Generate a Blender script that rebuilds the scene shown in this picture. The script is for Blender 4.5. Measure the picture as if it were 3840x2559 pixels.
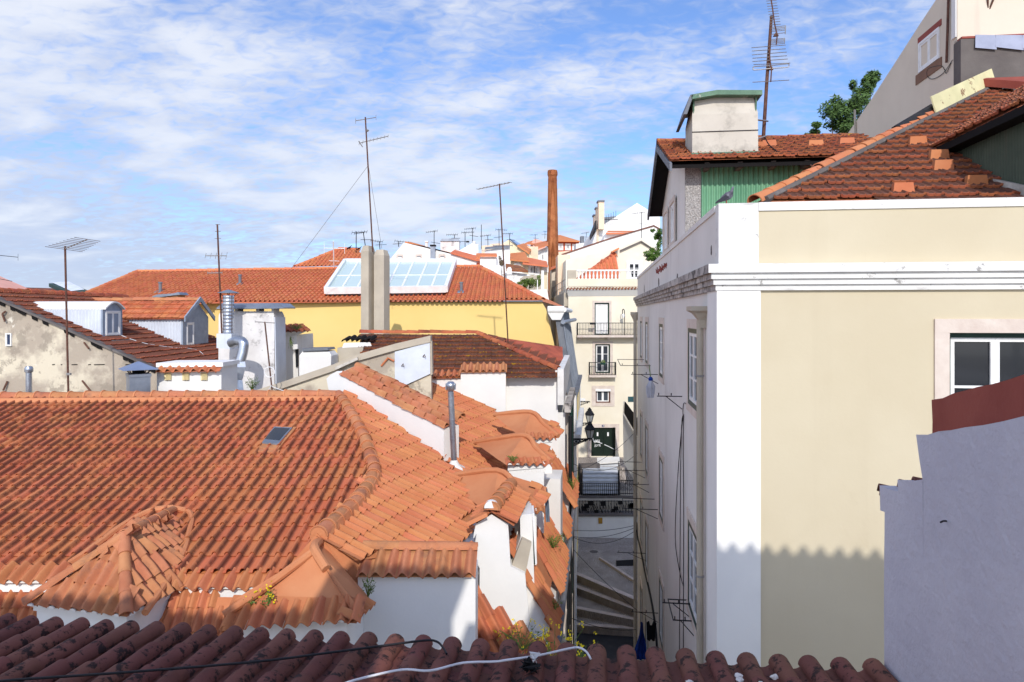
import bpy, bmesh, math, random
from mathutils import Vector, Matrix
R = math.radians
scene = bpy.context.scene
for o in list(bpy.data.objects): bpy.data.objects.remove(o)
COL = scene.collection

# ------------------------------------------------------------------ camera
F, CX, HY, CZ = 2560.0, 1920.0, 1180.0, 17.0     # focal length, centre and horizon in photo pixels; eye height
cam_d = bpy.data.cameras.new('camera'); cam_d.lens = 24; cam_d.sensor_width = 36
cam_d.shift_y = (HY - 1279.5) / 3840; cam_d.clip_start = 0.05; cam_d.clip_end = 4000
cam = bpy.data.objects.new('camera', cam_d); COL.objects.link(cam)
cam.location = (0, 0, CZ); cam.rotation_euler = (R(90), 0, 0); scene.camera = cam

# ------------------------------------------------------------------ light
YAW = 7.0                                        # the alley runs 7 degrees to the right of the view axis
E1 = Vector((math.cos(R(YAW)), -math.sin(R(YAW)), 0)); E2 = Vector((math.sin(R(YAW)), math.cos(R(YAW)), 0))
ELEV, AZ = 33.0, 10.0
SUN = (math.cos(R(ELEV)) * (math.sin(R(AZ)) * E1 - math.cos(R(AZ)) * E2) + Vector((0, 0, math.sin(R(ELEV))))).normalized()
sun_d = bpy.data.lights.new('sun', 'SUN'); sun_d.energy = 2.2; sun_d.angle = R(0.53); sun_d.color = (1.0, 0.945, 0.87)
sun = bpy.data.objects.new('sun', sun_d); COL.objects.link(sun)
sun.rotation_euler = SUN.to_track_quat('Z', 'Y').to_euler(); sun.location = (0, -20, 60)
world = bpy.data.worlds.new('World'); scene.world = world; world.use_nodes = True
def build_world():
    nt = world.node_tree; N = nt.nodes; L = nt.links; N.clear()
    def nd(t, **k):
        n = N.new(t)
        for a, b in k.items(): setattr(n, a, b)
        return n
    def mth(op, a, b=None, clamp=False):
        n = nd('ShaderNodeMath', operation=op, use_clamp=clamp)
        for i, x in enumerate((a, b)):
            if x is None: continue
            if isinstance(x, (int, float)): n.inputs[i].default_value = x
            else: L.new(x, n.inputs[i])
        return n.outputs[0]
    sky = nd('ShaderNodeTexSky', sky_type='NISHITA'); sky.sun_disc = False
    sky.sun_elevation = R(ELEV); sky.sun_rotation = math.atan2(SUN.x, SUN.y); sky.altitude = 50
    sky.air_density = 1.0; sky.dust_density = 0.4; sky.ozone_density = 2.5
    tc = nd('ShaderNodeTexCoord'); sep = nd('ShaderNodeSeparateXYZ'); L.new(tc.outputs['Generated'], sep.inputs[0])
    zz = mth('MAXIMUM', sep.outputs[2], 0.0); den = mth('ADD', zz, 0.20)
    u = mth('DIVIDE', sep.outputs[0], den); v = mth('DIVIDE', sep.outputs[1], den)
    cmb = nd('ShaderNodeCombineXYZ'); L.new(u, cmb.inputs[0]); L.new(v, cmb.inputs[1])
    def noise(scale, detail, rough, rot, sx, sy, off, dist=0.0):
        mp = nd('ShaderNodeMapping'); mp.inputs['Rotation'].default_value = (0, 0, R(rot)); mp.inputs['Scale'].default_value = (sx, sy, 1)
        mp.inputs['Location'].default_value = off; L.new(cmb.outputs[0], mp.inputs[0])
        n = nd('ShaderNodeTexNoise'); n.inputs['Scale'].default_value = scale; n.inputs['Detail'].default_value = detail
        n.inputs['Roughness'].default_value = rough; n.inputs['Distortion'].default_value = dist; L.new(mp.outputs[0], n.inputs['Vector'])
        return n.outputs['Fac']
    big = noise(0.8, 3, 0.5, 20, 1, 1, (3.1, 1.7, 0)); mid = noise(3.6, 5, 0.5, 30, 1.0, 1.3, (0.4, 5.2, 0), 0.3); fin = noise(20.0, 3, 0.5, 38, 1.0, 1.5, (2, 1, 0), 0.7)
    s = mth('ADD', mth('MULTIPLY', big, 0.7), mth('ADD', mth('MULTIPLY', mid, 0.58), mth('MULTIPLY', fin, 0.48)))
    # cover thins out to the right and overhead, thickens to the left and low
    s = mth('ADD', s, mth('MULTIPLY', u, -0.05)); s = mth('SUBTRACT', s, mth('MULTIPLY', zz, 0.34))
    mr = nd('ShaderNodeMapRange'); mr.interpolation_type = 'SMOOTHSTEP'; L.new(s, mr.inputs[0])
    mr.inputs[1].default_value = 0.54; mr.inputs[2].default_value = 0.96; mr.inputs[3].default_value = 0.10; mr.inputs[4].default_value = 0.92
    mr2 = nd('ShaderNodeMapRange'); mr2.interpolation_type = 'SMOOTHSTEP'; bank = mth('MULTIPLY', mth('MULTIPLY', mth('SUBTRACT', 0.20, zz), 4.0, True), mth('MULTIPLY', u, -0.5, True)); L.new(mth('SUBTRACT', mth('ADD', mth('MULTIPLY', mid, 0.5), mth('MULTIPLY', big, 0.5)), mth('MULTIPLY', bank, 0.14)), mr2.inputs[0])
    mr2.inputs[1].default_value = 0.42; mr2.inputs[2].default_value = 0.62
    cl = nd('ShaderNodeMix', data_type='RGBA'); L.new(mr2.outputs[0], cl.inputs['Factor'])
    cl.inputs['A'].default_value = (3.3, 3.75, 4.9, 1); cl.inputs['B'].default_value = (4.9, 5.15, 5.7, 1)
    # thin cloud brightens smoothly towards the sun, boosted and warmed to fill the shade
    dp = nd('ShaderNodeVectorMath', operation='DOT_PRODUCT'); L.new(tc.outputs['Generated'], dp.inputs[0]); dp.inputs[1].default_value = SUN
    fwd = mth('POWER', mth('MULTIPLY', mth('ADD', dp.outputs['Value'], 1.0), 0.5, True), 2.5)
    gl = nd('ShaderNodeMix', data_type='RGBA'); L.new(fwd, gl.inputs['Factor']); gl.inputs['A'].default_value = (1, 1, 1, 1); gl.inputs['B'].default_value = (3.0, 2.75, 2.4, 1)
    cg = nd('ShaderNodeMix', data_type='RGBA', blend_type='MULTIPLY'); cg.inputs['Factor'].default_value = 1; L.new(cl.outputs['Result'], cg.inputs['A']); L.new(gl.outputs['Result'], cg.inputs['B'])
    tint = nd('ShaderNodeMix', data_type='RGBA', blend_type='MULTIPLY'); tint.inputs['Factor'].default_value = 1
    L.new(sky.outputs[0], tint.inputs['A']); tint.inputs['B'].default_value = (.70, .91, 1.24, 1)
    mx = nd('ShaderNodeMix', data_type='RGBA'); L.new(mr.outputs[0], mx.inputs['Factor']); L.new(tint.outputs['Result'], mx.inputs['A']); L.new(cg.outputs['Result'], mx.inputs['B'])
    bg = nd('ShaderNodeBackground'); bg.inputs['Strength'].default_value = 0.115; L.new(mx.outputs['Result'], bg.inputs['Color'])
    out = nd('ShaderNodeOutputWorld'); L.new(bg.outputs[0], out.inputs[0])
build_world()
vs = scene.view_settings; vs.view_transform = 'Standard'; vs.look = 'None'; vs.exposure = 0.54; vs.gamma = 1.0; vs.use_curve_mapping = False
scene.render.engine = 'CYCLES'; scene.cycles.use_denoising = True; scene.cycles.max_bounces = 6; scene.cycles.caustics_reflective = False; scene.cycles.caustics_refractive = False

# ------------------------------------------------------------------ geometry helpers
ZV = Vector((0, 0, 1)); YV = Vector((0, 1, 0)); XV = Vector((1, 0, 0))
def ray(px, py): return Vector(((px - CX) / F, 1.0, (HY - py) / F))
def W(px, py, d): r = ray(px, py) * d; r.z += CZ; return r
def PT(pl, px, py):                              # where the sight line through a photo pixel meets a real plane
    p, n = pl; o = Vector((0, 0, CZ)); r = ray(px, py); return o + r * ((p - o).dot(n) / r.dot(n))
def PF(pl): return lambda px, py: PT(pl, px, py)
def LP(xa, ya, z): v = E1 * xa + E2 * ya; v.z = CZ + z; return v   # alley frame, heights relative to the eye
def frame(yaw): c, s = math.cos(R(yaw)), math.sin(R(yaw)); return Vector((c, s, 0)), Vector((-s, c, 0))
def vplane(d): return (Vector((0, d, 0)), Vector((0, -1, 0)))
def nrm(v): return v.normalized()
class MB:
    def __init__(s): s.v = []; s.f = []
    def poly(s, pts): i = len(s.v); s.v += [Vector(p) for p in pts]; s.f.append(tuple(range(i, i + len(pts)))); return s
    def prism(s, pts, vec):
        pts = [Vector(p) for p in pts]; n = len(pts); i = len(s.v); s.v += pts + [p + vec for p in pts]
        s.f.append(tuple(range(i, i + n))[::-1]); s.f.append(tuple(range(i + n, i + 2 * n)))
        for k in range(n): a, b = k, (k + 1) % n; s.f.append((i + a, i + b, i + n + b, i + n + a))
        return s
    def box(s, o, a, b, c): o = Vector(o); return s.prism([o, o + a, o + a + b, o + b], c)    # corner + three edges
    def cbox(s, c, a, b, h): return s.box(Vector(c) - a / 2 - b / 2, a, b, h)                # centred on its base
    def loft(s, rings, cap=True, closed=True):
        i = len(s.v); n = len(rings[0])
        for r in rings: s.v += [Vector(p) for p in r]
        for k in range(len(rings) - 1):
            for j in range(n if closed else n - 1): a, b = j, (j + 1) % n; s.f.append((i + k * n + a, i + k * n + b, i + (k + 1) * n + b, i + (k + 1) * n + a))
        if cap and closed: s.f.append(tuple(range(i, i + n))[::-1]); s.f.append(tuple(range(i + (len(rings) - 1) * n, i + len(rings) * n)))
        return s
    def tube(s, pts, r, n=6, r2=None):
        pts = [Vector(p) for p in pts]; rings = []
        for k, p in enumerate(pts):
            t = nrm(pts[min(k + 1, len(pts) - 1)] - pts[max(k - 1, 0)]); a = t.cross(ZV if abs(t.z) < .9 else XV).normalized(); b = t.cross(a)
            q = r if r2 is None else r + (r2 - r) * k / (len(pts) - 1)
            rings.append([p + (a * math.cos(2 * math.pi * j / n) + b * math.sin(2 * math.pi * j / n)) * q for j in range(n)])
        return s.loft(rings)
    def lathe(s, c, prof, n=16):
        c = Vector(c); return s.loft([[c + Vector((r * math.cos(2 * math.pi * j / n), r * math.sin(2 * math.pi * j / n), z)) for j in range(n)] for r, z in prof])
    def grid(s, O, U, V, w, h, ops, N, dep):     # wall face with openings and their reveals
        us = sorted({0, w, *[a for o in ops for a in (o[0], o[2])]}); vs_ = sorted({0, h, *[a for o in ops for a in (o[1], o[3])]})
        for i in range(len(us) - 1):
            for j in range(len(vs_) - 1):
                cu, cv = (us[i] + us[i + 1]) / 2, (vs_[j] + vs_[j + 1]) / 2
                if any(o[0] < cu < o[2] and o[1] < cv < o[3] for o in ops): continue
                s.poly([O + U * a + V * b for a, b in ((us[i], vs_[j]), (us[i + 1], vs_[j]), (us[i + 1], vs_[j + 1]), (us[i], vs_[j + 1]))])
        for a, b, c, d in ops:
            q = [O + U * x + V * y for x, y in ((a, b), (c, b), (c, d), (a, d))]
            for k in range(4): s.poly([q[k], q[(k + 1) % 4], q[(k + 1) % 4] + N * dep, q[k] + N * dep])
        return s
ROOT = {}
def thing(name, label, cat, loc=(0, 0, 0), group=None):
    o = bpy.data.objects.new(name, None); COL.objects.link(o); o.location = Vector(loc); o.empty_display_size = .2
    o['label'] = label; o['category'] = cat
    if group: o['group'] = group
    ROOT[o] = Vector(loc); return o
def origin(p): return ROOT.get(p, Vector((0, 0, 0))) if p is not None else Vector((0, 0, 0))
def mesh_of(mb, name, mat, sub, smooth, recalc=True):
    me = bpy.data.meshes.new(name); me.from_pydata([v - sub for v in mb.v], [], mb.f)
    if recalc:
        bm = bmesh.new(); bm.from_mesh(me); bmesh.ops.recalc_face_normals(bm, faces=bm.faces); bm.to_mesh(me); bm.free()
    me.materials.append(mat)
    if smooth: me.shade_smooth(); me.set_sharp_from_angle(angle=R(40))
    me.update(); return me
def obj(name, mb, mat, parent=None, smooth=False, recalc=True, label=None, kind=None):
    L = origin(parent); o = bpy.data.objects.new(name, mesh_of(mb, name, mat, L, smooth, recalc)); COL.objects.link(o)
    if parent is not None: o.parent = parent; ROOT[o] = L
    else: ROOT[o] = Vector((0, 0, 0))
    if label: o['label'] = label
    if kind: o['kind'] = kind
    return o
def solo(name, mb, mat, label, cat, group=None, smooth=False, kind=None):   # a thing that is one mesh, origin at its base
    c = sum(mb.v, Vector()) / len(mb.v); c.z = min(v.z for v in mb.v)
    o = bpy.data.objects.new(name, mesh_of(mb, name, mat, c, smooth)); COL.objects.link(o); o.location = c; o['label'] = label
    if kind: o['kind'] = kind
    else: o['category'] = cat
    if group: o['group'] = group
    ROOT[o] = c; return o
def struct(name, mb, mat):
    o = obj(name, mb, mat); o['kind'] = 'structure'; return o

# ------------------------------------------------------------------ materials
def S(r, g, b, k=1.0):
    f = lambda c: ((c / 255 + .055) / 1.055) ** 2.4 if c > 10 else c / 255 / 12.92
    return (f(r) * k, f(g) * k, f(b) * k, 1)
def M(name, c, c2=None, sc=1.5, rough=.85, bump=.12, bsc=25., metal=0., spots=None, streak=None, tint=0., spec=.25, lo=.35, hi=.65, brick=None, flank=None):
    m = bpy.data.materials.new(name); m.use_nodes = True; nt = m.node_tree; N = nt.nodes; L = nt.links
    b = N['Principled BSDF']; b.inputs['Roughness'].default_value = rough; b.inputs['Metallic'].default_value = metal; b.inputs['Specular IOR Level'].default_value = spec
    g = N.new('ShaderNodeNewGeometry'); pos = g.outputs['Position']
    def nz(scale, detail=5, vec=pos, rough_=.6):
        n = N.new('ShaderNodeTexNoise'); n.inputs['Scale'].default_value = scale; n.inputs['Detail'].default_value = detail; n.inputs['Roughness'].default_value = rough_
        L.new(vec, n.inputs['Vector']); return n.outputs['Fac']
    def rng(x, a, b_, c_=0., d=1.):
        n = N.new('ShaderNodeMapRange'); L.new(x, n.inputs[0]); n.inputs[1].default_value = a; n.inputs[2].default_value = b_; n.inputs[3].default_value = c_; n.inputs[4].default_value = d; return n.outputs[0]
    def mix(f, a, b_, bt='MIX'):
        n = N.new('ShaderNodeMix'); n.data_type = 'RGBA'; n.blend_type = bt
        for k, x in (('Factor', f), ('A', a), ('B', b_)):
            if isinstance(x, (tuple, float, int)): n.inputs[k].default_value = x
            else: L.new(x, n.inputs[k])
        return n.outputs['Result']
    def mapped(s):
        n = N.new('ShaderNodeMapping'); n.inputs['Scale'].default_value = s; L.new(pos, n.inputs[0]); return n.outputs[0]
    col = c
    if c2 is None: c2 = tuple(x * .86 for x in c[:3]) + (1,)
    col = mix(rng(nz(sc), lo, hi), c, c2)
    if tint:                                     # every single tile a shade of its own
        oi = N.new('ShaderNodeObjectInfo'); at = N.new('ShaderNodeAttribute'); at.attribute_name = 'tint'
        ad = N.new('ShaderNodeMath'); ad.operation = 'ADD'; L.new(oi.outputs['Random'], ad.inputs[0]); L.new(at.outputs['Fac'], ad.inputs[1])
        fr = N.new('ShaderNodeMath'); fr.operation = 'FRACT'; L.new(ad.outputs[0], fr.inputs[0])
        hs = N.new('ShaderNodeHueSaturation'); L.new(col, hs.inputs['Color']); L.new(rng(fr.outputs[0], 0, 1, 1 - tint, 1 + tint * .7), hs.inputs['Value'])
        wn = N.new('ShaderNodeMath'); wn.operation = 'MULTIPLY'; L.new(fr.outputs[0], wn.inputs[0]); wn.inputs[1].default_value = 7.31
        f2 = N.new('ShaderNodeMath'); f2.operation = 'FRACT'; L.new(wn.outputs[0], f2.inputs[0]); L.new(rng(f2.outputs[0], 0, 1, .492, .508), hs.inputs['Hue']); col = hs.outputs['Color']
    for sp in (spots or []):                     # (colour, scale, threshold, softness, strength[, stretch])
        v = nz(sp[1], 6, mapped(sp[5]) if len(sp) > 5 else pos, .7)
        col = mix(rng(v, sp[2], sp[2] + sp[3], 0, sp[4]), col, sp[0])
    if flank:                                    # dark blotches along one flank of every roll and over flat tile tops: (colour, scale, threshold, strength)
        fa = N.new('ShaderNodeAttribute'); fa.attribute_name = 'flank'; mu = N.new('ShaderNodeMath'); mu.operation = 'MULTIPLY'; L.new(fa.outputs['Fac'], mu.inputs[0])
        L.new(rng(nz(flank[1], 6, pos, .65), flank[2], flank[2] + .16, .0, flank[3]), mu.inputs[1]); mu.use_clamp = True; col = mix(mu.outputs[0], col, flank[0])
    if streak: col = mix(rng(nz(1.0, 5, mapped((streak[1], streak[1], streak[1] * .07)), .65), streak[2], streak[2] + .18, 0, streak[3]), col, streak[0])
    hgt = nz(bsc, 6)
    if brick:
        t = N.new('ShaderNodeTexBrick'); t.inputs['Scale'].default_value = brick[0]; t.inputs['Mortar Size'].default_value = brick[1]; t.inputs['Brick Width'].default_value = brick[4]; t.inputs['Row Height'].default_value = .25
        t.inputs['Color1'].default_value = (1, 1, 1, 1); t.inputs['Color2'].default_value = (.72, .72, .72, 1); t.inputs['Mortar'].default_value = brick[2]
        L.new(mapped(brick[3]) if brick[3] else pos, t.inputs['Vector'])
        if len(brick) > 5:
            mp = N.new('ShaderNodeMapping'); mp.inputs['Rotation'].default_value = brick[5]; L.new(pos, mp.inputs[0]); 
            wob = N.new('ShaderNodeVectorMath'); wob.operation = 'ADD'; nn = N.new('ShaderNodeTexNoise'); nn.inputs['Scale'].default_value = 1.3; L.new(pos, nn.inputs['Vector']); L.new(mp.outputs[0], wob.inputs[0])
            sc_ = N.new('ShaderNodeVectorMath'); sc_.operation = 'SCALE'; sc_.inputs['Scale'].default_value = .5; L.new(nn.outputs['Color'], sc_.inputs[0]); L.new(sc_.outputs[0], wob.inputs[1]); L.new(wob.outputs[0], t.inputs['Vector'])
        col = mix(1.0, col, t.outputs['Color'], 'MULTIPLY')
    L.new(col, b.inputs['Base Color']) if not isinstance(col, tuple) else None
    if bump:
        bp = N.new('ShaderNodeBump'); bp.inputs['Strength'].default_value = bump; bp.inputs['Distance'].default_value = .03; L.new(hgt, bp.inputs['Height']); L.new(bp.outputs[0], b.inputs['Normal'])
    return m
def GL(name, c, rough=.1, spec=.4):
    m = bpy.data.materials.new(name); m.use_nodes = True; b = m.node_tree.nodes['Principled BSDF']; b.inputs['Base Color'].default_value = c
    b.inputs['Roughness'].default_value = rough; b.inputs['Specular IOR Level'].default_value = spec; b.inputs['Coat Weight'].default_value = .22; b.inputs['Coat Roughness'].default_value = .03; return m
DK = S(52, 38, 36)
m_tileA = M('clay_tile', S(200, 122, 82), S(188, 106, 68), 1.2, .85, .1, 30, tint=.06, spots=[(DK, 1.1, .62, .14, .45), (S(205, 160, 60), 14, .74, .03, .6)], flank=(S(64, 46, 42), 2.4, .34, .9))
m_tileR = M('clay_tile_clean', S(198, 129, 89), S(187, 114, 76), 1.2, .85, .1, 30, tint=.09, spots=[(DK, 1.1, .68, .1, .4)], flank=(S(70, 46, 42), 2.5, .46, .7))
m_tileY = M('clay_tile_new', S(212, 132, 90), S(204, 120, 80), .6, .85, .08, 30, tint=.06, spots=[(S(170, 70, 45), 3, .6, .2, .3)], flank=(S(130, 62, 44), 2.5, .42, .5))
m_tileB = M('clay_tile_brown', S(130, 81, 70), S(108, 65, 57), 1.5, .8, .14, 45, tint=.10, spots=[(S(36, 29, 29), 9, .53, .07, .9), (S(36, 29, 29), 2.0, .60, .12, .6), (S(215, 205, 200), 14, .735, .02, .7)])
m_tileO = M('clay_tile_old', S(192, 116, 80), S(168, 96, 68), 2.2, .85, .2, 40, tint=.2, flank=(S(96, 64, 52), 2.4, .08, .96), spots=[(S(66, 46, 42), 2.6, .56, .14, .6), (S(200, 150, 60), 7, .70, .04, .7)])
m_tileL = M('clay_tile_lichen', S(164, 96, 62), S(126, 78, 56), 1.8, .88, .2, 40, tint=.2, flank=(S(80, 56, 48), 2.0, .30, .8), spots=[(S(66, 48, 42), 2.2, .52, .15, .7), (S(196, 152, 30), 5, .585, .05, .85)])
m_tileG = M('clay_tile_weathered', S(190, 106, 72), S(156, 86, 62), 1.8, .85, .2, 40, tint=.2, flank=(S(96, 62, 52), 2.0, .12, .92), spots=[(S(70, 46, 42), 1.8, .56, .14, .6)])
m_hip = M('hip_tile', S(194, 132, 94), S(174, 110, 76), 2, .85, .15, 40, tint=.08, spots=[(S(120, 92, 80), 2.5, .55, .15, .6)])
m_render = M('orange_render', S(201, 137, 96), S(191, 121, 82), 1.0, .8, .1, 12, spots=[(S(150, 80, 58), 3, .66, .12, .4)])
m_white = M('white_wash', S(236, 235, 231), S(228, 227, 224), .8, .85, .08, 20)
m_whiteD = M('white_wash_dirty', S(234, 233, 229), S(222, 220, 216), .8, .85, .12, 20, streak=(S(150, 146, 140), 2.2, .60, .35), spots=[(S(120, 116, 112), 6, .70, .06, .5)])
m_whiteS = M('white_wash_stained', S(228, 226, 224), S(206, 202, 200), 1.2, .85, .2, 20, spots=[(S(90, 86, 84), 1.6, .56, .12, .75), (S(70, 68, 68), 7, .66, .05, .6)], streak=(S(110, 106, 104), 3, .58, .6))
m_cream = M('cream_plaster', S(204, 193, 167), S(198, 186, 159), .5, .85, .06, 22, spots=[(S(186, 172, 144), .7, .58, .2, .45), (S(150, 138, 116), 9, .74, .02, .5)], streak=(S(186, 173, 146), 1.6, .58, .25))
m_alley = M('grey_white_plaster', S(230, 226, 220), S(218, 214, 208), .5, .85, .08, 16, streak=(S(160, 154, 148), 1.2, .60, .5), spots=[(S(120, 112, 106), 3.0, .72, .03, .7)])
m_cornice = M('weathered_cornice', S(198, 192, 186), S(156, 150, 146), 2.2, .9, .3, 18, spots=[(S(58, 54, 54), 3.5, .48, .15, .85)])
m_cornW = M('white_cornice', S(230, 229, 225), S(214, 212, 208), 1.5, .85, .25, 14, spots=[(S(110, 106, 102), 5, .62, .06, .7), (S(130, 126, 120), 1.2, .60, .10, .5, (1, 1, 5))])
m_stone = M('lioz_stone', S(218, 206, 194), S(202, 186, 174), 3, .8, .12, 20, spots=[(S(150, 146, 136), 3, .66, .04, .6)])
m_lav = M('rough_white_plaster', S(206, 204, 212), S(194, 192, 202), 1.2, .85, .55, 12, spots=[(S(170, 168, 176), 2.4, .64, .1, .4)])
m_red = M('oxide_red_paint', S(150, 76, 64), S(136, 64, 54), 2, .7, .15, 14, spots=[(S(180, 140, 130), 9, .72, .02, .6)])
m_greenC = M('green_corrugated', S(122, 172, 138), S(98, 152, 120), 1.2, .55, .06, 20, streak=(S(150, 190, 150), 2, .56, .5))
m_greenD = M('dull_green_corrugated', S(88, 96, 80), S(70, 80, 66), 1.2, .6, .06, 20, streak=(S(120, 100, 84), 2, .58, .5))
m_yellow = M('yellow_plaster', S(232, 204, 132), S(228, 198, 124), .3, .85, .03, 20)
m_conc = M('concrete_render', S(190, 180, 162), S(174, 164, 148), 1.2, .9, .15, 18, streak=(S(150, 142, 128), 1.5, .6, .4))
m_concD = M('dark_render', S(112, 106, 102), S(92, 86, 84), 1.0, .9, .2, 14, streak=(S(140, 136, 136), 1.1, .58, .6))
m_old = M('peeling_plaster', S(208, 198, 176), S(170, 158, 142), .75, .9, .35, 14, lo=.44, hi=.54, spots=[(S(146, 136, 122), 1.2, .54, .05, .7), (S(224, 218, 202), 1.0, .62, .04, .8), (S(120, 112, 102), 3.5, .66, .04, .5)], streak=(S(140, 130, 116), 1.6, .56, .5))
m_pebble = M('pebble_dash', S(196, 194, 190), S(120, 118, 116), 40, .95, .9, 60)
m_beige = M('beige_grey_plaster', S(224, 212, 194), S(214, 202, 184), .4, .85, .08, 14, streak=(S(170, 160, 148), .9, .62, .5))
m_rough = M('rusty_beige_plaster', S(226, 212, 188), S(208, 192, 166), 1.0, .9, .3, 12, spots=[(S(150, 104, 70), 2.0, .64, .06, .6), (S(110, 106, 100), 3.2, .66, .04, .5)])
m_zinc = M('zinc_sheet', S(150, 158, 170), S(128, 136, 148), 2, .45, .05, 10, metal=.6, spots=[(S(120, 70, 50), 3, .70, .03, .6)])
m_galv = M('galvanised_duct', S(190, 196, 204), S(160, 166, 176), 4, .3, .05, 12, metal=.85)
m_corrW = M('white_corrugated', S(214, 220, 228), S(198, 204, 214), 1.5, .5, .04, 20, streak=(S(170, 160, 150), 2.5, .62, .4))
m_rust = M('rusty_mast', S(112, 78, 64), S(84, 58, 50), 12, .7, .1, 60, metal=.3)
m_steel = M('pale_steel', S(170, 168, 166), S(140, 138, 136), 12, .5, .05, 60, metal=.5)
m_iron = M('black_iron', S(34, 35, 38), S(26, 27, 30), 6, .5, .05, 40)
m_cableW = M('white_cable', S(232, 232, 234), None, 9, .5, 0)
m_cableK = M('black_cable', S(22, 20, 26), None, 9, .5, 0)
m_frameW = M('white_window_paint', S(240, 240, 238), None, 4, .45, 0)
m_frameG = M('dark_green_paint', S(28, 62, 52), S(22, 50, 44), 4, .45, .03)
m_frameB = M('grey_blue_paint', S(150, 162, 178), S(134, 146, 162), 4, .6, .05)
m_glass = GL('window_glass', S(34, 37, 42)); m_glassB = GL('blue_window_glass', S(64, 76, 98)); m_sky = GL('skylight_glass', S(196, 214, 208), .25, .15); m_glassD = M('dull_window_glass', S(40, 44, 50), S(70, 76, 84), .8, .35, 0, spec=.12); m_glassE = M('dull_blue_glass', S(70, 84, 110), S(52, 62, 84), .8, .35, 0, spec=.12); m_lead = M('lavender_flashing', S(164, 170, 190), S(150, 156, 176), 3, .7, .06)
m_brick = M('chimney_brick', S(186, 120, 76), S(162, 96, 60), 1.0, .9, .25, 12, spots=[(S(104, 58, 42), .35, .54, .12, .7)], brick=(1.0, .03, (.55, .5, .42, 1), (1.6, 1.6, 1.35), .8))
m_greenpaint = M('green_sheet_metal', S(106, 138, 114), S(84, 114, 94), 3, .6, .1, 20, spots=[(S(205, 205, 190), 4, .60, .08, .6)])
m_rustyel = M('rusting_cream_sheet', S(222, 214, 168), S(206, 200, 154), 2, .6, .05, 20, spots=[(S(120, 74, 48), 2.2, .60, .03, .85), (S(160, 182, 150), 1.7, .60, .1, .5)])
m_leaf = M('leaf', S(92, 118, 62), S(58, 80, 42), 3, .6, 0, tint=.35); m_leaf2 = M('leaf_olive', S(110, 128, 58), S(78, 98, 44), 3, .6, 0)
m_bark = M('bark', S(92, 74, 58), None, 8, .9, .4, 20); m_flower = M('yellow_flower', S(240, 214, 30), None, 8, .6, 0)
m_mortar = M('white_mortar', S(236, 232, 226), S(220, 214, 206), 8, .9, .2, 30)
m_cobble = M('cobblestone', S(204, 194, 186), S(172, 162, 156), 1.2, .6, .35, 22, brick=(3.4, .05, (.42, .40, .38, 1), None, .34, (0, 0, R(-64))))
m_curb = M('step_stone', S(210, 194, 184), S(190, 174, 164), 3, .8, .2, 20)
m_asph = M('dark_setts', S(52, 52, 56), S(40, 40, 44), 2, .7, .2, 20)
m_door = M('green_door_paint', S(20, 36, 26), S(16, 30, 22), 2, .5, .04)
m_black = M('soot_shade_black', S(22, 20, 20), None, 5, .9, .1); m_void = M('dark_interior', S(18, 18, 20), None, 5, .9, 0)
m_pink = M('pink_plaster', S(236, 176, 158)); m_peach = M('peach_plaster', S(240, 214, 186)); m_brickred = M('brick_red_plaster', S(196, 98, 66)); m_slate = M('slate_grey', S(122, 126, 132), S(104, 108, 116), 2, .7, .1, 20)
m_brown = M('brown_corrugated', S(120, 78, 66), S(96, 60, 52), .8, .85, .1, 20); m_louv = M('louver_plastic', S(236, 222, 176)); m_blue = M('blue_cloth', S(30, 70, 160), S(24, 56, 130), 5, .9, .2, 20); m_blk = M('black_cloth', S(20, 20, 22), None, 5, .95, .3, 20); m_grey = M('mop_grey', S(200, 202, 210), None, 8, .95, .4, 30)
m_orange = M('ochre_panel', S(176, 132, 56)); m_wood = M('weathered_board', S(206, 200, 190), S(170, 164, 154), 6, .9, .3, 30); m_teal = M('teal_plaque', S(52, 84, 88)); m_num = M('blue_enamel', S(40, 44, 96)); m_lamp = GL('lantern_glass', S(176, 178, 176), .2)

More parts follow.
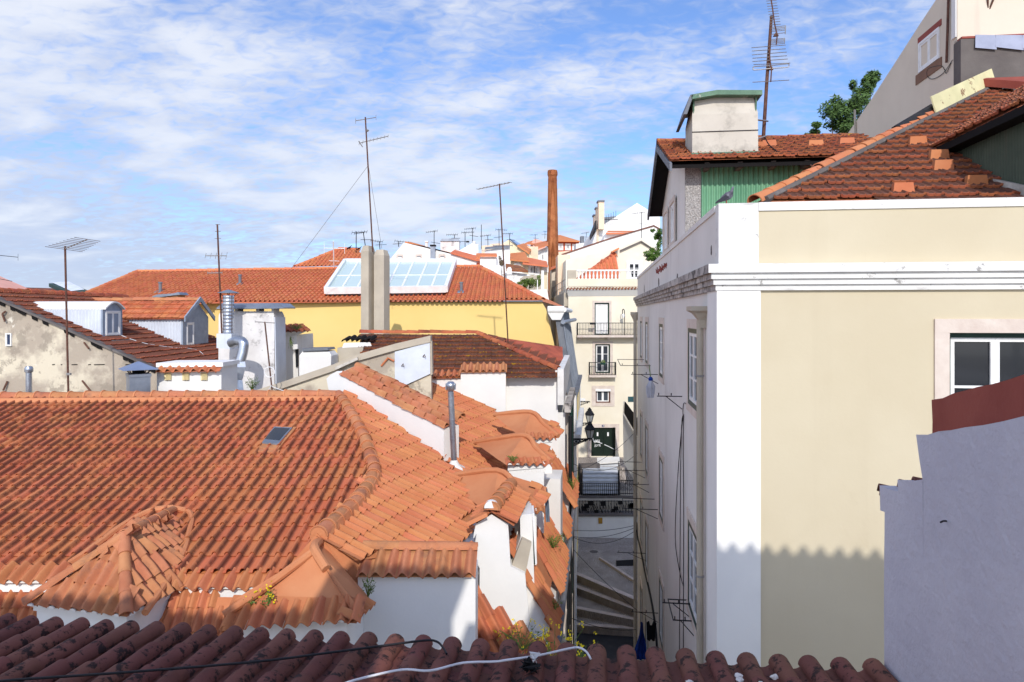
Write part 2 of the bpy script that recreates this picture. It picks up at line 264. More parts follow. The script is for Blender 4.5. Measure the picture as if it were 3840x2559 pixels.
# ------------------------------------------------------------------ tiles
PROF = {'lusa': [(-.105, .006), (-.06, .0), (-.002, .0), (.008, .016), (.018, .044), (.036, .066), (.056, .072), (.076, .064), (.094, .036), (.106, .002)],
        'canal': [(-.5 + i / 12, .26 * math.cos(2 * math.pi * i / 12 + math.pi) ) for i in range(13)],
        'flat': [(-.115, .016), (-.100, .030), (-.085, .012), (-.02, .010), (-.008, .026), (.006, .010), (.075, .010), (.09, .036), (.116, .030)]}
def tile_mesh(kind, w, e, mat, half=None):
    L = e * 1.12; pr = PROF[kind]; sw = {'lusa': .205, 'canal': 1.0, 'flat': .23}[kind]; k = w / sw
    pr = [(x * k * 1.01, z * (k if kind == 'canal' else min(k, 1.1))) for x, z in pr]; lift = {'lusa': .022, 'canal': .03, 'flat': .05}[kind]
    th = {'lusa': .016, 'canal': .02, 'flat': .042}[kind]; v = []; f = []; n = len(pr)
    for y, dz in ((0, lift), ({'lusa': .05, 'flat': .045}.get(kind, e * .5), lift * .92), (L, -.004)): v += [(x, y, z + dz) for x, z in pr]
    if kind == 'lusa':                            # collar at the lower end of the roll
        for i in range(n): 
            if pr[i][1] > .02: v[i] = (v[i][0] * 1.02, v[i][1], v[i][2] + .007)
    for r in range(2):
        for i in range(n - 1): f.append((r * n + i, r * n + i + 1, (r + 1) * n + i + 1, (r + 1) * n + i))
    b = len(v); v += [v[i] for i in range(n)] + [(v[i][0], .006, v[i][2] - th) for i in range(n)]
    for i in range(n - 1): f.append((b + n + i, b + n + i + 1, b + i + 1, b + i))
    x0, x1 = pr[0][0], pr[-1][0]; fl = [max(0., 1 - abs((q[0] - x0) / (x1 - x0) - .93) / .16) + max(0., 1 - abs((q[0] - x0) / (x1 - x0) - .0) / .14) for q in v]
    if kind == 'flat': fl = [0. if i >= b or q[1] < .01 else 1. for i, q in enumerate(v)]  # flat tiles: tops darkened, lips left bright, to paint in sunlit front edges
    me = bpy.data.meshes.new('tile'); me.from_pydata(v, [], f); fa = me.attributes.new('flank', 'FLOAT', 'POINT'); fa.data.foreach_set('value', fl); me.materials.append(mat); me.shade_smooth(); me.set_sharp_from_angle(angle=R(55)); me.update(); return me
def inside(p, poly):
    x, y = p; c = False; j = len(poly) - 1
    for i in range(len(poly)):
        xi, yi = poly[i]; xj, yj = poly[j]
        if (yi > y) != (yj > y) and x < (xj - xi) * (y - yi) / (yj - yi) + xi: c = not c
        j = i
    return c
def place(parent, me, mats, name, nmax):          # nearest ones as objects of their own, the rest as one joined part
    eye = Vector((0, 0, CZ)); mats.sort(key=lambda m: (m.translation - eye).length); L = origin(parent); T = Matrix.Translation(-L)
    for m in mats[:nmax]:
        o = bpy.data.objects.new(name, me); COL.objects.link(o); o.parent = parent; o.matrix_basis = T @ m
    rest = mats[nmax:]
    if rest:
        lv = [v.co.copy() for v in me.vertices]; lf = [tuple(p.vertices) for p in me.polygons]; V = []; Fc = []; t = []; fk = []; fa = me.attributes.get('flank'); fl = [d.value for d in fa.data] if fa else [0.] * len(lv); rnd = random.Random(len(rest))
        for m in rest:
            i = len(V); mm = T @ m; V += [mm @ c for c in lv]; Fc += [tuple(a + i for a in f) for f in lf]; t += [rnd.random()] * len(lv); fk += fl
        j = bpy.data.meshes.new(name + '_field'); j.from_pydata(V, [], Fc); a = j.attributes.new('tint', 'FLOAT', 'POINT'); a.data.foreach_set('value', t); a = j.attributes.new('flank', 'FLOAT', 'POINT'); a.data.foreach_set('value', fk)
        j.materials.append(me.materials[0]); j.shade_smooth(); j.set_sharp_from_angle(angle=R(55)); j.update()
        o = bpy.data.objects.new(name + '_field', j); COL.objects.link(o); o.parent = parent; o['kind'] = 'stuff'; ROOT[o] = L
def newell(p):
    n = Vector()
    for i in range(len(p)): n += p[i].cross(p[(i + 1) % len(p)])
    n.normalize(); return n if n.z > 0 else -n
def tiles(parent, poly, up, kind, w, e, mat, nmax=300, name='roof_tile', jit=.004, deck=True, seed=1, anchor=None, shrink=.0, dmat=None, lift=.0):
    n = newell(poly); up = (up - n * up.dot(n)).normalized(); ex = up.cross(n).normalized(); rnd = random.Random(seed)
    O = anchor or poly[0]; P2 = [((p - O).dot(ex), (p - O).dot(up)) for p in poly]; me = tile_mesh(kind, w, e, mat); mats = []
    u0, u1 = min(p[0] for p in P2), max(p[0] for p in P2); v0, v1 = min(p[1] for p in P2), max(p[1] for p in P2)
    if deck: obj('roof_deck', MB().poly([p - n * .012 for p in poly]), dmat or mat, parent, recalc=False)
    B = Matrix((ex, up, n)).transposed().to_4x4()
    r = 0; v = v0
    while v < v1:
        u = u0 + w / 2
        while u < u1 + w / 2:
            if inside((u, v + e * .5), P2):
                p = O + ex * (u + rnd.uniform(-jit, jit)) + up * (v + rnd.uniform(-jit, jit) * 2) + n * (lift + rnd.uniform(0, jit))
                mats.append(Matrix.Translation(p) @ B @ Matrix.Rotation(rnd.uniform(-jit, jit) * 2.5, 4, 'Z') @ Matrix.Rotation(rnd.uniform(-jit, jit) * 1.2, 4, 'Y'))
            u += w
        v += e
    place(parent, me, mats, name, nmax); return n
def barrel_mesh(r1, r2, L, mat, arc=180, n=9, th=.016):
    v = []; f = []; a0 = R(90 - arc / 2)
    for (r, y) in ((r1, 0), (r2, L), (r2 - th, L), (r1 - th, 0), (r1, 0)):
        v += [(r * math.cos(a0 + R(arc) * i / (n - 1)), y, r * math.sin(a0 + R(arc) * i / (n - 1))) for i in range(n)]
    for k in (0, 2, 3):
        for i in range(n - 1): f.append((k * n + i, k * n + i + 1, (k + 1) * n + i + 1, (k + 1) * n + i)[::-1])
    me = bpy.data.meshes.new('barrel'); me.from_pydata(v, [], f); me.materials.append(mat); me.shade_smooth(); me.set_sharp_from_angle(angle=R(50)); me.update(); return me
def basis(y, zhint):
    y = y.normalized(); x = y.cross(zhint).normalized(); z = x.cross(y); return Matrix((x, y, z)).transposed().to_4x4()
def ridge(parent, pts, r, L, mat, name='ridge_tile', up=ZV, sink=.35, jit=.01, mortar=None):
    me = barrel_mesh(r * 1.08, r * .9, L * 1.1, mat); mats = []; rnd = random.Random(7); lip = MB()
    for a, b in zip(pts, pts[1:]):
        d = b - a; n = max(1, round(d.length / L)); st = d / n
        for i in range(n):
            p = a + st * i - up * r * sink + Vector((rnd.uniform(-jit, jit), rnd.uniform(-jit, jit), rnd.uniform(-jit, jit)))
            mats.append(Matrix.Translation(p) @ basis(d, up))
            if mortar: B = basis(d, up).to_3x3(); lip.prism([p + B @ Vector((r * 1.16 * math.cos(R(t)), .0, r * 1.16 * math.sin(R(t)))) for t in range(0, 181, 20)], B @ Vector((0, .035, 0)))
    place(parent, me, mats, name, 300)
    if mortar: obj('ridge_mortar', lip, mortar, parent, kind='stuff')
def eave(parent, a, b, out, r, step, mat=None):   # white mortar half-moons under the lowest course
    mb = MB(); d = b - a; n = max(1, int(d.length / step)); x = d.normalized()
    for i in range(n):
        c = a + x * (step * (i + .5)); mb.prism([c + x * (r * math.cos(R(t))) + ZV * (r * .8 * math.sin(R(t))) for t in range(0, 181, 30)], out * .02)
    obj('eave_mortar', mb, mat or m_mortar, parent)
# ------------------------------------------------------------------ windows
def window(parent, O, U, N, w, h, fm, gm, rec=.12, fw=.06, nv=1, nh=1, sur=None, surm=None, outer=None, name='window', sill=False, bars=.035):
    # O lower-left corner of the opening on the wall face, U along the wall, N into the wall
    out = -N; mb = MB(); o = O + N * rec; f = outer or fm
    def fr(mb, o, w, h, t, dep):
        mb.box(o, U * w, ZV * t, N * dep); mb.box(o + ZV * (h - t), U * w, ZV * t, N * dep); mb.box(o + ZV * t, U * t, ZV * (h - 2 * t), N * dep); mb.box(o + U * (w - t) + ZV * t, U * t, ZV * (h - 2 * t), N * dep)
    fr(mb, o, w, h, fw, .06); wn = obj(name, mb, f, parent)
    sb = MB(); iw, ih = w - 2 * fw, h - 2 * fw; t = fw * .8
    for i in range(nv):
        q = o + U * (fw + iw * i / nv) + ZV * fw + N * .012; cw = iw / nv - (.004 if nv > 1 else 0); fr(sb, q, cw, ih, t, .04)
        for k in range(1, nh): sb.box(q + U * t + ZV * (ih * k / nh - bars / 2) + N * .006, U * (cw - 2 * t), ZV * bars, N * .03)
    obj('casement', sb, fm, wn); obj('pane', MB().poly([o + U * a + ZV * b + N * .045 for a, b in ((.01, .01), (w - .01, .01), (w - .01, h - .01), (.01, h - .01))]), gm, wn, recalc=False)
    if sur:
        s = MB(); z = out * .03
        s.box(O - U * sur + ZV * h, U * (w + 2 * sur), ZV * sur, z); s.box(O - U * sur, U * sur, ZV * h, z * .9); s.box(O + U * w, U * sur, ZV * h, z * .9); s.box(O - U * sur - ZV * sur * .8, U * (w + 2 * sur), ZV * sur * .8, z * 1.3)
        obj('window_surround', s, surm or m_stone, wn)
    return wn
def pwin(parent, pl, x0, y0, x1, y1, fm=None, gm=None, N=YV, **k):   # window given by its corners in photo pixels on a plane, set proud of it
    a = PT(pl, x0, y1); b = PT(pl, x1, y1); t = PT(pl, x0, y0); U = (b - a); U.z = 0; w = U.length
    return window(parent, a - N * k.pop('proud', .05), U.normalized(), N, w, t.z - a.z, fm or m_frameW, gm or m_glass, rec=0, **k)
def front(parent, px, d, dep, mat, name='wall', base=None, pl=None, vec=None, smooth=False):
    pl = pl or vplane(d); pts = [PT(pl, *p) for p in px]
    if base is not None: pts = [pts[0].xy.to_3d() + ZV * base] + pts + [pts[-1].xy.to_3d() + ZV * base]
    return obj(name, MB().prism(pts, vec if vec is not None else YV * dep), mat, parent, smooth)
def corrugated(parent, a, b, h0, h1, n, amp, mat, name='corrugated_sheet'):   # vertical ribs between two ground points
    d = b - a; u = d.normalized(); out = u.cross(ZV); lo = []; hi = []
    k = n * 6
    for i in range(k + 1):
        p = a + d * i / k + out * (amp * math.sin(2 * math.pi * i / 6)); lo.append(p + ZV * h0); t = i / k; hi.append(p + ZV * (h1 if not isinstance(h1, tuple) else h1[0] + (h1[1] - h1[0]) * t))
    mb = MB(); mb.loft([lo, hi], closed=False); return obj(name, mb, mat, parent, smooth=True, recalc=False)
# ------------------------------------------------------------------ antennas, plants, wires
def antenna(label, base, top, booms, mat=None, el=None, r=.018, group=None, extra=None):
    # booms: (fraction up the mast, direction, length back, length forward, elements, half length of an element, element direction)
    t = thing('antenna', label, 'antenna', base, group); obj('mast', MB().tube([base, base.lerp(top, .5), top], r, 6), mat or m_rust, t)
    bm = MB(); em = MB()
    for fr_, d, lb, lf, n, hl, ed in booms:
        c = base.lerp(top, fr_); d = d.normalized(); ed = ed.normalized(); obj('boom', MB().tube([c - d * lb, c + d * lf], r * .6, 5), el or m_steel, t)
        for i in range(n):
            q = c + d * (-lb + (lb + lf) * i / max(1, n - 1)); s = hl * (1 - .35 * i / max(1, n)); em.tube([q - ed * s, q + ed * s], r * .32, 4)
    if booms: obj('elements', em, el or m_steel, t, kind='stuff')
    if extra: obj('fittings', extra, el or m_steel, t)
    return t
def wire(name, label, pts, r, mat, cat='cable', sag=0., group=None):
    if sag and len(pts) == 2: a, b = pts; pts = [a.lerp(b, i / 12) - ZV * (sag * 4 * (i / 12) * (1 - i / 12)) for i in range(13)]
    elif len(pts) > 2: pts = smooth_line(pts)
    return solo(name, MB().tube(pts, r, 6), mat, label, cat, group, smooth=True)
def smooth_line(p, k=5):
    out = []
    for i in range(len(p) - 1):
        a, b, c, d = p[max(i - 1, 0)], p[i], p[i + 1], p[min(i + 2, len(p) - 1)]
        for j in range(k):
            t = j / k; out.append(.5 * ((2 * b) + (c - a) * t + (2 * a - 5 * b + 4 * c - d) * t * t + (3 * b - a - 3 * c + d) * t ** 3))
    return out + [p[-1]]
def leaves(mb, c, rad, n, size, rnd):
    for _ in range(n):
        while True:
            q = Vector((rnd.uniform(-1, 1), rnd.uniform(-1, 1), rnd.uniform(-1, 1)))
            if .25 < q.length < 1: break
        p = c + Vector((q.x * rad[0], q.y * rad[1], q.z * rad[2])); a = Vector((rnd.gauss(0, 1), rnd.gauss(0, 1), rnd.gauss(0, 1))).normalized(); b = a.orthogonal().normalized(); s = size * rnd.uniform(.6, 1.4)
        mb.poly([p - a * s, p + b * s * .45, p + a * s, p - b * s * .45])
def tree(label, base, clumps, trunk_r, size, n, mat=None, seed=1, name='tree', cat='tree'):
    t = thing(name, label, cat, base); rnd = random.Random(seed); mb = MB(); tr = MB()
    cs = sum((Vector(c[0]) for c in clumps), Vector()) / len(clumps); fork = base.lerp(cs, .45); tr.tube([base, base.lerp(fork, .5) + Vector((trunk_r, 0, 0)), fork], trunk_r, 7, trunk_r * .6)
    for c, rad in clumps:
        c = Vector(c); tr.tube([fork, fork.lerp(c, .6) + Vector((0, 0, rad[2] * .2)), c], trunk_r * .5, 5, trunk_r * .12)
        k = 9
        for _ in range(k):
            q = Vector((rnd.gauss(0, .5), rnd.gauss(0, .5), rnd.gauss(0, .5))); leaves(mb, c + Vector((q.x * rad[0], q.y * rad[1], q.z * rad[2])), [r_ * rnd.uniform(.3, .55) for r_ in rad], n // k, size, rnd)
    obj('trunk', tr, m_bark, t); obj('crown', mb, mat or m_leaf, t, recalc=False); return t
def weed(label, base, h, spread, n, flowers, seed=1, fm=None, name='weed', lean=(0, 0, 0)):
    t = thing(name, label, 'plant', base); rnd = random.Random(seed); st = MB(); lv = MB(); fl = MB(); lean = Vector(lean)
    for i in range(n):
        a = rnd.uniform(0, 6.28); k = rnd.uniform(.4, 1); e = base + Vector((math.cos(a) * spread * k, math.sin(a) * spread * k, h * rnd.uniform(.4, 1))) + lean * k; m = base.lerp(e, .5) + Vector((0, 0, h * .1)); st.tube([base, m, e], .006, 4, .003)
        leaves(lv, m, (spread * .4, spread * .4, h * .3), 6, .022, rnd)
        for q in range(flowers):
            c = e + Vector((rnd.gauss(0, .05), rnd.gauss(0, .05), rnd.gauss(0, .05)))
            for _ in range(5): a3 = Vector((rnd.gauss(0, 1), rnd.gauss(0, 1), rnd.gauss(0, 1))).normalized() * .013; b3 = a3.orthogonal().normalized() * .013; q3 = c + Vector((rnd.gauss(0, .015), rnd.gauss(0, .015), rnd.gauss(0, .015))); fl.poly([q3 - a3, q3 + b3, q3 + a3, q3 - b3])
    obj('stems', st, m_leaf2, t); obj('leaves', lv, m_leaf2, t, recalc=False, kind='stuff')
    if flowers: obj('flowers', fl, m_flower, t, recalc=False, kind='stuff')
    return t

# ================================================================== ground and the viewpoint terrace with unseen canopies added for shade
struct('ground', MB().poly([(-900, -300, 0), (900, -300, 0), (900, 1500, 0), (-900, 1500, 0)]), m_conc)
own = thing('terrace_shade_canopies', 'unseen terrace behind the viewpoint with tiled canopies added to cast shade', 'terrace', LP(4, -3, -17))
obj('wall', MB().box(LP(-12, -6, -17), E1 * 24, E2 * 7.0, ZV * 15.2), m_white, own)
def shade_canopy(x0, x1, z):
    poly = [LP(x0, -.2, z), LP(x1, -.2, z), LP(x1, -5.6, z + .9), LP(x0, -5.6, z + .9)]
    tiles(own, poly, -E2, 'canal', .24, .4, m_tileB, nmax=0, jit=.006); obj('canopy_boards', MB().prism([p - ZV * .04 for p in poly], ZV * -.06), m_white, own)
    for k in range(4): x = x0 + .3 + (x1 - x0 - .6) * k / 3; obj('post', MB().box(LP(x, -.6, -1.8), E1 * .12, E2 * .12, ZV * (z + 1.75)), m_white, own)
shade_canopy(-12, -1.9, 1.95); shade_canopy(-1.9, -.1, 2.95); shade_canopy(-.1, 1.2, 2.2); shade_canopy(1.2, 12, 3.38)  # unseen canopy strips, stepped in height to shape the shadows cast ahead

# ------------------------------------------------------------------ near roof of brown barrel tiles
nr = thing('near_roof', 'low lean-to roof of shaded brown barrel tiles below the viewpoint', 'roof', LP(0, 3, -17))
NY = 6.2; n1 = Vector((math.cos(R(NY)), -math.sin(R(NY)), 0)); n2 = Vector((math.sin(R(NY)), math.cos(R(NY)), 0))
def NP(x, y, z): v = n1 * x + n2 * y; v.z = CZ + z; return v
sl = .09; dn = (n2 - ZV * sl).normalized(); nu = n1.cross(dn).normalized()
c0 = NP(-.63, 5.56, -2.79)
me_c = barrel_mesh(.080, .066, .47, m_tileB, 175, 11); me_p = barrel_mesh(.098, .09, .47, m_tileB, 150, 9)
cov = []; pan = []; rnd = random.Random(3); STP = .2365
for i in range(-23, 13):
    for j in range(0, 7):
        p = c0 + n1 * (i * STP + rnd.uniform(-.006, .006)) - dn * (j * .405 + rnd.uniform(-.012, .012)) + nu * (.03 + .012 * (j == 0) + rnd.uniform(0, .006))
        B = basis(-dn, nu)
        cov.append(Matrix.Translation(p) @ B @ Matrix.Rotation(R(-1.4 + rnd.uniform(-.5, .5)), 4, 'X') @ Matrix.Rotation(R(rnd.uniform(-1.2, 1.2)), 4, 'Z'))
        q = c0 + n1 * ((i + .5) * STP) - dn * (j * .405 - .02) + nu * .085; pan.append(Matrix.Translation(q) @ B @ Matrix.Rotation(R(180), 4, 'Y') @ Matrix.Rotation(R(1.2), 4, 'X'))
place(nr, me_c, cov, 'cover_tile', 300); place(nr, me_p, pan, 'pan_tile', 300)
a = c0 - n1 * 5.6 - nu * .035; b = c0 + n1 * 2.98 - nu * .035
obj('roof_slab', MB().prism([a - dn * .12, b - dn * .12, b - dn * 3.4, a - dn * 3.4], -nu * .18), m_concD, nr)
obj('wall', MB().prism([NP(-6.0, 5.3, -17), NP(2.3, 5.3, -17), NP(2.3, 5.3, -3.0), NP(-6.0, 5.3, -3.0)], -n2 * 2.4), m_white, nr)
pl_nr = (c0 + nu * .13, nu)
wire('cable', 'black cable lying across the brown barrel tiles', [PT(pl_nr, *q) + ZV * .01 for q in ((-120, 2575), (53, 2556), (500, 2525), (960, 2487), (1258, 2450), (1450, 2425), (1592, 2407), (1637, 2411), (1660, 2432), (1675, 2458))], .009, m_cableK)
wire('cable', 'white cable looping over the ends of the brown tiles', [PT(pl_nr, *q) + ZV * .012 for q in ((1250, 2590), (1327, 2559), (1503, 2519), (1613, 2522), (1735, 2493), (1857, 2488), (1900, 2482), (2022, 2464), (2128, 2440), (2169, 2435), (2198, 2450), (2215, 2476))], .0085, m_cableW)
pk = MB(); rnd = random.Random(5); c = PT(pl_nr, 1990, 2500) - nu * .04
for k in range(14): v = [c + Vector((rnd.uniform(-.09, .09), rnd.uniform(-.1, .1), rnd.uniform(-.02, .09))) for _ in range(3)]; pk.poly(v)
lt = thing('litter', 'crumpled black and silver wrapper caught between two roof tiles', 'litter', c); obj('wrapper', pk, m_blk, lt)
pk = MB(); c2 = c + Vector((.02, .06, .07))
for k in range(8): pk.poly([c2 + Vector((rnd.uniform(-.06, .06), rnd.uniform(-.05, .05), rnd.uniform(-.03, .05))) for _ in range(3)])
obj('foil', pk, m_frameW, lt)
cr = random.Random(11)
for k, (x, y) in enumerate(((2588, 2540), (2685, 2552), (2768, 2515), (2772, 2530), (2852, 2548), (2905, 2520))):
    c = PT(pl_nr, x, y) - nu * .05; mb = MB().lathe(c, [(.004, 0), (.028, .005), (.03, .016), (.014, .028)], 7)
    for v in mb.v: v += Vector((cr.uniform(-.008, .008), cr.uniform(-.008, .008), cr.uniform(-.005, .005)))
    solo('mortar_crumb', mb, m_mortar, 'pale crumb of mortar lying in a tile channel', 'rubble', 'mortar crumbs on the brown roof')

# ------------------------------------------------------------------ shaded rough wall on the right
nw = thing('parapet_wall', 'rough white parapet wall in shade closing the brown roof', 'wall', LP(2.3, 4, -17))
XW = 2.205; pw = (LP(XW, 0, 0), -E1); side = [(3300, 1824), (3302, 1914), (3316, 1918), (3313, 2559)]
def wallpoly(pts, bot): q = [PT(pw, *p) for p in pts]; return q
def sub(P, k=.16, amp=.006, seed=2):              # uneven hand-trowelled outline
    r = random.Random(seed); out = []
    for a, b in zip(P, P[1:] + P[:1]):
        n = max(1, int((b - a).length / k))
        for i in range(n): out.append(a.lerp(b, i / n) + Vector((0, r.uniform(-amp, amp), r.uniform(-amp, amp))))
    return out
zb = CZ - 17
def prw(px, th, xa, mat, name, extra_near=0):
    pl = (LP(xa, 0, 0), -E1); P = [PT(pl, *p) for p in px]; P = sub(P); return obj(name, MB().prism(P, E1 * th), mat, nw)
prw([(3437, 1634), (3620, 1604), (3840, 1566), (4600, 1440), (6500, 1180), (6500, 4600), (3466, 3600), (3460, 1810), (3448, 1730)], .30, XW, m_lav, 'plaster_wall')
prw([(3367, 1803), (3461, 1801), (3470, 3600), (3367, 3600)], .28, XW + .004, m_lav, 'plaster_wall')
prw([(3300, 1824), (3369, 1845), (3372, 3600), (3316, 3600), (3316, 1920), (3302, 1914)], .26, XW + .008, m_lav, 'plaster_wall')
prw([(3495, 1503), (3620, 1464), (3840, 1409), (4700, 1200), (6600, 820), (6600, 1700), (3495, 1660)], .30, XW + .36, m_red, 'red_coping')
me_w = barrel_mesh(.085, .075, .4, m_tileB, 170, 11); B = basis(E1, ZV)
place(nw, me_w, [Matrix.Translation(PT((LP(XW + .1, 0, 0), -E1), x, y)) @ basis((E1 * .95 - ZV * .12 + E2 * -.25), ZV) for x, y in ((3292, 1852), (3368, 1838), (3420, 1830))], 'coping_tile', 9)
q = PT(pw, 3550, 1955); obj('hook', MB().tube([q, q - E1 * .02 + E2 * .0, q - E1 * .05 - E2 * .03], .006, 5), m_iron, nw)

# ------------------------------------------------------------------ cream corner building
XC, YC, YE = 1.734, 10.0, 29.2
cb = thing('corner_building', 'cream plastered corner building with white quoin, cornice and parapet', 'building', LP(XC, YC, -17))
fo = [(3.06, 15.25, 4.36, 16.75), (3.06, 11.6, 4.36, 13.2)]
O = LP(XC, YC, -17)
obj('front_wall', MB().grid(O, E1, ZV, 11, 17.4, fo, E2, .2), m_cream, cb, recalc=False)
so = []
for z0, z1 in ((15.35, 16.75), (11.6, 13.2), (8.3, 9.9), (5.0, 6.6)):
    for y0, y1 in ((11.85, 13.05), (17.9, 18.9), (23.1, 24.1), (26.0, 26.9)): so.append((y0 - YC, z0, y1 - YC, z1))
obj('side_wall', MB().grid(O, E2, ZV, YE - YC, 17.4, so, E1, .2), m_alley, cb, recalc=False)
obj('back_wall', MB().box(LP(XC + .02, YE, -17), E1 * 10.9, -E2 * .2, ZV * 17.4).box(LP(XC + 10.9, YC + .02, -17), E1 * .1, E2 * 19, ZV * 17.4), m_alley, cb)
obj('roof_slab', MB().box(LP(XC + .02, YC + .02, .3), E1 * 10.9, E2 * 19.1, ZV * .09), m_conc, cb)
obj('interior', MB().box(LP(XC + .35, YC + .35, -16.9), E1 * 10.2, E2 * 18.4, ZV * 17.0), m_void, cb)
for k, (a, b, c, d) in enumerate(fo): window(cb, O + E1 * a + ZV * b, E1, E2, c - a, d - b, m_frameW, m_glass, rec=.1, fw=.07, nv=2, nh=2, sur=.19, outer=m_frameG)
for (a, b, c, d) in so: window(cb, O + E2 * a + ZV * b, E2, E1, c - a, d - b, m_frameW, m_glassD, rec=-.028, fw=.08, nv=2, nh=3, sur=.17, outer=m_frameG)
# quoin, cornice, parapet (white on the sunny side, weathered on the alley side)
obj('quoin', MB().box(LP(XC - .03, YC - .035, -17), E1 * .60, E2 * .03, ZV * 17.35).box(LP(XC - .03, YC - .004, -17), E1 * .028, E2 * .8, ZV * 17.35), m_white, cb)
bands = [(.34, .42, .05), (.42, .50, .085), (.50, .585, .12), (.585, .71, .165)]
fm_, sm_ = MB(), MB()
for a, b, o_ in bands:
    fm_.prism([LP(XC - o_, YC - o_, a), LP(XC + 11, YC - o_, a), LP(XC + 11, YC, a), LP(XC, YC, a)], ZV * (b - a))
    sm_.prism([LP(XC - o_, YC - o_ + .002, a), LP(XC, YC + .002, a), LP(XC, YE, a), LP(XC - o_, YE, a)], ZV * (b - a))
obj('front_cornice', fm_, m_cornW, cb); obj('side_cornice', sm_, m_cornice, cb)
PZ = 1.585
obj('front_parapet', MB().box(LP(XC + .55, YC + .01, .71), E1 * 10.4, E2 * .22, ZV * (PZ - .83)), m_cream, cb)
obj('parapet_pier', MB().box(LP(XC, YC, .71), E1 * .55, E2 * .26, ZV * (PZ - .715)), m_cornW, cb)
obj('parapet_coping', MB().box(LP(XC + .55, YC - .012, PZ - .12), E1 * 10.4, E2 * .28, ZV * .12), m_cornW, cb)
obj('side_parapet', MB().box(LP(XC + .01, YC + .26, .71), E1 * .22, E2 * (YE - YC - .3), ZV * (PZ - .80)), m_alley, cb)
obj('side_coping', MB().box(LP(XC - .015, YC + .26, PZ - .09), E1 * .27, E2 * (YE - YC - .3), ZV * .09), m_alley, cb)
pc = MB()
for (x, y, w, h) in ((2667, 940, 10, 45), (2540, 1040, 12, 40), (2470, 1060, 16, 44), (2416, 1085, 10, 40), (2690, 1000, 8, 40)):
    p = PT((LP(XC + .008, 0, 0), E1), x, y); r = random.Random(x); k = w / F * p.y * 2.2; hh = h / F * p.y * .5
    pc.poly([p + E2 * (k * math.cos(t * .52) * r.uniform(.5, 1)) + ZV * (hh * math.sin(t * .52) * r.uniform(.6, 1)) for t in range(12)])
obj('bare_patch', pc, m_concD, cb, recalc=False)
# scrawl on the side parapet
gr = MB(); r = random.Random(4)
for k in range(9):
    x = 2460 + k * 4.4; pts = [PT((LP(XC - .002, 0, 0), E1), x + dx, 1020 - k * 3.6 + dy) for dx, dy in ((0, r.uniform(-14, 0)), (2, r.uniform(4, 16)), (4, r.uniform(-12, 2)), (5, r.uniform(2, 14)))]; gr.tube(pts, .012, 4)
obj('graffiti', gr, m_red, cb)
# hipped roof with flat tiles behind the parapet
SP = .55; plP = (LP(0, 10.35, 1.42), (ZV - E2 * SP).normalized())
hipA, hipB = PT(plP, 2838, 756), PT(plP, 3716, 322); g = PF(plP)
polyP = [LP(XC + .42, 10.35, 1.42), hipA, hipB, LP(9.5, 17.85, 1.42 + SP * 7.5), LP(9.5, 10.35, 1.42)]
polyP = [hipA, hipB, LP(9.6, 17.85, 1.42 + SP * 7.5), LP(9.6, 10.36, 1.426)]
tiles(cb, polyP, E2, 'flat', .245, .335, m_tileO, 300, jit=.011, seed=5, name='flat_tile')
obj('roof_slope', MB().poly([hipA - ZV * .03, hipB - ZV * .03, LP(XC + .4, 26, 1.2), LP(XC + .4, 13, 1.2)]), m_tileO, cb, recalc=False)
ridge(cb, [hipA + ZV * .02 - E1 * .03, hipB + ZV * .02 - E1 * .03], .125, .40, m_tileR, 'hip_tile', jit=.012)
mbm = MB().tube([hipA + E1 * .13 - E2 * .05 + ZV * .02, hipB + E1 * .13 - E2 * .05 + ZV * .02], .055, 6); obj('hip_mortar', mbm, m_concD, cb)
loose = [(3385, 728, 0), (3660, 700, 0), (3535, 640, 0), (3520, 600, 0), (3440, 548, 0)]
for k, (x, y, _) in enumerate(loose):              # stray blocks keeping the tiles down
    p = g(x, y) + ZV * .02; mb = MB().loft([[p + E1 * a * s + E2 * b * s * .5 + ZV * z for a, b in ((-.15, -.1), (.15, -.1), (.15, .1), (-.15, .1))] for z, s in ((-.02, 1.05), (.15, .9))])
    solo('clay_block', mb, m_tileR, 'orange hollow clay block weighing down the old flat tiles', 'block', 'clay blocks on the hipped roof')
# dormer with corrugated flank on the right
dm = thing('roof_dormer', 'dormer with dark green corrugated flank rising from the old tiled roof', 'dormer', LP(6.6, 12, 1.5)); DX, DZ = 6.31, 3.02
corrugated(dm, LP(DX, 13.35, 0), LP(DX, 9.9, 0), 1.0 , DZ, 46, .018, m_greenD)
obj('wall', MB().box(LP(DX + .03, 9.9, .9), E1 * 3.5, E2 * 3.5, ZV * (DZ - .9)), m_concD, dm)
dp = [LP(DX - .28, 9.3, DZ - .02), LP(DX - .28, 13.5, DZ - .02), LP(DX + 2.6, 15.2, DZ + 1.72), LP(DX + 2.6, 9.3, DZ + 1.72)]
tiles(dm, dp, E1, 'flat', .245, .335, m_tileO, 120, jit=.012, seed=8, name='flat_tile'); obj('eave_board', MB().box(LP(DX - .27, 9.3, DZ - .16), E1 * .5, E2 * 4.1, ZV * .12), m_black, dm)
bd = PT(plP, 3835, 715); solo('weathered_board', MB().loft([[W(x, y, d) for x, y, d in ring] for ring in (((3722, 672, 10.6), (3728, 670, 10.8), (3735, 700, 10.7), (3742, 716, 10.5)), ((3860, 700, 9.9), (3865, 696, 10.2), (3868, 733, 10.1), (3866, 740, 9.9)))]), m_wood, 'bleached grey plank lying in the gutter behind the coping', 'plank')
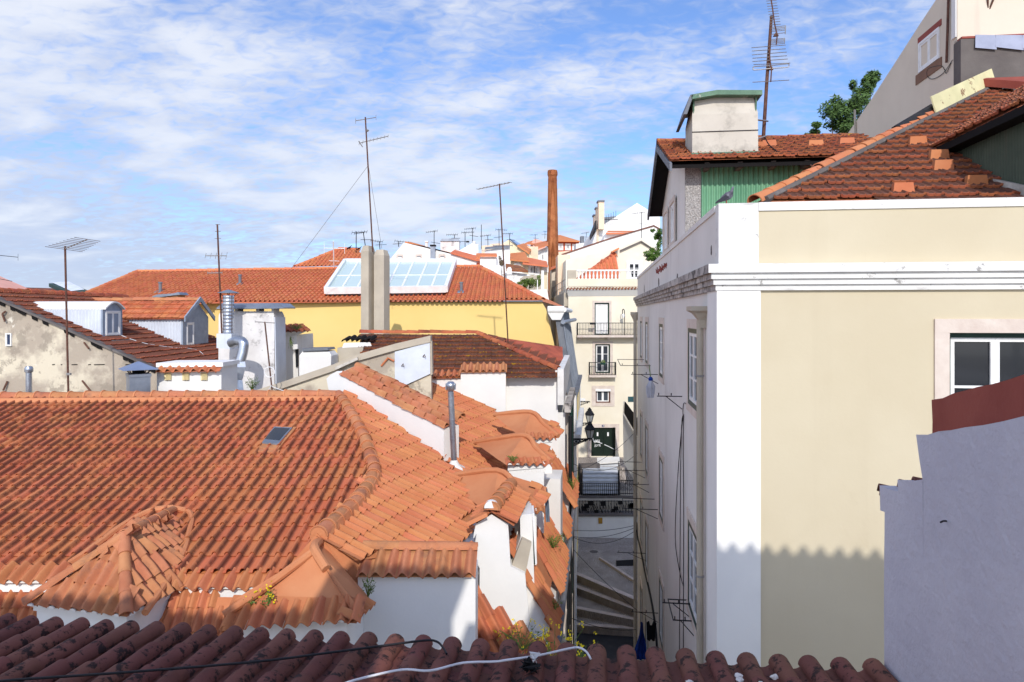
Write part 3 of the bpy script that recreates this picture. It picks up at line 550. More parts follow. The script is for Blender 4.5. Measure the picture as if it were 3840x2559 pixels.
# rusting sheet and gutter along the hip
sh = thing('flashing_sheet', 'cream sheet metal with rust patches propped along the hip', 'sheet metal', g(3500, 435))
P_ = [g(3516, 440) + ZV * .02, g(3738, 322) + ZV * .02]; up_ = ZV * .42 - E1 * .12
obj('sheet', MB().prism([P_[0], P_[1], P_[1] + up_ * .95, P_[0] + up_], -E1 * .02 + E2 * .02), m_rustyel, sh)
gt = MB().tube([g(3380, 492) + ZV * .02 - E1 * .1, g(3512, 425) + ZV * .1 - E1 * .1], .10, 8); obj('gutter', gt, m_iron, sh, smooth=True)

# ------------------------------------------------------------------ attic storey with green corrugated front
at = thing('attic_storey', 'attic storey with pale green corrugated front and tiled gable roof', 'house', LP(4, 17, .4)); AXL, AY0, AY1 = 1.946, 15.3, 20.5
obj('side_wall', MB().prism([LP(AXL, AY0, .4), LP(AXL, AY1, .4), LP(AXL, AY1, 3.15), LP(AXL, 17.85, 4.2), LP(AXL, AY0, 3.25)], E1 * 4.5), m_alley, at)
obj('pebble_pier', MB().box(LP(AXL - .01, AY0 - .06, .4), E1 * .33, E2 * .06, ZV * 2.85), m_pebble, at)
corrugated(at, LP(2.28, AY0 - .05, 0), LP(6.44, AY0 - .05, 0), .4, 3.32, 40, .022, m_greenC)
p0 = (LP(AXL, 0, 0), -E1)
for x0, y0, x1, y1 in ((2537, 752, 2521, 902), (2510, 792, 2497, 930)):
    a = PT(p0, x0, y1); b = PT(p0, x1, y1); t_ = PT(p0, x0, y0); window(at, a - E1 * .04, E2, E1, max(.7, (b - a).length), t_.z - a.z, m_frameW, m_glassE, rec=0, fw=.06, nv=2, sur=.12)
rp = [LP(1.55, 14.75, 3.26), LP(6.4, 14.75, 3.26), LP(6.4, 17.85, 4.42), LP(1.55, 17.85, 4.42)]
tiles(at, rp, E2, 'flat', .235, .335, m_tileO, 260, jit=.012, seed=9, name='flat_tile')
obj('far_slope', MB().prism([LP(1.55, 17.85, 4.4), LP(6.4, 17.85, 4.4), LP(6.4, 20.75, 3.02), LP(1.55, 20.75, 3.02)], ZV * -.1), m_black, at)
obj('eave_soffit', MB().prism([LP(1.58, 14.8, 3.17), LP(1.58, 17.85, 4.32), LP(1.58, 17.85, 4.26), LP(1.58, 14.8, 3.1)], E1 * 4.8), m_black, at); obj('verge_board', MB().prism([LP(1.53, 14.55, 3.16), LP(1.53, 17.85, 4.36), LP(1.53, 20.8, 2.98), LP(1.53, 20.8, 2.82), LP(1.53, 17.85, 4.2), LP(1.53, 14.55, 3.0)], E1 * .05), m_slate, at)  # soffit coloured black in place of the shadow under the eave
rf = MB()
for k in range(7): rf.box(LP(2.3 + k * .68, 14.9, 3.1), E1 * .1, E2 * .4, ZV * .13)
obj('rafter_end', rf, m_concD, at)
ridge(at, [LP(1.55, 17.85, 4.43), LP(6.4, 17.85, 4.43)], .12, .42, m_tileL)
for k, x in enumerate((3.62, 3.95, 4.9, 5.65)): 
    p = LP(x, 16.1 + .25 * (k % 2), 3.26 + .374 * (1.42 + .25 * (k % 2))); solo('clay_block', MB().loft([[p + E1 * a * s + E2 * b * s + ZV * z for a, b in ((-.16, -.1), (.16, -.1), (.16, .1), (-.16, .1))] for z, s in ((-.02, 1.05), (.12, .9))]), m_tileR, 'flat orange tile laid loose on the attic roof', 'tile', 'loose tiles on the attic roof')
ch = thing('chimney_stack', 'broad rendered chimney with green sheet hood on the attic roof', 'chimney', LP(2.8, 16, 3.5))
def ring(x0, x1, y0, y1, z): return [LP(x0, y0, z), LP(x1, y0, z), LP(x1, y1, z), LP(x0, y1, z)]
obj('stack', MB().loft([ring(2.10, 3.5, 15.35, 16.5, 3.3), ring(2.10, 3.49, 15.35, 16.5, 4.38), ring(2.17, 3.40, 15.42, 16.4, 4.78)]), M('chimney_render', S(206, 199, 186), S(192, 185, 172), 1.0, .9, .15, 14, spots=[(S(96, 92, 86), 1.3, .50, .16, .5)], streak=(S(150, 144, 134), 1.5, .6, .4)), ch)
obj('green_band', MB().box(LP(2.08, 15.32, 3.44), E1 * 1.44, E2 * .03, ZV * .1), m_greenpaint, ch)
hx0, hx1, hz = 2.06, 3.55, 4.72
obj('hood', MB().prism([LP(hx0, 15.2, hz + .06), LP(2.6, 15.2, hz + .14), LP(hx1, 15.2, hz + .10), LP(hx1, 15.2, hz + .0), LP(2.6, 15.2, hz + .04), LP(hx0, 15.2, hz - .04)], E2 * 1.5), m_greenpaint, ch)
obj('hood_flap', MB().prism([LP(hx0 - .02, 15.2, hz + .06), LP(hx0 - .02, 16.7, hz + .06), LP(hx0 - .16, 16.7, hz - .36), LP(hx0 - .16, 15.2, hz - .36)], E1 * .07), m_slate, ch)
obj('wire_band', MB().tube([LP(2.09, 15.335, 4.0), LP(3.5, 15.335, 4.0)], .008, 4), m_iron, ch)
hr = MB()
for x in (2.13, 3.45): hr.tube([LP(x, 15.38, 4.35), LP(x, 15.32, 4.72)], .018, 4)
obj('hood_strut', hr, m_greenpaint, ch)
AD = 15.9; ant = thing('antenna', 'tall rusty mast with stacked yagi aerials beside the chimney', 'antenna', W(2862, 530, AD))
obj('mast', MB().tube([W(2862, 530, AD), W(2876, 300, AD), W(2893, 60, AD)], .045, 8, .036), m_rust, ant); am = MB(); bm_ = MB()
def zz(x, y): return W(2600 + x / 2.614, y / 2.614, AD - .08)
for i in range(-4, 10): y = 8 + i * 26; cxx = 765 + i * 4.6; am.tube([zz(cxx - 50, y + 4), zz(cxx + 50, y - 4)], .008, 4)
for y0 in (262, 276, 290, 304, 330): am.tube([zz(768, y0 + 8), zz(905, y0 - 8)], .008, 4)
for y0 in (385, 397, 409, 421, 435): am.tube([zz(760, y0 + 4), zz(896, y0 - 8)], .008, 4)
for x0, y0, x1, y1 in ((570, 470, 905, 443), (575, 502, 907, 480), (575, 540, 915, 512), (580, 573, 917, 548), (580, 605, 925, 580), (590, 635, 950, 620), (580, 808, 940, 787)): am.tube([zz(x0, y0), zz(x1, y1)], .009, 4)
am.tube(smooth_line([zz(760, 672), zz(600, 688), zz(588, 672), zz(600, 655), zz(760, 645), zz(920, 628), zz(936, 640), zz(922, 660), zz(770, 672)], 3), .012, 5); am.tube([zz(903, 252), zz(901, 335)], .012, 4); am.tube([zz(896, 375), zz(894, 425)], .01, 4)
bm_.tube([zz(745, -110), zz(762, 0), zz(775, 80), zz(795, 230), zz(822, 350), zz(812, 440)], .016, 5); bm_.tube([zz(742, 455), zz(750, 580), zz(765, 690), zz(758, 805)], .016, 5)
for x, y in ((812, 338), (760, 668)): bm_.prism([zz(x - 24, y + 16), zz(x + 26, y + 14), zz(x + 14, y - 14), zz(x - 6, y - 18)], YV * .06)
obj('elements', am, m_steel, ant); obj('boom', bm_, m_rust, ant); obj('bracket', MB().tube([LP(3.47, 15.6, 4.3), W(2880, 455, AD - .05)], .02, 4).tube([LP(3.47, 15.6, 3.85), W(2875, 510, AD - .05)], .02, 4), m_steel, ant)
wire('cable', 'black aerial cable hanging down the green corrugated wall', [W(2868, 515, 15.0), W(2885, 545, 14.9), W(2920, 580, 14.7), W(2922, 640, 14.72), W(2912, 680, 14.72), W(2918, 712, 14.7)], .012, m_cableK)
# pigeon on the corner of the parapet
pg = thing('pigeon', 'grey pigeon standing on the white corner of the parapet', 'bird', LP(XC + .12, YC + .12, PZ - .0))
pb = LP(XC + .12, YC + .1, PZ); ax = nrm(E1 * .85 + ZV * .52); up3 = nrm(ax.cross(E2) * -1)
def bring(c, rx, rz, n=10): return [c + E2 * (rx * math.cos(2 * math.pi * i / n)) + (ZV * .75 - E1 * .5).normalized() * (rz * math.sin(2 * math.pi * i / n)) for i in range(n)]
bc = pb + ZV * .10
obj('body', MB().loft([bring(bc - ax * .17, .008, .006), bring(bc - ax * .10, .03, .018), bring(bc - ax * .04, .052, .045), bring(bc + ax * .03, .058, .06), bring(bc + ax * .08, .042, .048), bring(bc + ax * .10 + ZV * .03, .026, .028), bring(bc + ax * .105 + ZV * .055, .022, .024), bring(bc + ax * .115 + ZV * .075, .016, .016), bring(bc + ax * .13 + ZV * .078, .005, .005)]), M('pigeon_grey', S(120, 120, 130), S(70, 68, 78), 14, .7, .1, 60), pg, smooth=True)
obj('wing', MB().loft([[bc + ax * a + E2 * -.056 + up3 * b for a, b in ((.03, .03), (.0, -.03), (-.14, -.02), (-.19, -.005), (-.1, .03))], [bc + ax * a + E2 * -.048 + up3 * b for a, b in ((.03, .03), (.0, -.03), (-.14, -.02), (-.19, -.005), (-.1, .03))]]), M('pigeon_wing', S(58, 58, 66)), pg)
obj('leg', MB().tube([bc - ZV * .03 - E2 * .02, pb - E2 * .02 + E1 * .01 - ZV * .0], .005, 5), m_red, pg); obj('leg', MB().tube([bc - ZV * .03 + E2 * .02, pb + E2 * .02 + E1 * .01], .005, 5), m_red, pg)
# downpipes
dp_ = thing('downpipe', 'cream downpipe with flared hopper on the grey alley wall', 'pipe', LP(XC - .08, 11.2, -17))
obj('pipe', MB().tube([LP(XC - .08, 11.2, -16.9), LP(XC - .08, 11.2, -.1)], .055, 10), m_conc, dp_, smooth=True)
def sq(c, s, z): return [LP(XC - .002 - .16 * s, c - .17 * s, z), LP(XC - .002, c - .17 * s, z), LP(XC - .002, c + .17 * s, z), LP(XC - .002 - .16 * s, c + .17 * s, z)]
obj('hopper', MB().loft([sq(11.2, .55, -.22), sq(11.2, .7, -.08), sq(11.2, 1.15, .02), sq(11.2, 1.6, .06), sq(11.2, 1.6, .13)]), m_conc, dp_)
for z in (-1.0, -4.2, -7.4): obj('pipe_clip', MB().lathe(LP(XC - .08, 11.2, z), [(.058, 0), (.064, .005), (.064, .03), (.058, .035)], 10), m_steel, dp_)
d2 = thing('downpipe', 'pale downpipe at the far end of the grey alley wall', 'pipe', LP(XC - .1, 29.0, -17)); obj('pipe', MB().tube([LP(XC - .1, 29.0, -16.9), LP(XC - .1, 29.0, -.2)], .07, 10), m_conc, d2, smooth=True)
obj('hopper', MB().lathe(LP(XC - .1, 29.0, -.3), [(.07, 0), (.1, .1), (.2, .3), (.2, .4)], 8), m_conc, d2)
# clothes brackets
def bracket(label, px, y, n, l=.5, sep=.0, strut=True):
    p = PT((LP(XC, 0, 0), E1), px, y); t = thing('clothes_bracket', label, 'bracket', p, 'clothes brackets on the alley wall')
    obj('arm', MB().box(p - E1 * l - ZV * .012, E1 * l, E2 * .018, ZV * .018), m_iron, t)
    if sep: obj('arm', MB().box(p - E1 * l - ZV * .012 + E2 * sep, E1 * l, E2 * .018, ZV * .018), m_iron, t); obj('rail', MB().tube([p - E1 * l, p - E1 * l + E2 * sep], .012, 5), m_iron, t)
    if strut: obj('strut', MB().tube([p - E1 * l * .65, p - ZV * .26], .009, 5), m_iron, t)
    pb_ = MB()
    for k in (.45, .95): pb_.box(p - E1 * l * k + ZV * .013, E1 * .02, E2 * .02, ZV * .05)
    obj('pulley', pb_, m_iron, t); return p
bracket('iron clothes bracket with pulleys below the topmost near window', 2558, 1487, 1)
bracket('long iron clothes frame under the far top windows', 2440, 1372, 1, .95, 3.0, False)
bracket('iron clothes bracket carrying the mop', 2468, 1405, 1, .75)
bracket('double iron clothes bracket at the far second storey', 2420, 1766, 1, .9, 1.4); bracket('iron clothes bracket just under the far second-storey sill', 2434, 1818, 1, .8)
bracket('double iron clothes bracket beside the middle window', 2467, 1912, 1, .95, 1.1); bracket('iron clothes bracket above the dark alley steps', 2424, 2076, 1, 1.0)
bracket('iron clothes bracket left of the low near window', 2592, 2266, 1, .52); bracket('bent iron clothes frame under the low near window', 2602, 2330, 1, .36, .9); bracket('iron clothes bracket holding the hanging washing', 2468, 2300, 1, .75)
p = PT((LP(XC - .4, 0, 0), E1), 2440, 1420)
mp = thing('mop', 'grey string mop hanging head down from a clothes bracket', 'mop', p - ZV * .4); mb = MB(); r = random.Random(2)
for k in range(26): a = r.uniform(0, 6.28); e = p + Vector((math.cos(a) * .09 * r.random(), math.sin(a) * .09 * r.random(), -.38 - r.random() * .1)); mb.tube([p, p.lerp(e, .5) + Vector((math.cos(a) * .06, math.sin(a) * .06, 0)), e], .012, 4)
obj('strings', mb, m_grey, mp); obj('head', MB().lathe(p - ZV * .05, [(.05, 0), (.06, .04), (.03, .09)], 8), m_blue, mp); obj('handle', MB().tube([p, p + ZV * .3 + E2 * .5], .012, 5), m_leaf2, mp)
def cloth(name, label, pts, d, mat, fold=.05):
    P = [W(x, y, d) for x, y in pts]; n = len(P) // 2; mb = MB(); rows = 7; cols = 9; r = random.Random(len(label)); f = []; bk = []
    L_, R_ = P[:n], P[n:][::-1]
    def at_(S_, t): t *= (len(S_) - 1); i = min(int(t), len(S_) - 2); return S_[i].lerp(S_[i + 1], t - i)
    G = [[at_(L_, j / rows).lerp(at_(R_, j / rows), i / cols) + YV * (fold * math.sin(i * 1.9 + j * .3)) for i in range(cols + 1)] for j in range(rows + 1)]
    mb.loft(G, closed=False); mb.loft([[p + YV * .025 for p in row] for row in G], closed=False); return solo(name, mb, mat, label, 'cloth', smooth=True)
cloth('laundry', 'bright blue cloth hanging in the alley below a bracket', [(2403, 2335), (2398, 2390), (2380, 2440), (2378, 2475), (2425, 2475), (2424, 2420), (2412, 2370), (2410, 2335)], 21, m_blue)
t = solo('laundry', MB().loft([[W(x, y, 18.0 + o) for x, y in ((2424, 2335), (2434, 2328), (2438, 2345), (2444, 2345), (2450, 2328), (2462, 2338), (2458, 2365), (2456, 2404), (2448, 2406), (2442, 2398), (2436, 2406), (2426, 2400), (2425, 2365))] for o in (0, .06)]), m_blk, 'small black garment hanging on a peg rack in the alley', 'clothing')
# loose cables on the alley wall
pa = (LP(XC - .03, 0, 0), E1)
for k, pts in enumerate((((2562, 1555), (2556, 1600), (2552, 1800), (2550, 2100), (2548, 2400), (2547, 2600)), ((2563, 1555), (2562, 1700), (2564, 1900), (2563, 2200), (2562, 2600)), ((2561, 1560), (2548, 1700), (2535, 1900), (2533, 2040), (2550, 2150), (2563, 2200)), ((2578, 1520), (2565, 1512), (2561, 1540), (2562, 1560)))):
    wire('cable', 'thin dark cable dangling down the grey alley wall', [PT(pa, *q) for q in pts], .009, m_cableK, group='cables on the alley wall')
wire('cable', 'thick black cable bundle sagging along the far alley wall', [PT(pa, *q) for q in ((2387, 1960), (2390, 2010), (2400, 2050), (2420, 2150), (2440, 2240), (2455, 2330), (2463, 2420), (2466, 2560))], .035, m_cableK)

# ------------------------------------------------------------------ big beige house on the right
bh = thing('beige_house', 'tall beige grey house with a blank sloping side wall and one window', 'house', LP(12, 22, -17)); BX = 8.9
pb_ = (LP(BX, 0, 0), -E1); edge = [(3010, 720), (3130, 560), (3180, 500), (3260, 385), (3370, 215), (3450, 90), (3530, -30), (3590, -130), (3590, 900), (3010, 900)]
obj('side_wall', MB().prism([PT(pb_, *q) for q in edge], E1 * 5), m_beige, bh)
a = PT(pb_, 3524, 218); b = PT(pb_, 3447, 260); t_ = PT(pb_, 3524, 100)
window(bh, a.xy.to_3d() + ZV * a.z - E1 * .03, E2, E1, (b.xy - a.xy).length, t_.z - a.z, m_frameW, m_glassE, rec=0, fw=.07, nv=2, sur=.0)
sd = MB().box(a - E1 * .02 - ZV * .28 - E2 * .12, E2 * ((b.xy - a.xy).length + .3), E1 * .03, ZV * .27); obj('brown_sill', sd, M('brown_patch', S(136, 104, 86), None, 3), bh); obj('red_lintel', MB().box(t_ - E1 * .02 - E2 * .1, E2 * ((b.xy - a.xy).length + .15), E1 * .03, ZV * .16), m_red, bh)  # red strip above the window is the lintel
cn = PT(pb_, 3592, 300); YF = 18.3
obj('front_wall', MB().box(LP(BX + .12, YF, -17), E1 * 6, E2 * .15, ZV * 29), m_rough, bh)
obj('corner_pipe', MB().box(LP(BX - .03, YF - .12, 6.9), E1 * .26, E2 * .2, ZV * 5), m_white, bh); obj('reveal', MB().box(LP(BX + .24, YF - .05, 6.9), E1 * .28, E2 * .1, ZV * 5), m_concD, bh)
obj('lower_wall', MB().box(LP(BX - .02, YF - .35, 1), E1 * 6, E2 * .34, ZV * 5.75), m_concD, bh)
obj('green_skirting', MB().box(LP(BX + .5, YF - .03, 6.78), E1 * .72, E2 * .04, ZV * .50).box(LP(BX + 1.22, YF - .025, 6.78), E1 * 4, E2 * .03, ZV * .28), M('dark_green_damp', S(52, 76, 56), S(84, 92, 66), 3, .5, .2, 16), bh)
fl = MB(); r = random.Random(3); x = BX + .3
for k in range(7): w_ = r.uniform(.35, .75); fl.prism([LP(x, YF - .37, 6.83 - .03 * k), LP(x + w_, YF - .37, 6.80 - .03 * k), LP(x + w_ + .02, YF - .40, 6.50 - .035 * k - r.uniform(0, .12)), LP(x - .02, YF - .40, 6.54 - .035 * k - r.uniform(0, .1))], -E2 * .012 - E1 * 0); x += w_ + .01
obj('flashing', fl, m_lead, bh, kind='stuff'); obj('coping', MB().box(LP(BX, YF - .36, 6.76), E1 * 6, E2 * .36, ZV * .05), m_red, bh)
obj('rod', MB().tube([LP(BX + .72, YF - .1, 7.45), LP(BX + 1.05, YF - .5, 8.6)], .022, 5).tube([LP(BX + .72, YF - .1, 7.45), LP(BX + .6, YF - .4, 8.6)], .022, 5), m_rust, bh)
obj('rod', MB().tube([LP(BX + 2.05, YF - .1, 7.6), LP(BX + 2.4, YF - .5, 8.6)], .022, 5).tube([LP(BX + 2.05, YF - .1, 7.6), LP(BX + 1.9, YF - .4, 8.6)], .022, 5), m_rust, bh)
obj('red_pipe', MB().tube([PT(pb_, 3557, 235) - E1 * .05, PT(pb_, 3561, 120) - E1 * .05, PT(pb_, 3566, -60) - E1 * .05], .03, 6), m_rust, bh)
wire('cable', 'wire loop hanging on the beige side wall', [PT(pb_, x, y) - E1 * .02 for x, y in ((3575, 225), (3540, 275), (3500, 297), (3480, 285), (3485, 258), (3530, 247), (3545, 262), (3552, 275), (3570, 235))], .008, m_iron)
obj('ridge_cap', MB().prism([LP(9.0, 17.5, 5.45), LP(11.5, 17.5, 5.45), LP(11.5, 15.6, 4.6), LP(10.1, 15.6, 4.6)], ZV * .18), m_red, bh)
obj('side_pipe', MB().tube([PT(pb_, 3213, 530) - E1 * .04, PT(pb_, 3210, 412) - E1 * .04], .035, 6), m_conc, bh)
tc_ = W(3150, 430, 33); tree('leafy green tree showing above the attic roof', Vector((tc_.x, tc_.y, 0)), [(W(3120, 440, 33), (.75, .8, .95)), (W(3065, 490, 33), (.4, .5, .35)), (W(3185, 400, 33), (.7, .8, 1.1)), (W(3225, 350, 33.5), (.5, .6, .8)), (W(3270, 300, 34), (.4, .5, .6)), (W(3180, 490, 33), (1.0, .8, .6))], .16, .10, 1500)
tb = W(2455, 1000, 30.5); tree('small bright green bush beside the far end of the grey parapet', Vector((tb.x + .2, tb.y, 12)), [(W(2468, 880, 31), (.25, .3, .32)), (W(2465, 930, 31), (.3, .3, .35)), (W(2440, 965, 30.8), (.42, .3, .22)), (W(2470, 990, 31), (.3, .3, .25))], .05, .05, 800, M('leaf_bright', S(96, 128, 52), S(64, 92, 36), 3, .6, 0), 4, 'bush', 'bush')

# ================================================================== near left house with the big tiled roof
ha = thing('near_house', 'white house with a wide orange tiled roof and hipped dormers', 'house', (-6, 13.5, 0))
plA = (Vector((0, 0, CZ - 7.045)), Vector((0, -.285, 1)).normalized()); A = PF(plA)
P1 = A(1400, 1768); hd = Vector((.94, -.34, 0)); plR = (P1, (ZV + hd * .38).normalized()); Rf = PF(plR)
tiles(ha, [A(-620, 1500), A(1262, 1486), A(1330, 1565), A(1398, 1768), A(1340, 1885), A(1215, 2010), A(1075, 2135), A(1040, 2152), A(-620, 2135)], YV, 'lusa', .205, .42, m_tileA, 300, seed=2, jit=.003)
tiles(ha, [Rf(1275, 1480), Rf(1318, 1480), Rf(1660, 1718), Rf(1795, 1885), Rf(1712, 2052), Rf(1335, 2100), Rf(1205, 2015), Rf(1335, 1888), Rf(1400, 1768), Rf(1335, 1560)], -hd, 'lusa', .2, .40, m_tileR, 300, seed=3, jit=.003)
ridge(ha, [A(-620, 1497) + ZV * .05, A(1255, 1484) + ZV * .05], .15, .42, m_hip, mortar=m_render)
obj('ridge_bed', MB().tube([A(-620, 1512) + ZV * .0, A(1255, 1500) + ZV * .0], .11, 6), m_render, ha)
hp = [Rf(1195, 2012), Rf(1262, 1955), Rf(1340, 1882), Rf(1392, 1815), A(1404, 1762), A(1368, 1650), A(1320, 1560), A(1270, 1484)]
ridge(ha, [p + ZV * .06 for p in hp], .135, .36, m_hip, 'hip_tile', mortar=m_render)
obj('hip_bed', MB().tube([p - ZV * .02 for p in smooth_line(hp, 3)], .15, 8), m_render, ha, smooth=True)
# eave course in two stretches, a white band under it
def canal_row(par, a, b, back, rise, mat, w=.2, e=.36, nm=60, mort=True, drop=.0):
    up_ = back + ZV * rise; tiles(par, [a, b, b + up_, a + up_], up_, 'canal', w, up_.length * .99, mat, nm, 'eave_tile', jit=.006)
    if mort: n_ = -back.normalized(); eave(par, a + ZV * .0 - n_ * .01, b - n_ * .01, n_, w * .27, w)
for x0, x1, y0, y1 in ((-620, 215, 2182, 2188), (630, 1080, 2205, 2212)):
    a, b = W(x0, y0, 10.38), W(x1, y1, 10.32); canal_row(ha, a, b, YV * .33, .16, m_tileR)
    obj('eave_band', MB().prism([a + ZV * -.03 + YV * .06, b + ZV * -.03 + YV * .06, b + ZV * -.16 + YV * .06, a - ZV * .16 + YV * .06], YV * .3), m_white, ha)
low = [W(-620, 2222, 10.42), W(930, 2240, 10.36), W(930, 2470, 9.85), W(-620, 2440, 9.9)]
tiles(ha, low, Vector((0, .5, 1)), 'canal', .155, .34, m_tileR, 160, 'mansard_tile', seed=6, jit=.008)
obj('house_wall', MB().prism([Vector((-18, 9.95, 0)), Vector((-2.2, 9.95, 0)), Vector((-2.2, 9.95, CZ - 5.1)), Vector((-18, 9.95, CZ - 5.1))], YV * .2), m_white, ha)
body = [Vector((-18, 10.5, 0)), Vector((-2.6, 10.5, 0)), Vector((-2.6, 18, 0)), Vector((-18, 18, 0))]
obj('house_body', MB().prism(body, ZV * (CZ - 5.0)), m_white, ha); obj('house_body', MB().prism([Vector((-2.6, 10.9, 0)), LP(-1.5, 11.2, -17), LP(-1.7, 21, -17), Vector((-2.6, 20, 0))], ZV * (CZ - 6.9)), m_white, ha)
# skylight
sk = obj('skylight', MB().loft([[A(x, y) + ZV * z for x, y in ((968, 1690), (1042, 1697), (1112, 1613), (1024, 1610))] for z in (.0, .07)]), m_hip, ha)
obj('skylight_frame', MB().loft([[A(x, y) + ZV * z for x, y in ((983, 1676), (1044, 1682), (1096, 1620), (1028, 1617))] for z in (.05, .10)]), m_zinc, sk)
obj('pane', MB().poly([A(x, y) + ZV * .105 for x, y in ((992, 1664), (1048, 1669), (1087, 1624), (1030, 1621))]), m_glass, sk, recalc=False)
obj('apron', MB().loft([[A(x, y) + ZV * z for x, y in ((955, 1700), (1045, 1706), (1050, 1696), (962, 1690))] for z in (.02, .05)]), m_hip, sk)
# dormer with barrel tiles
d1 = thing('hipped_dormer', 'white hipped dormer covered with mortared barrel tiles', 'dormer', W(300, 2400, 10)); f1 = Vector((math.cos(R(13.5)), -math.sin(R(13.5)), 0)); f2 = Vector((math.sin(R(13.5)), math.cos(R(13.5)), 0))
pd = (W(474, 2330, 9.55), -f2); D = PF(pd); wl, wr = D(138, 2330), D(474, 2330); zt = D(440, 2296).z
obj('wall', MB().prism([Vector((wl.x, wl.y, 9)), Vector((wr.x, wr.y, 9)), Vector((wr.x, wr.y, zt)), Vector((wl.x, wl.y, zt))], f2 * 2.2), m_white, d1)
obj('moulding', MB().prism([Vector((wl.x, wl.y, zt - .11)) - f1 * .03 - f2 * .03, Vector((wr.x, wr.y, zt - .11)) + f1 * .03 - f2 * .03, Vector((wr.x, wr.y, zt)) + f1 * .03 - f2 * .03, Vector((wl.x, wl.y, zt)) - f1 * .03 - f2 * .03], f2 * 1.9), m_white, d1)
ov = .09; eL = Vector((wl.x, wl.y, zt)) - f1 * ov - f2 * ov; eR = Vector((wr.x, wr.y, zt)) + f1 * ov - f2 * ov; wid = (eR - eL).length
apx = W(468, 2012, eL.lerp(eR, .5).y + .72); rend = A(648, 1928) + ZV * .05; eRb = eR + f2 * 2.2; eLb = eL + f2 * 2.2
tiles(d1, [eL, eR, apx], f2 + ZV, 'canal', .185, .36, m_hip, 60, 'barrel_tile', seed=4, jit=.008); eM = eR + f2 * 1.55; tiles(d1, [eR, eM, apx], -f1 + ZV, 'canal', .185, .34, m_hip, 60, 'barrel_tile', seed=5, jit=.012); tiles(d1, [eM, rend, apx], -f1 + ZV, 'canal', .185, .34, m_hip, 60, 'barrel_tile', seed=7, jit=.012); tiles(d1, [eLb, eL, apx, rend], f1 + ZV, 'canal', .185, .36, m_hip, 40, 'barrel_tile', seed=6, jit=.008)
for q in ((eL, apx), (eR, apx), (apx, rend)): ridge(d1, [q[0] + ZV * .05, q[1] + ZV * .05], .085, .34, m_hip, 'hip_tile')
eave(d1, eL - ZV * .01, eR - ZV * .01, -f2, .05, .185); eave(d1, eR - ZV * .01, eRb - ZV * .01, f1, .05, .185)
vly = MB().tube(smooth_line([eR + f1 * .12 + f2 * .2 - ZV * .02, A(668, 2120) + ZV * .03, A(705, 2020) + ZV * .03, A(715, 1935) + ZV * .04, A(640, 1915) + ZV * .05]), .05, 8); obj('valley_render', vly, m_render, d1, smooth=True)
vl2 = MB().tube(smooth_line([A(235, 2130) + ZV * .0, A(330, 2075) + ZV * .03, A(450, 1985) + ZV * .03, A(560, 1925) + ZV * .03, A(650, 1912) + ZV * .03]), .06, 8); obj('valley_render', vl2, m_render, d1, smooth=True)
# dormer with smooth rendered roof
d2_ = thing('rendered_dormer', 'hipped dormer with a smooth orange rendered roof and weeds', 'dormer', W(1100, 2430, 10))
eL, eR, apx, bR, bL = W(838, 2318, 9.45), W(1337, 2336, 9.2), W(1179, 2066, 10.15), W(1398, 2258, 9.95), W(1075, 2128, 10.7); aB = W(1205, 2035, 10.7)
def curved(tri, n=10, sag=.06):                   # a hand-rendered face, sagging a little between its edges
    a, b, c = tri; mb = MB(); rows = []; nn = (b - a).cross(c - a).normalized(); nn = nn if nn.z > 0 else -nn; r = random.Random(n)
    for j in range(n + 1): rows.append([a.lerp(c, j / n).lerp(b.lerp(c, j / n), i / n) - nn * (sag * math.sin(math.pi * i / n) * math.sin(math.pi * min(1, j / n + .15)) + r.uniform(-.006, .006)) for i in range(n + 1)])
    mb.loft(rows, closed=False); return mb
obj('roof_face', curved((eL + YV * .25 + ZV * .12, eR + YV * .2 + ZV * .10, apx)), m_render, d2_, smooth=True); obj('roof_face', curved((eR + ZV * .05, bR, apx), 8), m_render, d2_, smooth=True); obj('roof_face', curved((bL, eL + YV * .1 + ZV * .05, apx), 8), m_render, d2_, smooth=True); obj('roof_face', MB().poly([bR, aB, apx]).poly([apx, aB, bL]), m_render, d2_)
canal_row(d2_, eL, eR, YV * .34, .19, m_tileR, .178); canal_row(d2_, eR, bR, nrm(Vector((-1, .2, 0))) * .24, .12, m_tileR, .178)
obj('wall', MB().prism([W(912, 2325, 9.5), W(1300, 2335, 9.35), W(1300, 2700, 9.35), W(912, 2700, 9.5)], YV * 1.3), m_white, d2_); obj('hip_roll', MB().tube(smooth_line([aB + ZV * .03, apx + ZV * .04, apx.lerp(eR, .3) + ZV * .03]), .07, 8), m_render, d2_, smooth=True)
obj('hip_roll', MB().tube([apx, eL.lerp(apx, .35), eL + ZV * .04], .06, 8), m_render, d2_, smooth=True)
obj('rendered_cheek', curved((W(1068, 2140, 10.72), W(1345, 2195, 10.45), W(1190, 2000, 10.62)), 10, -.03), m_render, d2_, smooth=True); obj('rendered_cheek', curved((W(1345, 2195, 10.5), W(1385, 2085, 10.62), W(1190, 2000, 10.66)), 10, .0), m_render, d2_, smooth=True); obj('rendered_cheek', MB().poly([W(1345, 2195, 10.5), W(1400, 2260, 10.0), W(1250, 2150, 10.35), W(1190, 2010, 10.64)]), m_render, d2_, recalc=False)
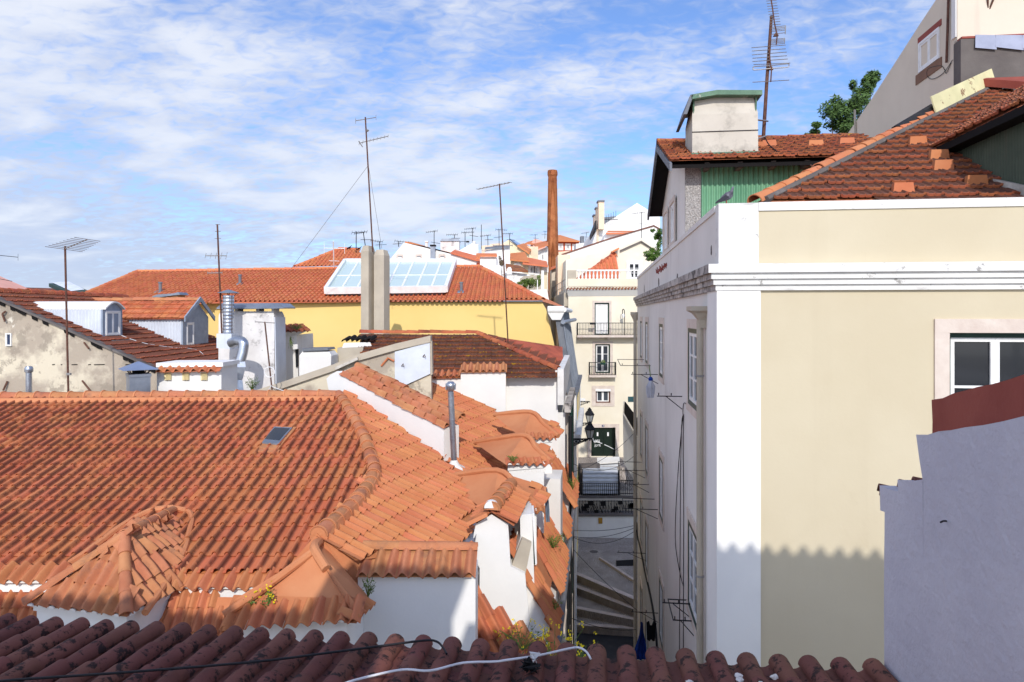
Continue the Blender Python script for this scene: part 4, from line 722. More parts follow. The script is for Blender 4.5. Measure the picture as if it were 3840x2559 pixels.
# broad white chimney with tiled coping
cs = thing('white_chimney', 'broad whitewashed chimney with an orange tiled coping', 'chimney', W(1560, 2600, 10.6))
obj('stack', MB().prism([W(1342, 2165, 10.4), W(1783, 2165, 10.4), W(1783, 2900, 10.4), W(1342, 2900, 10.4)], YV * .75), m_white, cs)
obj('shoulder', MB().loft([[W(1755, 2163, 10.41), W(1783, 2165, 10.41), W(1783, 2165, 10.41) + YV * .73, W(1755, 2163, 10.41) + YV * .73], [W(1750, 2105, 10.6), W(1762, 2108, 10.6), W(1762, 2108, 11.1), W(1750, 2105, 11.1)]]), m_whiteD, cs)
a, b = W(1334, 2163, 10.3), W(1768, 2164, 10.3); up_ = YV * .55 + ZV * .26; tiles(cs, [a, b, b + up_, a + up_], up_, 'canal', .2, .62, m_hip, 40, 'coping_tile', jit=.006); obj('coping_bed', MB().prism([a - ZV * .02 + YV * .06, b - ZV * .02 + YV * .06, b + up_ - ZV * .03, a + up_ - ZV * .03], YV * .1), m_mortar, cs)
ridge(cs, [a + up_ + ZV * .03, b + up_ + ZV * .03], .10, .6, m_hip, 'coping_ridge')
# party wall with tiled coping climbing the roof
pwl = thing('party_wall', 'white party wall with old tile coping crossing the roofs', 'wall', Rf(1480, 1600))
B1, B2 = Rf(1309, 1475), Rf(1650, 1712); u_ = (B2 - B1); u_.z = 0; u_.normalize(); nb = Vector((-u_.y, u_.x, 0)); nb = nb if nb.y > 0 else -nb; pp = (B1, nb); Q = PF(pp)
obj('wall', MB().prism([Q(*p) for p in ((1224, 1421), (1240, 1405), (1263, 1393), (1300, 1420), (1664, 1606), (1664, 1750), (1355, 1560), (1309, 1500), (1240, 1500))], nb * .5), m_white, pwl)
a, b = Q(1275, 1402) - nb * .05 + ZV * .01, Q(1670, 1607) - nb * .05 + ZV * .01; tq = [a, b, b + nb * .62 + ZV * .20, a + nb * .62 + ZV * .2]
tiles(pwl, tq, a - b, 'canal', .21, .36, m_hip, 120, 'coping_tile', jit=.014, seed=12)
ridge(pwl, [tq[2], tq[3]], .11, .4, m_hip, 'coping_ridge', jit=.02)
# second roof towards the alley and its dormers
hb = thing('alley_house', 'house with an orange tiled roof and rendered dormers over the alley', 'house', W(1850, 2300, 15))
plB = (W(1700, 1690, 16.6), plR[1]); Bf = PF(plB)
tiles(hb, [Bf(1500, 1460), Bf(1622, 1418), Bf(1865, 1552), Bf(2000, 1632), Bf(1925, 1795), Bf(1670, 1790), Bf(1670, 1700), Bf(1660, 1590)], -hd, 'lusa', .2, .4, m_tileR, 300, seed=14, jit=.003)
def rdormer(label, rl, ap, en, er, fr_, wall, seed, tiles_=True):
    t = thing('rendered_dormer', label, 'dormer', W(*en)); rl, ap, en, er, fr_ = [W(*q) for q in (rl, ap, en, er, fr_)]
    obj('roof_face', curved((rl, en, ap), 8, .04), m_render, t, smooth=True); obj('roof_face', curved((en + YV * .12 + ZV * .06, er + ZV * .05, ap), 8, .05), m_render, t, smooth=True); obj('roof_face', curved((er + ZV * .03, fr_, ap), 8, .04), m_render, t, smooth=True)
    obj('hip_roll', MB().tube(smooth_line([rl + ZV * .0, ap + ZV * .02, ap.lerp(er, .5) + ZV * .02, er + ZV * .04]), .06, 8), m_render, t, smooth=True)
    bk = (ap - er); bk.z = 0; bk = YV * .22 + XV * -.02
    canal_row(t, en, er, bk, .11, m_tileR, .17, nm=20); canal_row(t, er, fr_, Vector((-.2, .05, 0)), .10, m_tileR, .17, nm=12, mort=False)
    x0, x1, yb = wall; d = (en.y + er.y) / 2 + .1; obj('wall', MB().prism([PT(vplane(d), x, y) for x, y in ((x0, en.z and HY - (en.z - CZ) / en.y * F), (x1, HY - (er.z - CZ) / er.y * F - 6), (x1, yb), (x0, yb))], YV * 1.2), m_white, t)
    obj('moulding', MB().prism([PT(vplane(d - .03), x, y) for x, y in ((x0 - 4, HY - (en.z - CZ) / en.y * F + 4), (x1 + 4, HY - (er.z - CZ) / er.y * F), (x1 + 4, HY - (er.z - CZ) / er.y * F + 16), (x0 - 4, HY - (en.z - CZ) / en.y * F + 22))], YV * .2), m_white, t); return t
rdormer('orange rendered dormer against the plain white house wall', (1852, 1556, 18.9), (1990, 1548, 18.2), (1962, 1647, 17.0), (2094, 1642, 17.2), (2102, 1598, 18.2), (1975, 2070, 1800), 1)
rdormer('orange rendered dormer in the middle of the alley roof', (1780, 1660, 16.9), (1962, 1636, 16.0), (1898, 1744, 14.8), (2066, 1738, 15.0), (2072, 1690, 15.8), (1908, 2040, 2000), 2)
d5 = rdormer('wide orange rendered dormer behind the white gabled bay', (1655, 1790, 15.2), (1866, 1768, 14.3), (1845, 1935, 12.95), (2030, 1912, 13.1), (2052, 1828, 14.0), (1930, 2012, 2120), 3)
# white bay with a little tiled gable
by = thing('gabled_bay', 'tall white bay with a small tiled gable roof', 'bay', W(1880, 2560, 12.3))
gb, gf = W(1915, 1822, 13.5), W(1843, 1918, 12.1); le, lb_ = W(1762, 1972, 12.15), W(1835, 1872, 13.3); re_, rb = W(1928, 1972, 12.05), W(1980, 1872, 13.2)
tiles(by, [le, gf, gb, lb_], gf - le, 'lusa', .19, .36, m_tileR, 40, 'gable_tile', jit=.004); tiles(by, [gf, re_, rb, gb], gf - re_, 'lusa', .19, .36, m_tileR, 40, 'gable_tile', jit=.004)
ridge(by, [gf + ZV * .07, gb + ZV * .07], .14, .32, m_hip, mortar=m_render); obj('gable_plug', MB().prism([gf + Vector((.13 * math.cos(R(t)), -.02, .06 + .13 * math.sin(R(t)))) for t in range(0, 181, 20)], YV * .1), m_white, by)
obj('wall', MB().prism([PT(vplane(12.2), *q) for q in ((1785, 1965), (1843, 1930), (1905, 1965), (1915, 2125), (1969, 2152), (1990, 2380), (1996, 2800), (1795, 2800), (1799, 2132), (1769, 2075), (1777, 2000))], YV * 1.1), m_white, by)
obj('bay_flank', MB().prism([PT(vplane(12.45), *q) for q in ((1950, 1932), (1996, 1928), (2004, 2200), (2060, 2300), (2075, 2900), (1960, 2900), (1960, 2150), (1915, 2122), (1952, 2018))], YV * .9), m_whiteD, by)
obj('corbel', MB().prism([PT(vplane(12.3), *q) for q in ((1957, 2022), (1993, 2040), (1971, 2152), (1917, 2126))], YV * .2), m_conc, by)
obj('window_frame', MB().prism([PT(vplane(12.42), *q) for q in ((1996, 1925), (2004, 1925), (2014, 2115), (2007, 2115))], YV * .5), m_frameW, by); obj('shutter', MB().prism([PT(vplane(12.5), *q) for q in ((1989, 1935), (1995, 1935), (2007, 2115), (2003, 2120))], YV * .1), m_frameG, by)
obj('valley_gutter', MB().poly([Rf(1795, 1890) - ZV * .02, Rf(1712, 2055) - ZV * .02, W(1770, 2070, 11.6), W(1790, 1990, 12.3)]), m_zinc, by, recalc=False)
tiles(by, [W(1790, 2185, 11.7), W(1830, 2265, 11.55), W(1905, 2335, 11.5), W(2000, 2392, 11.4), W(2090, 2440, 11.3), W(2080, 2700, 10.5), W(1780, 2700, 10.5)], Vector((-.5, .6, .7)), 'canal', .19, .36, m_tileR, 90, 'mansard_tile', seed=21, jit=.012)
# steep lower roof and street front on the alley
def mans(y0, y1, xt=-1.5, zt=-4.35, xb=-.70, zb2=-5.8, smooth_=False, sd=22):
    P = [LP(xt, y0, zt), LP(xt, y1, zt), LP(xb, y1, zb2), LP(xb, y0, zb2)]
    if smooth_: obj('rendered_slope', MB().prism(P, E1 * -.05), m_render, hb)
    else: tiles(hb, P, -E1 * .5 + ZV, 'canal', .2, .36, m_tileR, 60, 'mansard_tile', seed=sd, jit=.016)
mans(12.3, 13.3, sd=22); mans(13.3, 14.1, xb=-.9, zb2=-5.5, smooth_=True); mans(14.1, 16.6, sd=23); mans(17.6, 19.2, sd=24); mans(19.2, 20.4, xb=-.85, smooth_=True); mans(20.4, 23.4, xb=-.62, sd=25)
obj('dormer_cheek', MB().box(LP(-1.6, 16.6, -6.2), E1 * .75, E2 * 1.0, ZV * 2.2), m_whiteD, hb)
obj('street_wall', MB().prism([LP(-.82, 9.5, -17), LP(-.82, 24, -17), LP(-.82, 24, -5.8), LP(-.82, 9.5, -5.8)], -E1 * .3), m_whiteD, hb)
for y in (12.5, 15, 17.5, 20, 22.4):
    for z in (-8.0, -11.4, -14.8): window(hb, LP(-.815, y, z), E2, -E1, .95, 1.7, m_frameG, m_glass, rec=0, sur=.14)
obj('eave_gutter', MB().tube([LP(-.66, 12.3, -5.86), LP(-.66, 23.4, -5.86)], .06, 7), m_slate, hb, smooth=True)
# stove pipe
sp = thing('stove_pipe', 'galvanised stove pipe with spinning cowl beside the party wall', 'pipe', W(1703, 1742, 15.6)); b0, b1 = W(1703, 1742, 15.6), W(1690, 1470, 15.6)
obj('pipe', MB().tube([b0, b0.lerp(b1, .5), b1], .068, 12), m_galv, sp, smooth=True); obj('cowl', MB().lathe(b1, [(.05, 0), (.075, .03), (.10, .08), (.115, .14), (.105, .19), (.06, .235), (.01, .24)], 14), m_galv, sp, smooth=True)
fn = MB()
for k in range(10): a_ = k * .628; fn.box(b1 + Vector((math.cos(a_) * .1, math.sin(a_) * .1, .05)), Vector((math.cos(a_) * .02, math.sin(a_) * .02, 0)), Vector((-math.sin(a_) * .006, math.cos(a_) * .006, 0)), ZV * .14)
obj('cowl_vane', fn, m_galv, sp, kind='stuff'); obj('mortar_collar', MB().lathe(b0 - ZV * .12, [(.30, -.05), (.24, .06), (.12, .12), (.07, .22)], 12), m_mortar, sp, smooth=True)
for z in (.35, .62, .9): obj('pipe_seam', MB().lathe(b0 + (b1 - b0) * z, [(.07, -.015), (.073, -.01), (.073, .01), (.07, .015)], 12), m_galv, sp)
weed('weeds with yellow flowers rooted on the rendered dormer roof', W(1005, 2290, 9.5), .34, .16, 9, 1, 3); weed('yellow flowering weed on the tiled edge of the rendered dormer', W(940, 2285, 9.6), .2, .16, 6, 1, 4)
weed('dark dry weed at the corner of the broad white chimney', W(1380, 2240, 9.95), .34, .12, 9, 0, 5)
weed('tall yellow mustard plants rising behind the brown tile ends', W(2080, 2560, 9.2), .8, .42, 22, 2, 6); weed('yellow mustard plants on the steep tiles below the bay', W(1960, 2440, 10.6), .4, .5, 20, 1, 7); weed('sprig of mustard leaning over the alley edge', W(2180, 2520, 9.0), .38, .3, 14, 2, 8)
weed('green weeds growing on the steep alley tiles', LP(-.95, 15.2, -5.2), .35, .4, 26, 0, 9); weed('weed tuft on the lowest alley tiles', LP(-.78, 12.9, -5.6), .3, .2, 10, 0, 10); weed('fern tuft on the dark alley wall', LP(-.72, 21.5, -5.5), .5, .25, 14, 0, 11); weed('small weeds along the eave of the middle dormer', W(1925, 1732, 14.8), .16, .2, 10, 0, 12)

# ================================================================== plain white house beyond
hc = thing('plain_white_house', 'plain white house under a dark lichen-spotted tiled roof', 'house', W(1900, 2200, 22.5))
obj('wall', MB().prism([W(1898, 1392, 22.2), W(2092, 1390, 22.2), W(2092, 2200, 22.2), W(1898, 2200, 22.2)], YV * 4), m_white, hc)
ck = thing('white_chimney', 'square white chimney with a row of orange tiles against the plain white house', 'chimney', W(1810, 1600, 21.6)); obj('stack', MB().prism([W(1728, 1397, 21.6), W(1897, 1394, 21.6), W(1897, 1720, 21.6), W(1728, 1720, 21.6)], YV * .62), m_white, ck)
canal_row(ck, W(1725, 1397, 21.5), W(1901, 1394, 21.5), YV * .45, .22, m_hip, .21, nm=20, mort=False)
plL = (W(1850, 1408, 21.95), (ZV - YV * .36).normalized()); Lf = PF(plL)
tiles(hc, [Lf(1350, 1252), Lf(1790, 1255), Lf(2094, 1392), Lf(2090, 1412), Lf(1600, 1420), Lf(1350, 1420)], YV, 'flat', .235, .34, m_tileL, 300, seed=31, jit=.008, name='flat_tile')
ridge(hc, [Lf(1350, 1250) + ZV * .05, Lf(1790, 1252) + ZV * .05], .12, .42, m_tileG); ridge(hc, [Lf(2094, 1388) + ZV * .05, Lf(1790, 1252) + ZV * .05], .12, .42, m_tileG, 'hip_tile')
hpB = Lf(1790, 1252); hpE = Lf(2094, 1388); tiles(hc, [hpB, hpE, LP(-1.15, 24.5, hpE.z - CZ - .1), LP(-1.35, 28, hpB.z - CZ - .6)], -E1, 'flat', .24, .34, m_tileG, 100, seed=32, name='flat_tile')
obj('side_parapet', MB().prism([LP(-1.02, 21.9, -1.75), LP(-1.02, 27, -1.6), LP(-1.02, 27, -2.3), LP(-1.02, 21.9, -2.9)], -E1 * .2), m_cornW, hc); obj('side_cornice', MB().box(LP(-1.0, 22, -3.15), E1 * .2, E2 * 5, ZV * .28), m_cornice, hc)
obj('side_wall', MB().box(LP(-1.4, 22.3, -17), E1 * .4, E2 * 4.7, ZV * 13.8), m_whiteD, hc)
for y in (23, 25.2):
    for z in (-5.2, -8.8, -12.4): window(hc, LP(-.995, y, z), E2, -E1, 1.0, 1.9, m_frameG, m_glass, rec=0, sur=.16)
obj('eave_wall', MB().prism([W(1615, 1420, 21.8), W(1732, 1418, 21.8), W(1732, 1600, 21.8), W(1615, 1600, 21.8)], YV * .3), m_white, hc); canal_row(hc, W(1618, 1420, 21.7), W(1735, 1416, 21.7), YV * .4, .18, m_tileR, .2, nm=12, mort=False)

# ================================================================== old house on the left
og = thing('old_gable_house', 'old house with a peeling beige gable wall and brown tiled roof', 'house', W(300, 1500, 21))
front(og, [(-500, 1330), (-78, 1094), (0, 1127), (30, 1140), (120, 1182), (590, 1388), (625, 1402)], 21, .4, m_old, 'gable_wall', base=2)
EX, EZ, SG = -10.75, -1.78, .4435
def G(x, y): return Vector((x, y, CZ + EZ - SG * (x - EX)))
plG = (G(EX, 21), Vector((SG, 0, 1)).normalized())
tiles(og, [G(-16.4, 21.05), G(EX + .1, 21.05), G(EX + .1, 28.6), G(-16.4, 29)], -XV, 'flat', .24, .34, m_tileG, 300, seed=41, jit=.010, name='flat_tile')
ridge(og, [G(-16.4, 21) + ZV * .05, G(-16.4, 29) + ZV * .05], .14, .42, m_tileG); obj('far_slope', MB().poly([G(-16.4, 21), G(-16.4, 29), Vector((-23, 29, CZ - 2.2)), Vector((-23, 21, CZ - 2.2))]), m_tileG, og, recalc=False)
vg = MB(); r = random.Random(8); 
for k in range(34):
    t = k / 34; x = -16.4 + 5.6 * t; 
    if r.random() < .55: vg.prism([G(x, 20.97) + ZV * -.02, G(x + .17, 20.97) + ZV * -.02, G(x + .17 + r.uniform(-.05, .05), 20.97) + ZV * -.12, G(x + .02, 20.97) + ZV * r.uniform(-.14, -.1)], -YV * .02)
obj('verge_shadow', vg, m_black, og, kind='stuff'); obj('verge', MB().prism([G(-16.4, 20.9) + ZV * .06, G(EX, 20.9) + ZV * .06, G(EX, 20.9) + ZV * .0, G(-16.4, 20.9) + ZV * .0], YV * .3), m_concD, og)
obj('eave_gutter', MB().tube([G(EX + .15, 21) - ZV * .05, G(EX + .15, 28.6) - ZV * .05], .07, 7), m_zinc, og, smooth=True)
obj('side_wall', MB().box(Vector((EX - .3, 21.1, 2)), XV * .2, YV * 7.4, ZV * (CZ + EZ - 2.1)), m_conc, og)
pwin(og, vplane(21), 24, 1250, 46, 1298, m_frameW, m_glassE, fw=.022)
rod = MB()
for x0, y0, x1, y1 in ((22, 1167, 8, 1178), (8, 1178, 18, 1206), (28, 1430, 12, 1465), (315, 1285, 333, 1308), (308, 1428, 340, 1468)): rod.tube([W(x0, y0, 20.95), W(x1, y1, 20.9)], .028, 5)
obj('tie_rod', rod, m_rust, og, kind='stuff'); ckb = MB()
for x, w in ((195, 10), (228, 5), (268, 22), (330, 10), (352, 40), (470, 16)): ckb.prism([W(x, 1367, 20.985), W(x + w, 1366, 20.985), W(x + w, 1369, 20.985), W(x, 1370, 20.985)], YV * .01)
obj('crack', ckb, m_black, og, kind='stuff')
# arched dormer
a1 = thing('arched_dormer', 'white corrugated dormer with a curved zinc roof', 'dormer', W(385, 1265, 21.9)); X1 = -13.1; d0, d1y = 21.85, 22.95; zb_, zt_ = CZ - 1.3, CZ + .16
corrugated(a1, Vector((-15.9, d0, 0)), Vector((X1, d0, 0)), zb_, zt_, 26, .018, m_corrW)
arc = [Vector((X1, d0 + (d1y - d0) * (i / 10), zt_ + .22 * math.sin(math.pi * i / 10))) for i in range(11)]
obj('curved_roof', MB().prism([p + ZV * .0 + XV * .1 for p in arc] + [p + ZV * .05 + XV * .1 for p in arc[::-1]], XV * -3.0), m_whiteD, a1); obj('end_wall', MB().prism([Vector((X1, d0, zb_))] + arc + [Vector((X1, d1y, zb_))], XV * -.1), m_frameB, a1)
window(a1, Vector((X1 + .03, d0 + .15, CZ - .68)), YV, -XV, .8, .8, m_frameW, m_glassD, rec=0, fw=.05, nv=2); obj('sill_flashing', MB().box(Vector((X1, d0 - .05, CZ - .86)), XV * .35, YV * 1.25, ZV * .03), m_zinc, a1)
# gabled dormer
a2 = thing('gabled_dormer', 'white corrugated dormer with a tiled roof and grey blue gable', 'dormer', W(690, 1300, 25.2)); X2 = -12.1; d0, d1y = 25.1, 27.2; zb_, ze = CZ - 1.4, CZ - .1; dm_ = (d0 + d1y) / 2; zr_ = CZ + .52
corrugated(a2, Vector((-15.6, d0, 0)), Vector((X2, d0, 0)), zb_, ze, 30, .018, m_corrW)
obj('end_wall', MB().prism([Vector((X2, d0, zb_)), Vector((X2, d1y, zb_)), Vector((X2, d1y, ze)), Vector((X2, dm_, zr_)), Vector((X2, d0, ze))], XV * -.1), m_frameB, a2)
tiles(a2, [Vector((-16.5, d0 - .15, ze - .06)), Vector((X2 + .12, d0 - .15, ze - .06)), Vector((X2 + .12, dm_, zr_ + .02)), Vector((-16.5, dm_, zr_ + .02))], YV, 'flat', .24, .34, m_tileY, 90, seed=43, name='flat_tile', jit=.008)
ridge(a2, [Vector((-16.5, dm_, zr_ + .06)), Vector((X2 + .1, dm_, zr_ + .06))], .12, .42, m_hip)
bb = MB()
for s_ in (-1, 1): e_ = d0 - .2 if s_ < 0 else d1y + .2; bb.prism([Vector((X2 + .14, e_, ze - .16)), Vector((X2 + .14, dm_, zr_ - .02)), Vector((X2 + .14, dm_, zr_ + .16)), Vector((X2 + .14, e_, ze + .02))], XV * .05)
obj('barge_board', bb, m_frameB, a2); window(a2, Vector((X2 + .02, d0 + .3, CZ - 1.15)), YV, -XV, .55, .85, m_frameW, m_glassB, rec=0, fw=.05); obj('sill_flashing', MB().box(Vector((X2 - .1, d0 - .1, CZ - 1.42)), XV * .6, YV * 2.4, ZV * .04), m_conc, a2)
wire('cable', 'white cable trailing over the brown tiles from the arched dormer', [PT(plG, *q) + ZV * .06 for q in ((455, 1265), (500, 1282), (560, 1298), (650, 1310), (700, 1312), (745, 1322), (765, 1340))], .012, m_cableW)
# beyond: brown roof, pink wall
br = thing('brown_roofed_house', 'distant house with a long dark brown corrugated roof', 'house', W(150, 1140, 48)); mb = MB(); N_ = 60
lo = [W(-300, 1137, 46), W(360, 1140, 46)]; hi = [W(-300, 1069, 53), W(270, 1086, 53)]; rows = []
for j in range(25): a_, b_ = lo[0].lerp(hi[0], j / 24), lo[1].lerp(hi[1], j / 24); dz = .09 * (j % 2); rows.append([a_ + ZV * dz, b_ + ZV * dz])
obj('roof', mb.loft(rows, closed=False), m_brown, br, recalc=False); front(br, [(-300, 1137), (360, 1140)], 46.2, 6, m_pink, 'wall', base=2)
gs = obj('glazed_lantern', MB().prism([W(183, 1076, 50), W(260, 1072, 50), W(330, 1104, 46.2), W(268, 1114, 46.2)], ZV * .25), m_frameG, br); obj('pane', MB().prism([W(196, 1074, 50.0) + ZV * .27, W(258, 1071, 50.0) + ZV * .27, W(316, 1101, 46.6) + ZV * .27, W(266, 1107, 46.6) + ZV * .27], ZV * .02), m_corrW, gs)
pk_ = thing('pink_house', 'distant pink wall with a white sloping edge', 'house', W(30, 1140, 34)); front(pk_, [(-200, 1010), (0, 1098), (86, 1138)], 34, 3, m_pink, 'wall', base=3); obj('verge', MB().prism([W(-200, 1006, 33.9), W(0, 1094, 33.9), W(90, 1138, 33.9), W(86, 1141, 33.9), W(0, 1098, 33.9), W(-200, 1012, 33.9)], YV * .3), m_white, pk_)

# ================================================================== yard between the roofs
gp = thing('yard_wall', 'sloping parapet of stained beige render with a pale blue sheet', 'wall', W(1250, 1490, 19.6))
top = [(560, 1590), (875, 1493), (1060, 1435), (1253, 1369), (1346, 1331), (1480, 1293), (1614, 1262)]
obj('wall', MB().prism([W(x, y, 19.6) for x, y in top] + [W(1618, 1500, 19.6), W(1600, 1800, 19.6), W(560, 1800, 19.6)], YV * .25), m_old, gp)
obj('coping', MB().prism([W(x, y - 3, 19.5) for x, y in top] + [W(x, y + 22, 19.5) for x, y in top[::-1]], YV * .42), m_conc, gp)
obj('blue_sheet', MB().prism([W(1481, 1320, 19.57), W(1612, 1284, 19.57), W(1614, 1402, 19.57), W(1482, 1462, 19.57)], -YV * .04), m_corrW, gp); obj('edge_trim', MB().prism([W(1612, 1280, 19.55), W(1619, 1280, 19.55), W(1622, 1405, 19.55), W(1614, 1408, 19.55)], YV * .3), m_conc, gp)
obj('gable_mark', MB().tube([W(1430, 1373, 19.58), W(1455, 1343, 19.55), W(1478, 1355, 19.58)], .03, 5), m_tileR, gp); obj('roof_slate', MB().prism([W(1255, 1378, 19.4), W(1340, 1340, 19.4), W(1342, 1350, 19.4), W(1258, 1388, 19.4)], YV * .5), m_wood, gp)
hk = MB()
for x, y in ((1512, 1365), (1592, 1330), (1512, 1438)): hk.tube([W(x - 6, y + 8, 19.5), W(x, y, 19.4), W(x + 3, y + 10, 19.45)], .015, 5)
obj('hook', hk, m_rust, gp, kind='stuff')
vb = thing('vent_housing', 'white housing with three yellow louvres and a row of roof tiles', 'housing', W(710, 1490, 18.8)); front(vb, [(588, 1372), (830, 1366)], 18.8, 1.1, m_white, 'wall', base=6); obj('top_slab', MB().prism([W(585, 1362, 18.75), W(836, 1360, 18.75), W(836, 1376, 18.75), W(585, 1378, 18.75)], YV * 1.15), m_white, vb)
canal_row(vb, W(580, 1396, 18.62), W(822, 1392, 18.62), YV * .22, .13, m_tileR, .24, nm=10, mort=False)
for x0 in (617, 684, 753):
    lv = obj('louvre', MB().prism([W(x0, 1398, 18.79), W(x0 + 26, 1397, 18.79), W(x0 + 26, 1426, 18.79), W(x0, 1427, 18.79)], -YV * .02), m_louv, vb); sl_ = MB()
    for k in range(6): y = 1401 + k * 4.3; sl_.prism([W(x0 + 3, y, 18.77), W(x0 + 23, y, 18.77), W(x0 + 23, y + 3, 18.73), W(x0 + 3, y + 3, 18.73)], YV * .02)
    obj('slat', sl_, m_louv, lv, kind='stuff')
cw = thing('metal_chimney', 'square zinc chimney with a pointed metal hood', 'chimney', W(520, 1490, 18.3)); c = W(519, 1490, 18.4); q1, q2 = frame(38)
obj('shaft', MB().loft([[c + q1 * a * .25 + q2 * b * .25 + ZV * z for a, b in ((-1, -1), (1, -1), (1, 1), (-1, 1))] for z in (-.6, .60)]), m_zinc, cw); obj('rim', MB().loft([[c + q1 * a * .27 + q2 * b * .27 + ZV * z for a, b in ((-1, -1), (1, -1), (1, 1), (-1, 1))] for z in (.56, .64)]), m_zinc, cw)
hc_ = W(519, 1384, 18.4); obj('hood', MB().loft([[hc_ + q1 * a * .42 + q2 * b * .42 + ZV * z for a, b in ((-1, -1), (1, -1), (1, 1), (-1, 1))] for z in (-.01, .0)] + [[hc_ + q1 * a * .02 + q2 * b * .02 + ZV * .2 for a, b in ((-1, -1), (1, -1), (1, 1), (-1, 1))]]), M('blue_grey_zinc', S(128, 142, 170), S(116, 130, 158), 2, .5, .04, 10, metal=.2), cw)
st_ = MB()
for a, b in ((-1, -1), (1, -1), (1, 1), (-1, 1)): st_.tube([c + q1 * a * .16 + q2 * b * .16 + ZV * .6, hc_ + q1 * a * .26 + q2 * b * .26], .02, 4)
obj('hood_leg', st_, m_iron, cw); obj('flue', MB().lathe(c + ZV * .6, [(.15, 0), (.15, .12), (.11, .13)], 12), m_black, cw)
rpipe = thing('flue_pipe', 'round galvanised flue with a dark cap against the peeling gable', 'pipe', W(108, 1490, 18.6)); obj('pipe', MB().tube([W(108, 1540, 18.6), W(108, 1395, 18.6)], .075, 12), m_galv, rpipe, smooth=True); obj('cap', MB().lathe(W(108, 1398, 18.6), [(.08, 0), (.105, .03), (.105, .12), (.08, .17), (.02, .18)], 12), m_galv, rpipe, smooth=True)
wc = thing('tall_white_chimney', 'tall stained white chimney with a rusty sheet hood', 'chimney', W(940, 1440, 22.4)); 
rg = [[W(818, 1500, 22.4), W(1030, 1500, 22.4), W(1030, 1500, 22.4) + Vector((.02, 1.0, 0)), W(818, 1500, 22.4) + YV], [W(820, 1185, 22.4), W(1028, 1185, 22.4), W(1028, 1185, 22.4) + YV * 1.0, W(820, 1185, 22.4) + YV], [W(826, 1168, 22.45), W(1024, 1168, 22.45), W(1024, 1168, 22.45) + YV * .9, W(826, 1168, 22.45) + YV * .9]]
obj('stack', MB().loft(rg), m_whiteS, wc); obj('side_coat', MB().prism([W(1028.5, 1190, 22.38), W(1028.5, 1190, 22.38) + YV * 1.0, W(1034, 1500, 22.38) + YV, W(1034, 1500, 22.38)], XV * .03), m_corrW, wc)
obj('hood', MB().prism([W(812, 1155, 22.2), W(832, 1138, 22.6), W(1045, 1137, 22.6), W(1064, 1153, 22.2), W(1064, 1157, 22.2), W(812, 1159, 22.2)], YV * 1.2), m_zinc, wc); hs_ = MB()
for x in (830, 880, 960, 1018): hs_.box(W(x, 1172, 22.5), XV * .09, YV * .5, ZV * .18)
obj('hood_pier', hs_, m_whiteS, wc)
hv = thing('ventilation_unit', 'white fan box with a ribbed steel stack and a bent steel duct', 'ventilation', W(850, 1310, 21.4))
obj('fan_box', MB().prism([W(812, 1252, 21.3), W(868, 1253, 21.3), W(868, 1310, 21.3), W(812, 1306, 21.3)], YV * .55), m_corrW, hv)
p = W(857, 1252, 21.6); mb = MB().lathe(p, [(.165 + (.008 if k % 2 else 0), k * .055) for k in range(23)], 16); obj('stack', mb, m_galv, hv)
hp_ = W(857, 1100, 21.6); obj('rain_hood', MB().lathe(hp_, [(.33, 0), (.33, .01), (.03, .11), (.005, .115)], 16), m_zinc, hv); sl_ = MB()
for k in range(4): a_ = k * 1.57 + .5; sl_.tube([p + Vector((math.cos(a_) * .16, math.sin(a_) * .16, 1.2)), hp_ + Vector((math.cos(a_) * .25, math.sin(a_) * .25, .01))], .01, 4)
obj('hood_leg', sl_, m_iron, hv)
obj('bent_duct', MB().tube(smooth_line([W(868, 1287, 21.2), W(892, 1278, 21.0), W(912, 1287, 20.9), W(910, 1320, 20.85), W(900, 1358, 20.8)], 6), .155, 14), m_galv, hv, smooth=True)
def sqr(c, a, b, q=frame(25)): return [c + q[0] * x * a + q[1] * y * b for x, y in ((-1, -1), (1, -1), (1, 1), (-1, 1))]
obj('square_duct', MB().loft([sqr(W(898, 1356, 20.8), .15, .15), sqr(W(899, 1376, 20.75), .16, .16), sqr(W(888, 1425, 20.7), .15, .15), sqr(W(896, 1500, 20.65), .16, .16)]), m_galv, hv)
c1 = thing('low_chimney', 'low rendered chimney with flat white slabs on top', 'chimney', W(1190, 1410, 23)); obj('stack', MB().loft([[W(1122, 1440, 22.8), W(1240, 1440, 22.8), W(1240, 1440, 22.8) + YV * .9, W(1122, 1440, 22.8) + YV * .9], [W(1122, 1335, 22.8), W(1242, 1335, 22.8), W(1242, 1335, 22.8) + YV * .9, W(1122, 1335, 22.8) + YV * .9], [W(1135, 1318, 22.9), W(1234, 1318, 22.9), W(1234, 1318, 22.9) + YV * .7, W(1135, 1318, 22.9) + YV * .7]]), m_whiteD, c1); obj('cap_slab', MB().prism([W(1133, 1308, 22.8), W(1228, 1306, 22.8), W(1232, 1314, 22.8), W(1134, 1318, 22.8)], YV * .9), m_slate, c1)
c2_ = thing('low_chimney', 'low grey chimney crowned with a jumble of dark tiles', 'chimney', W(1320, 1360, 24)); obj('stack', MB().prism([W(1265, 1305, 23.8), W(1362, 1303, 23.8), W(1362, 1420, 23.8), W(1265, 1420, 23.8)], YV * 1.6), m_conc, c2_); obj('crown', MB().loft([[W(1283, 1305, 23.9), W(1395, 1300, 24.2), W(1395, 1300, 24.9), W(1283, 1305, 24.9)], [W(1290, 1287, 24), W(1388, 1284, 24.2), W(1388, 1284, 24.8), W(1290, 1287, 24.8)]]), m_whiteD, c2_)
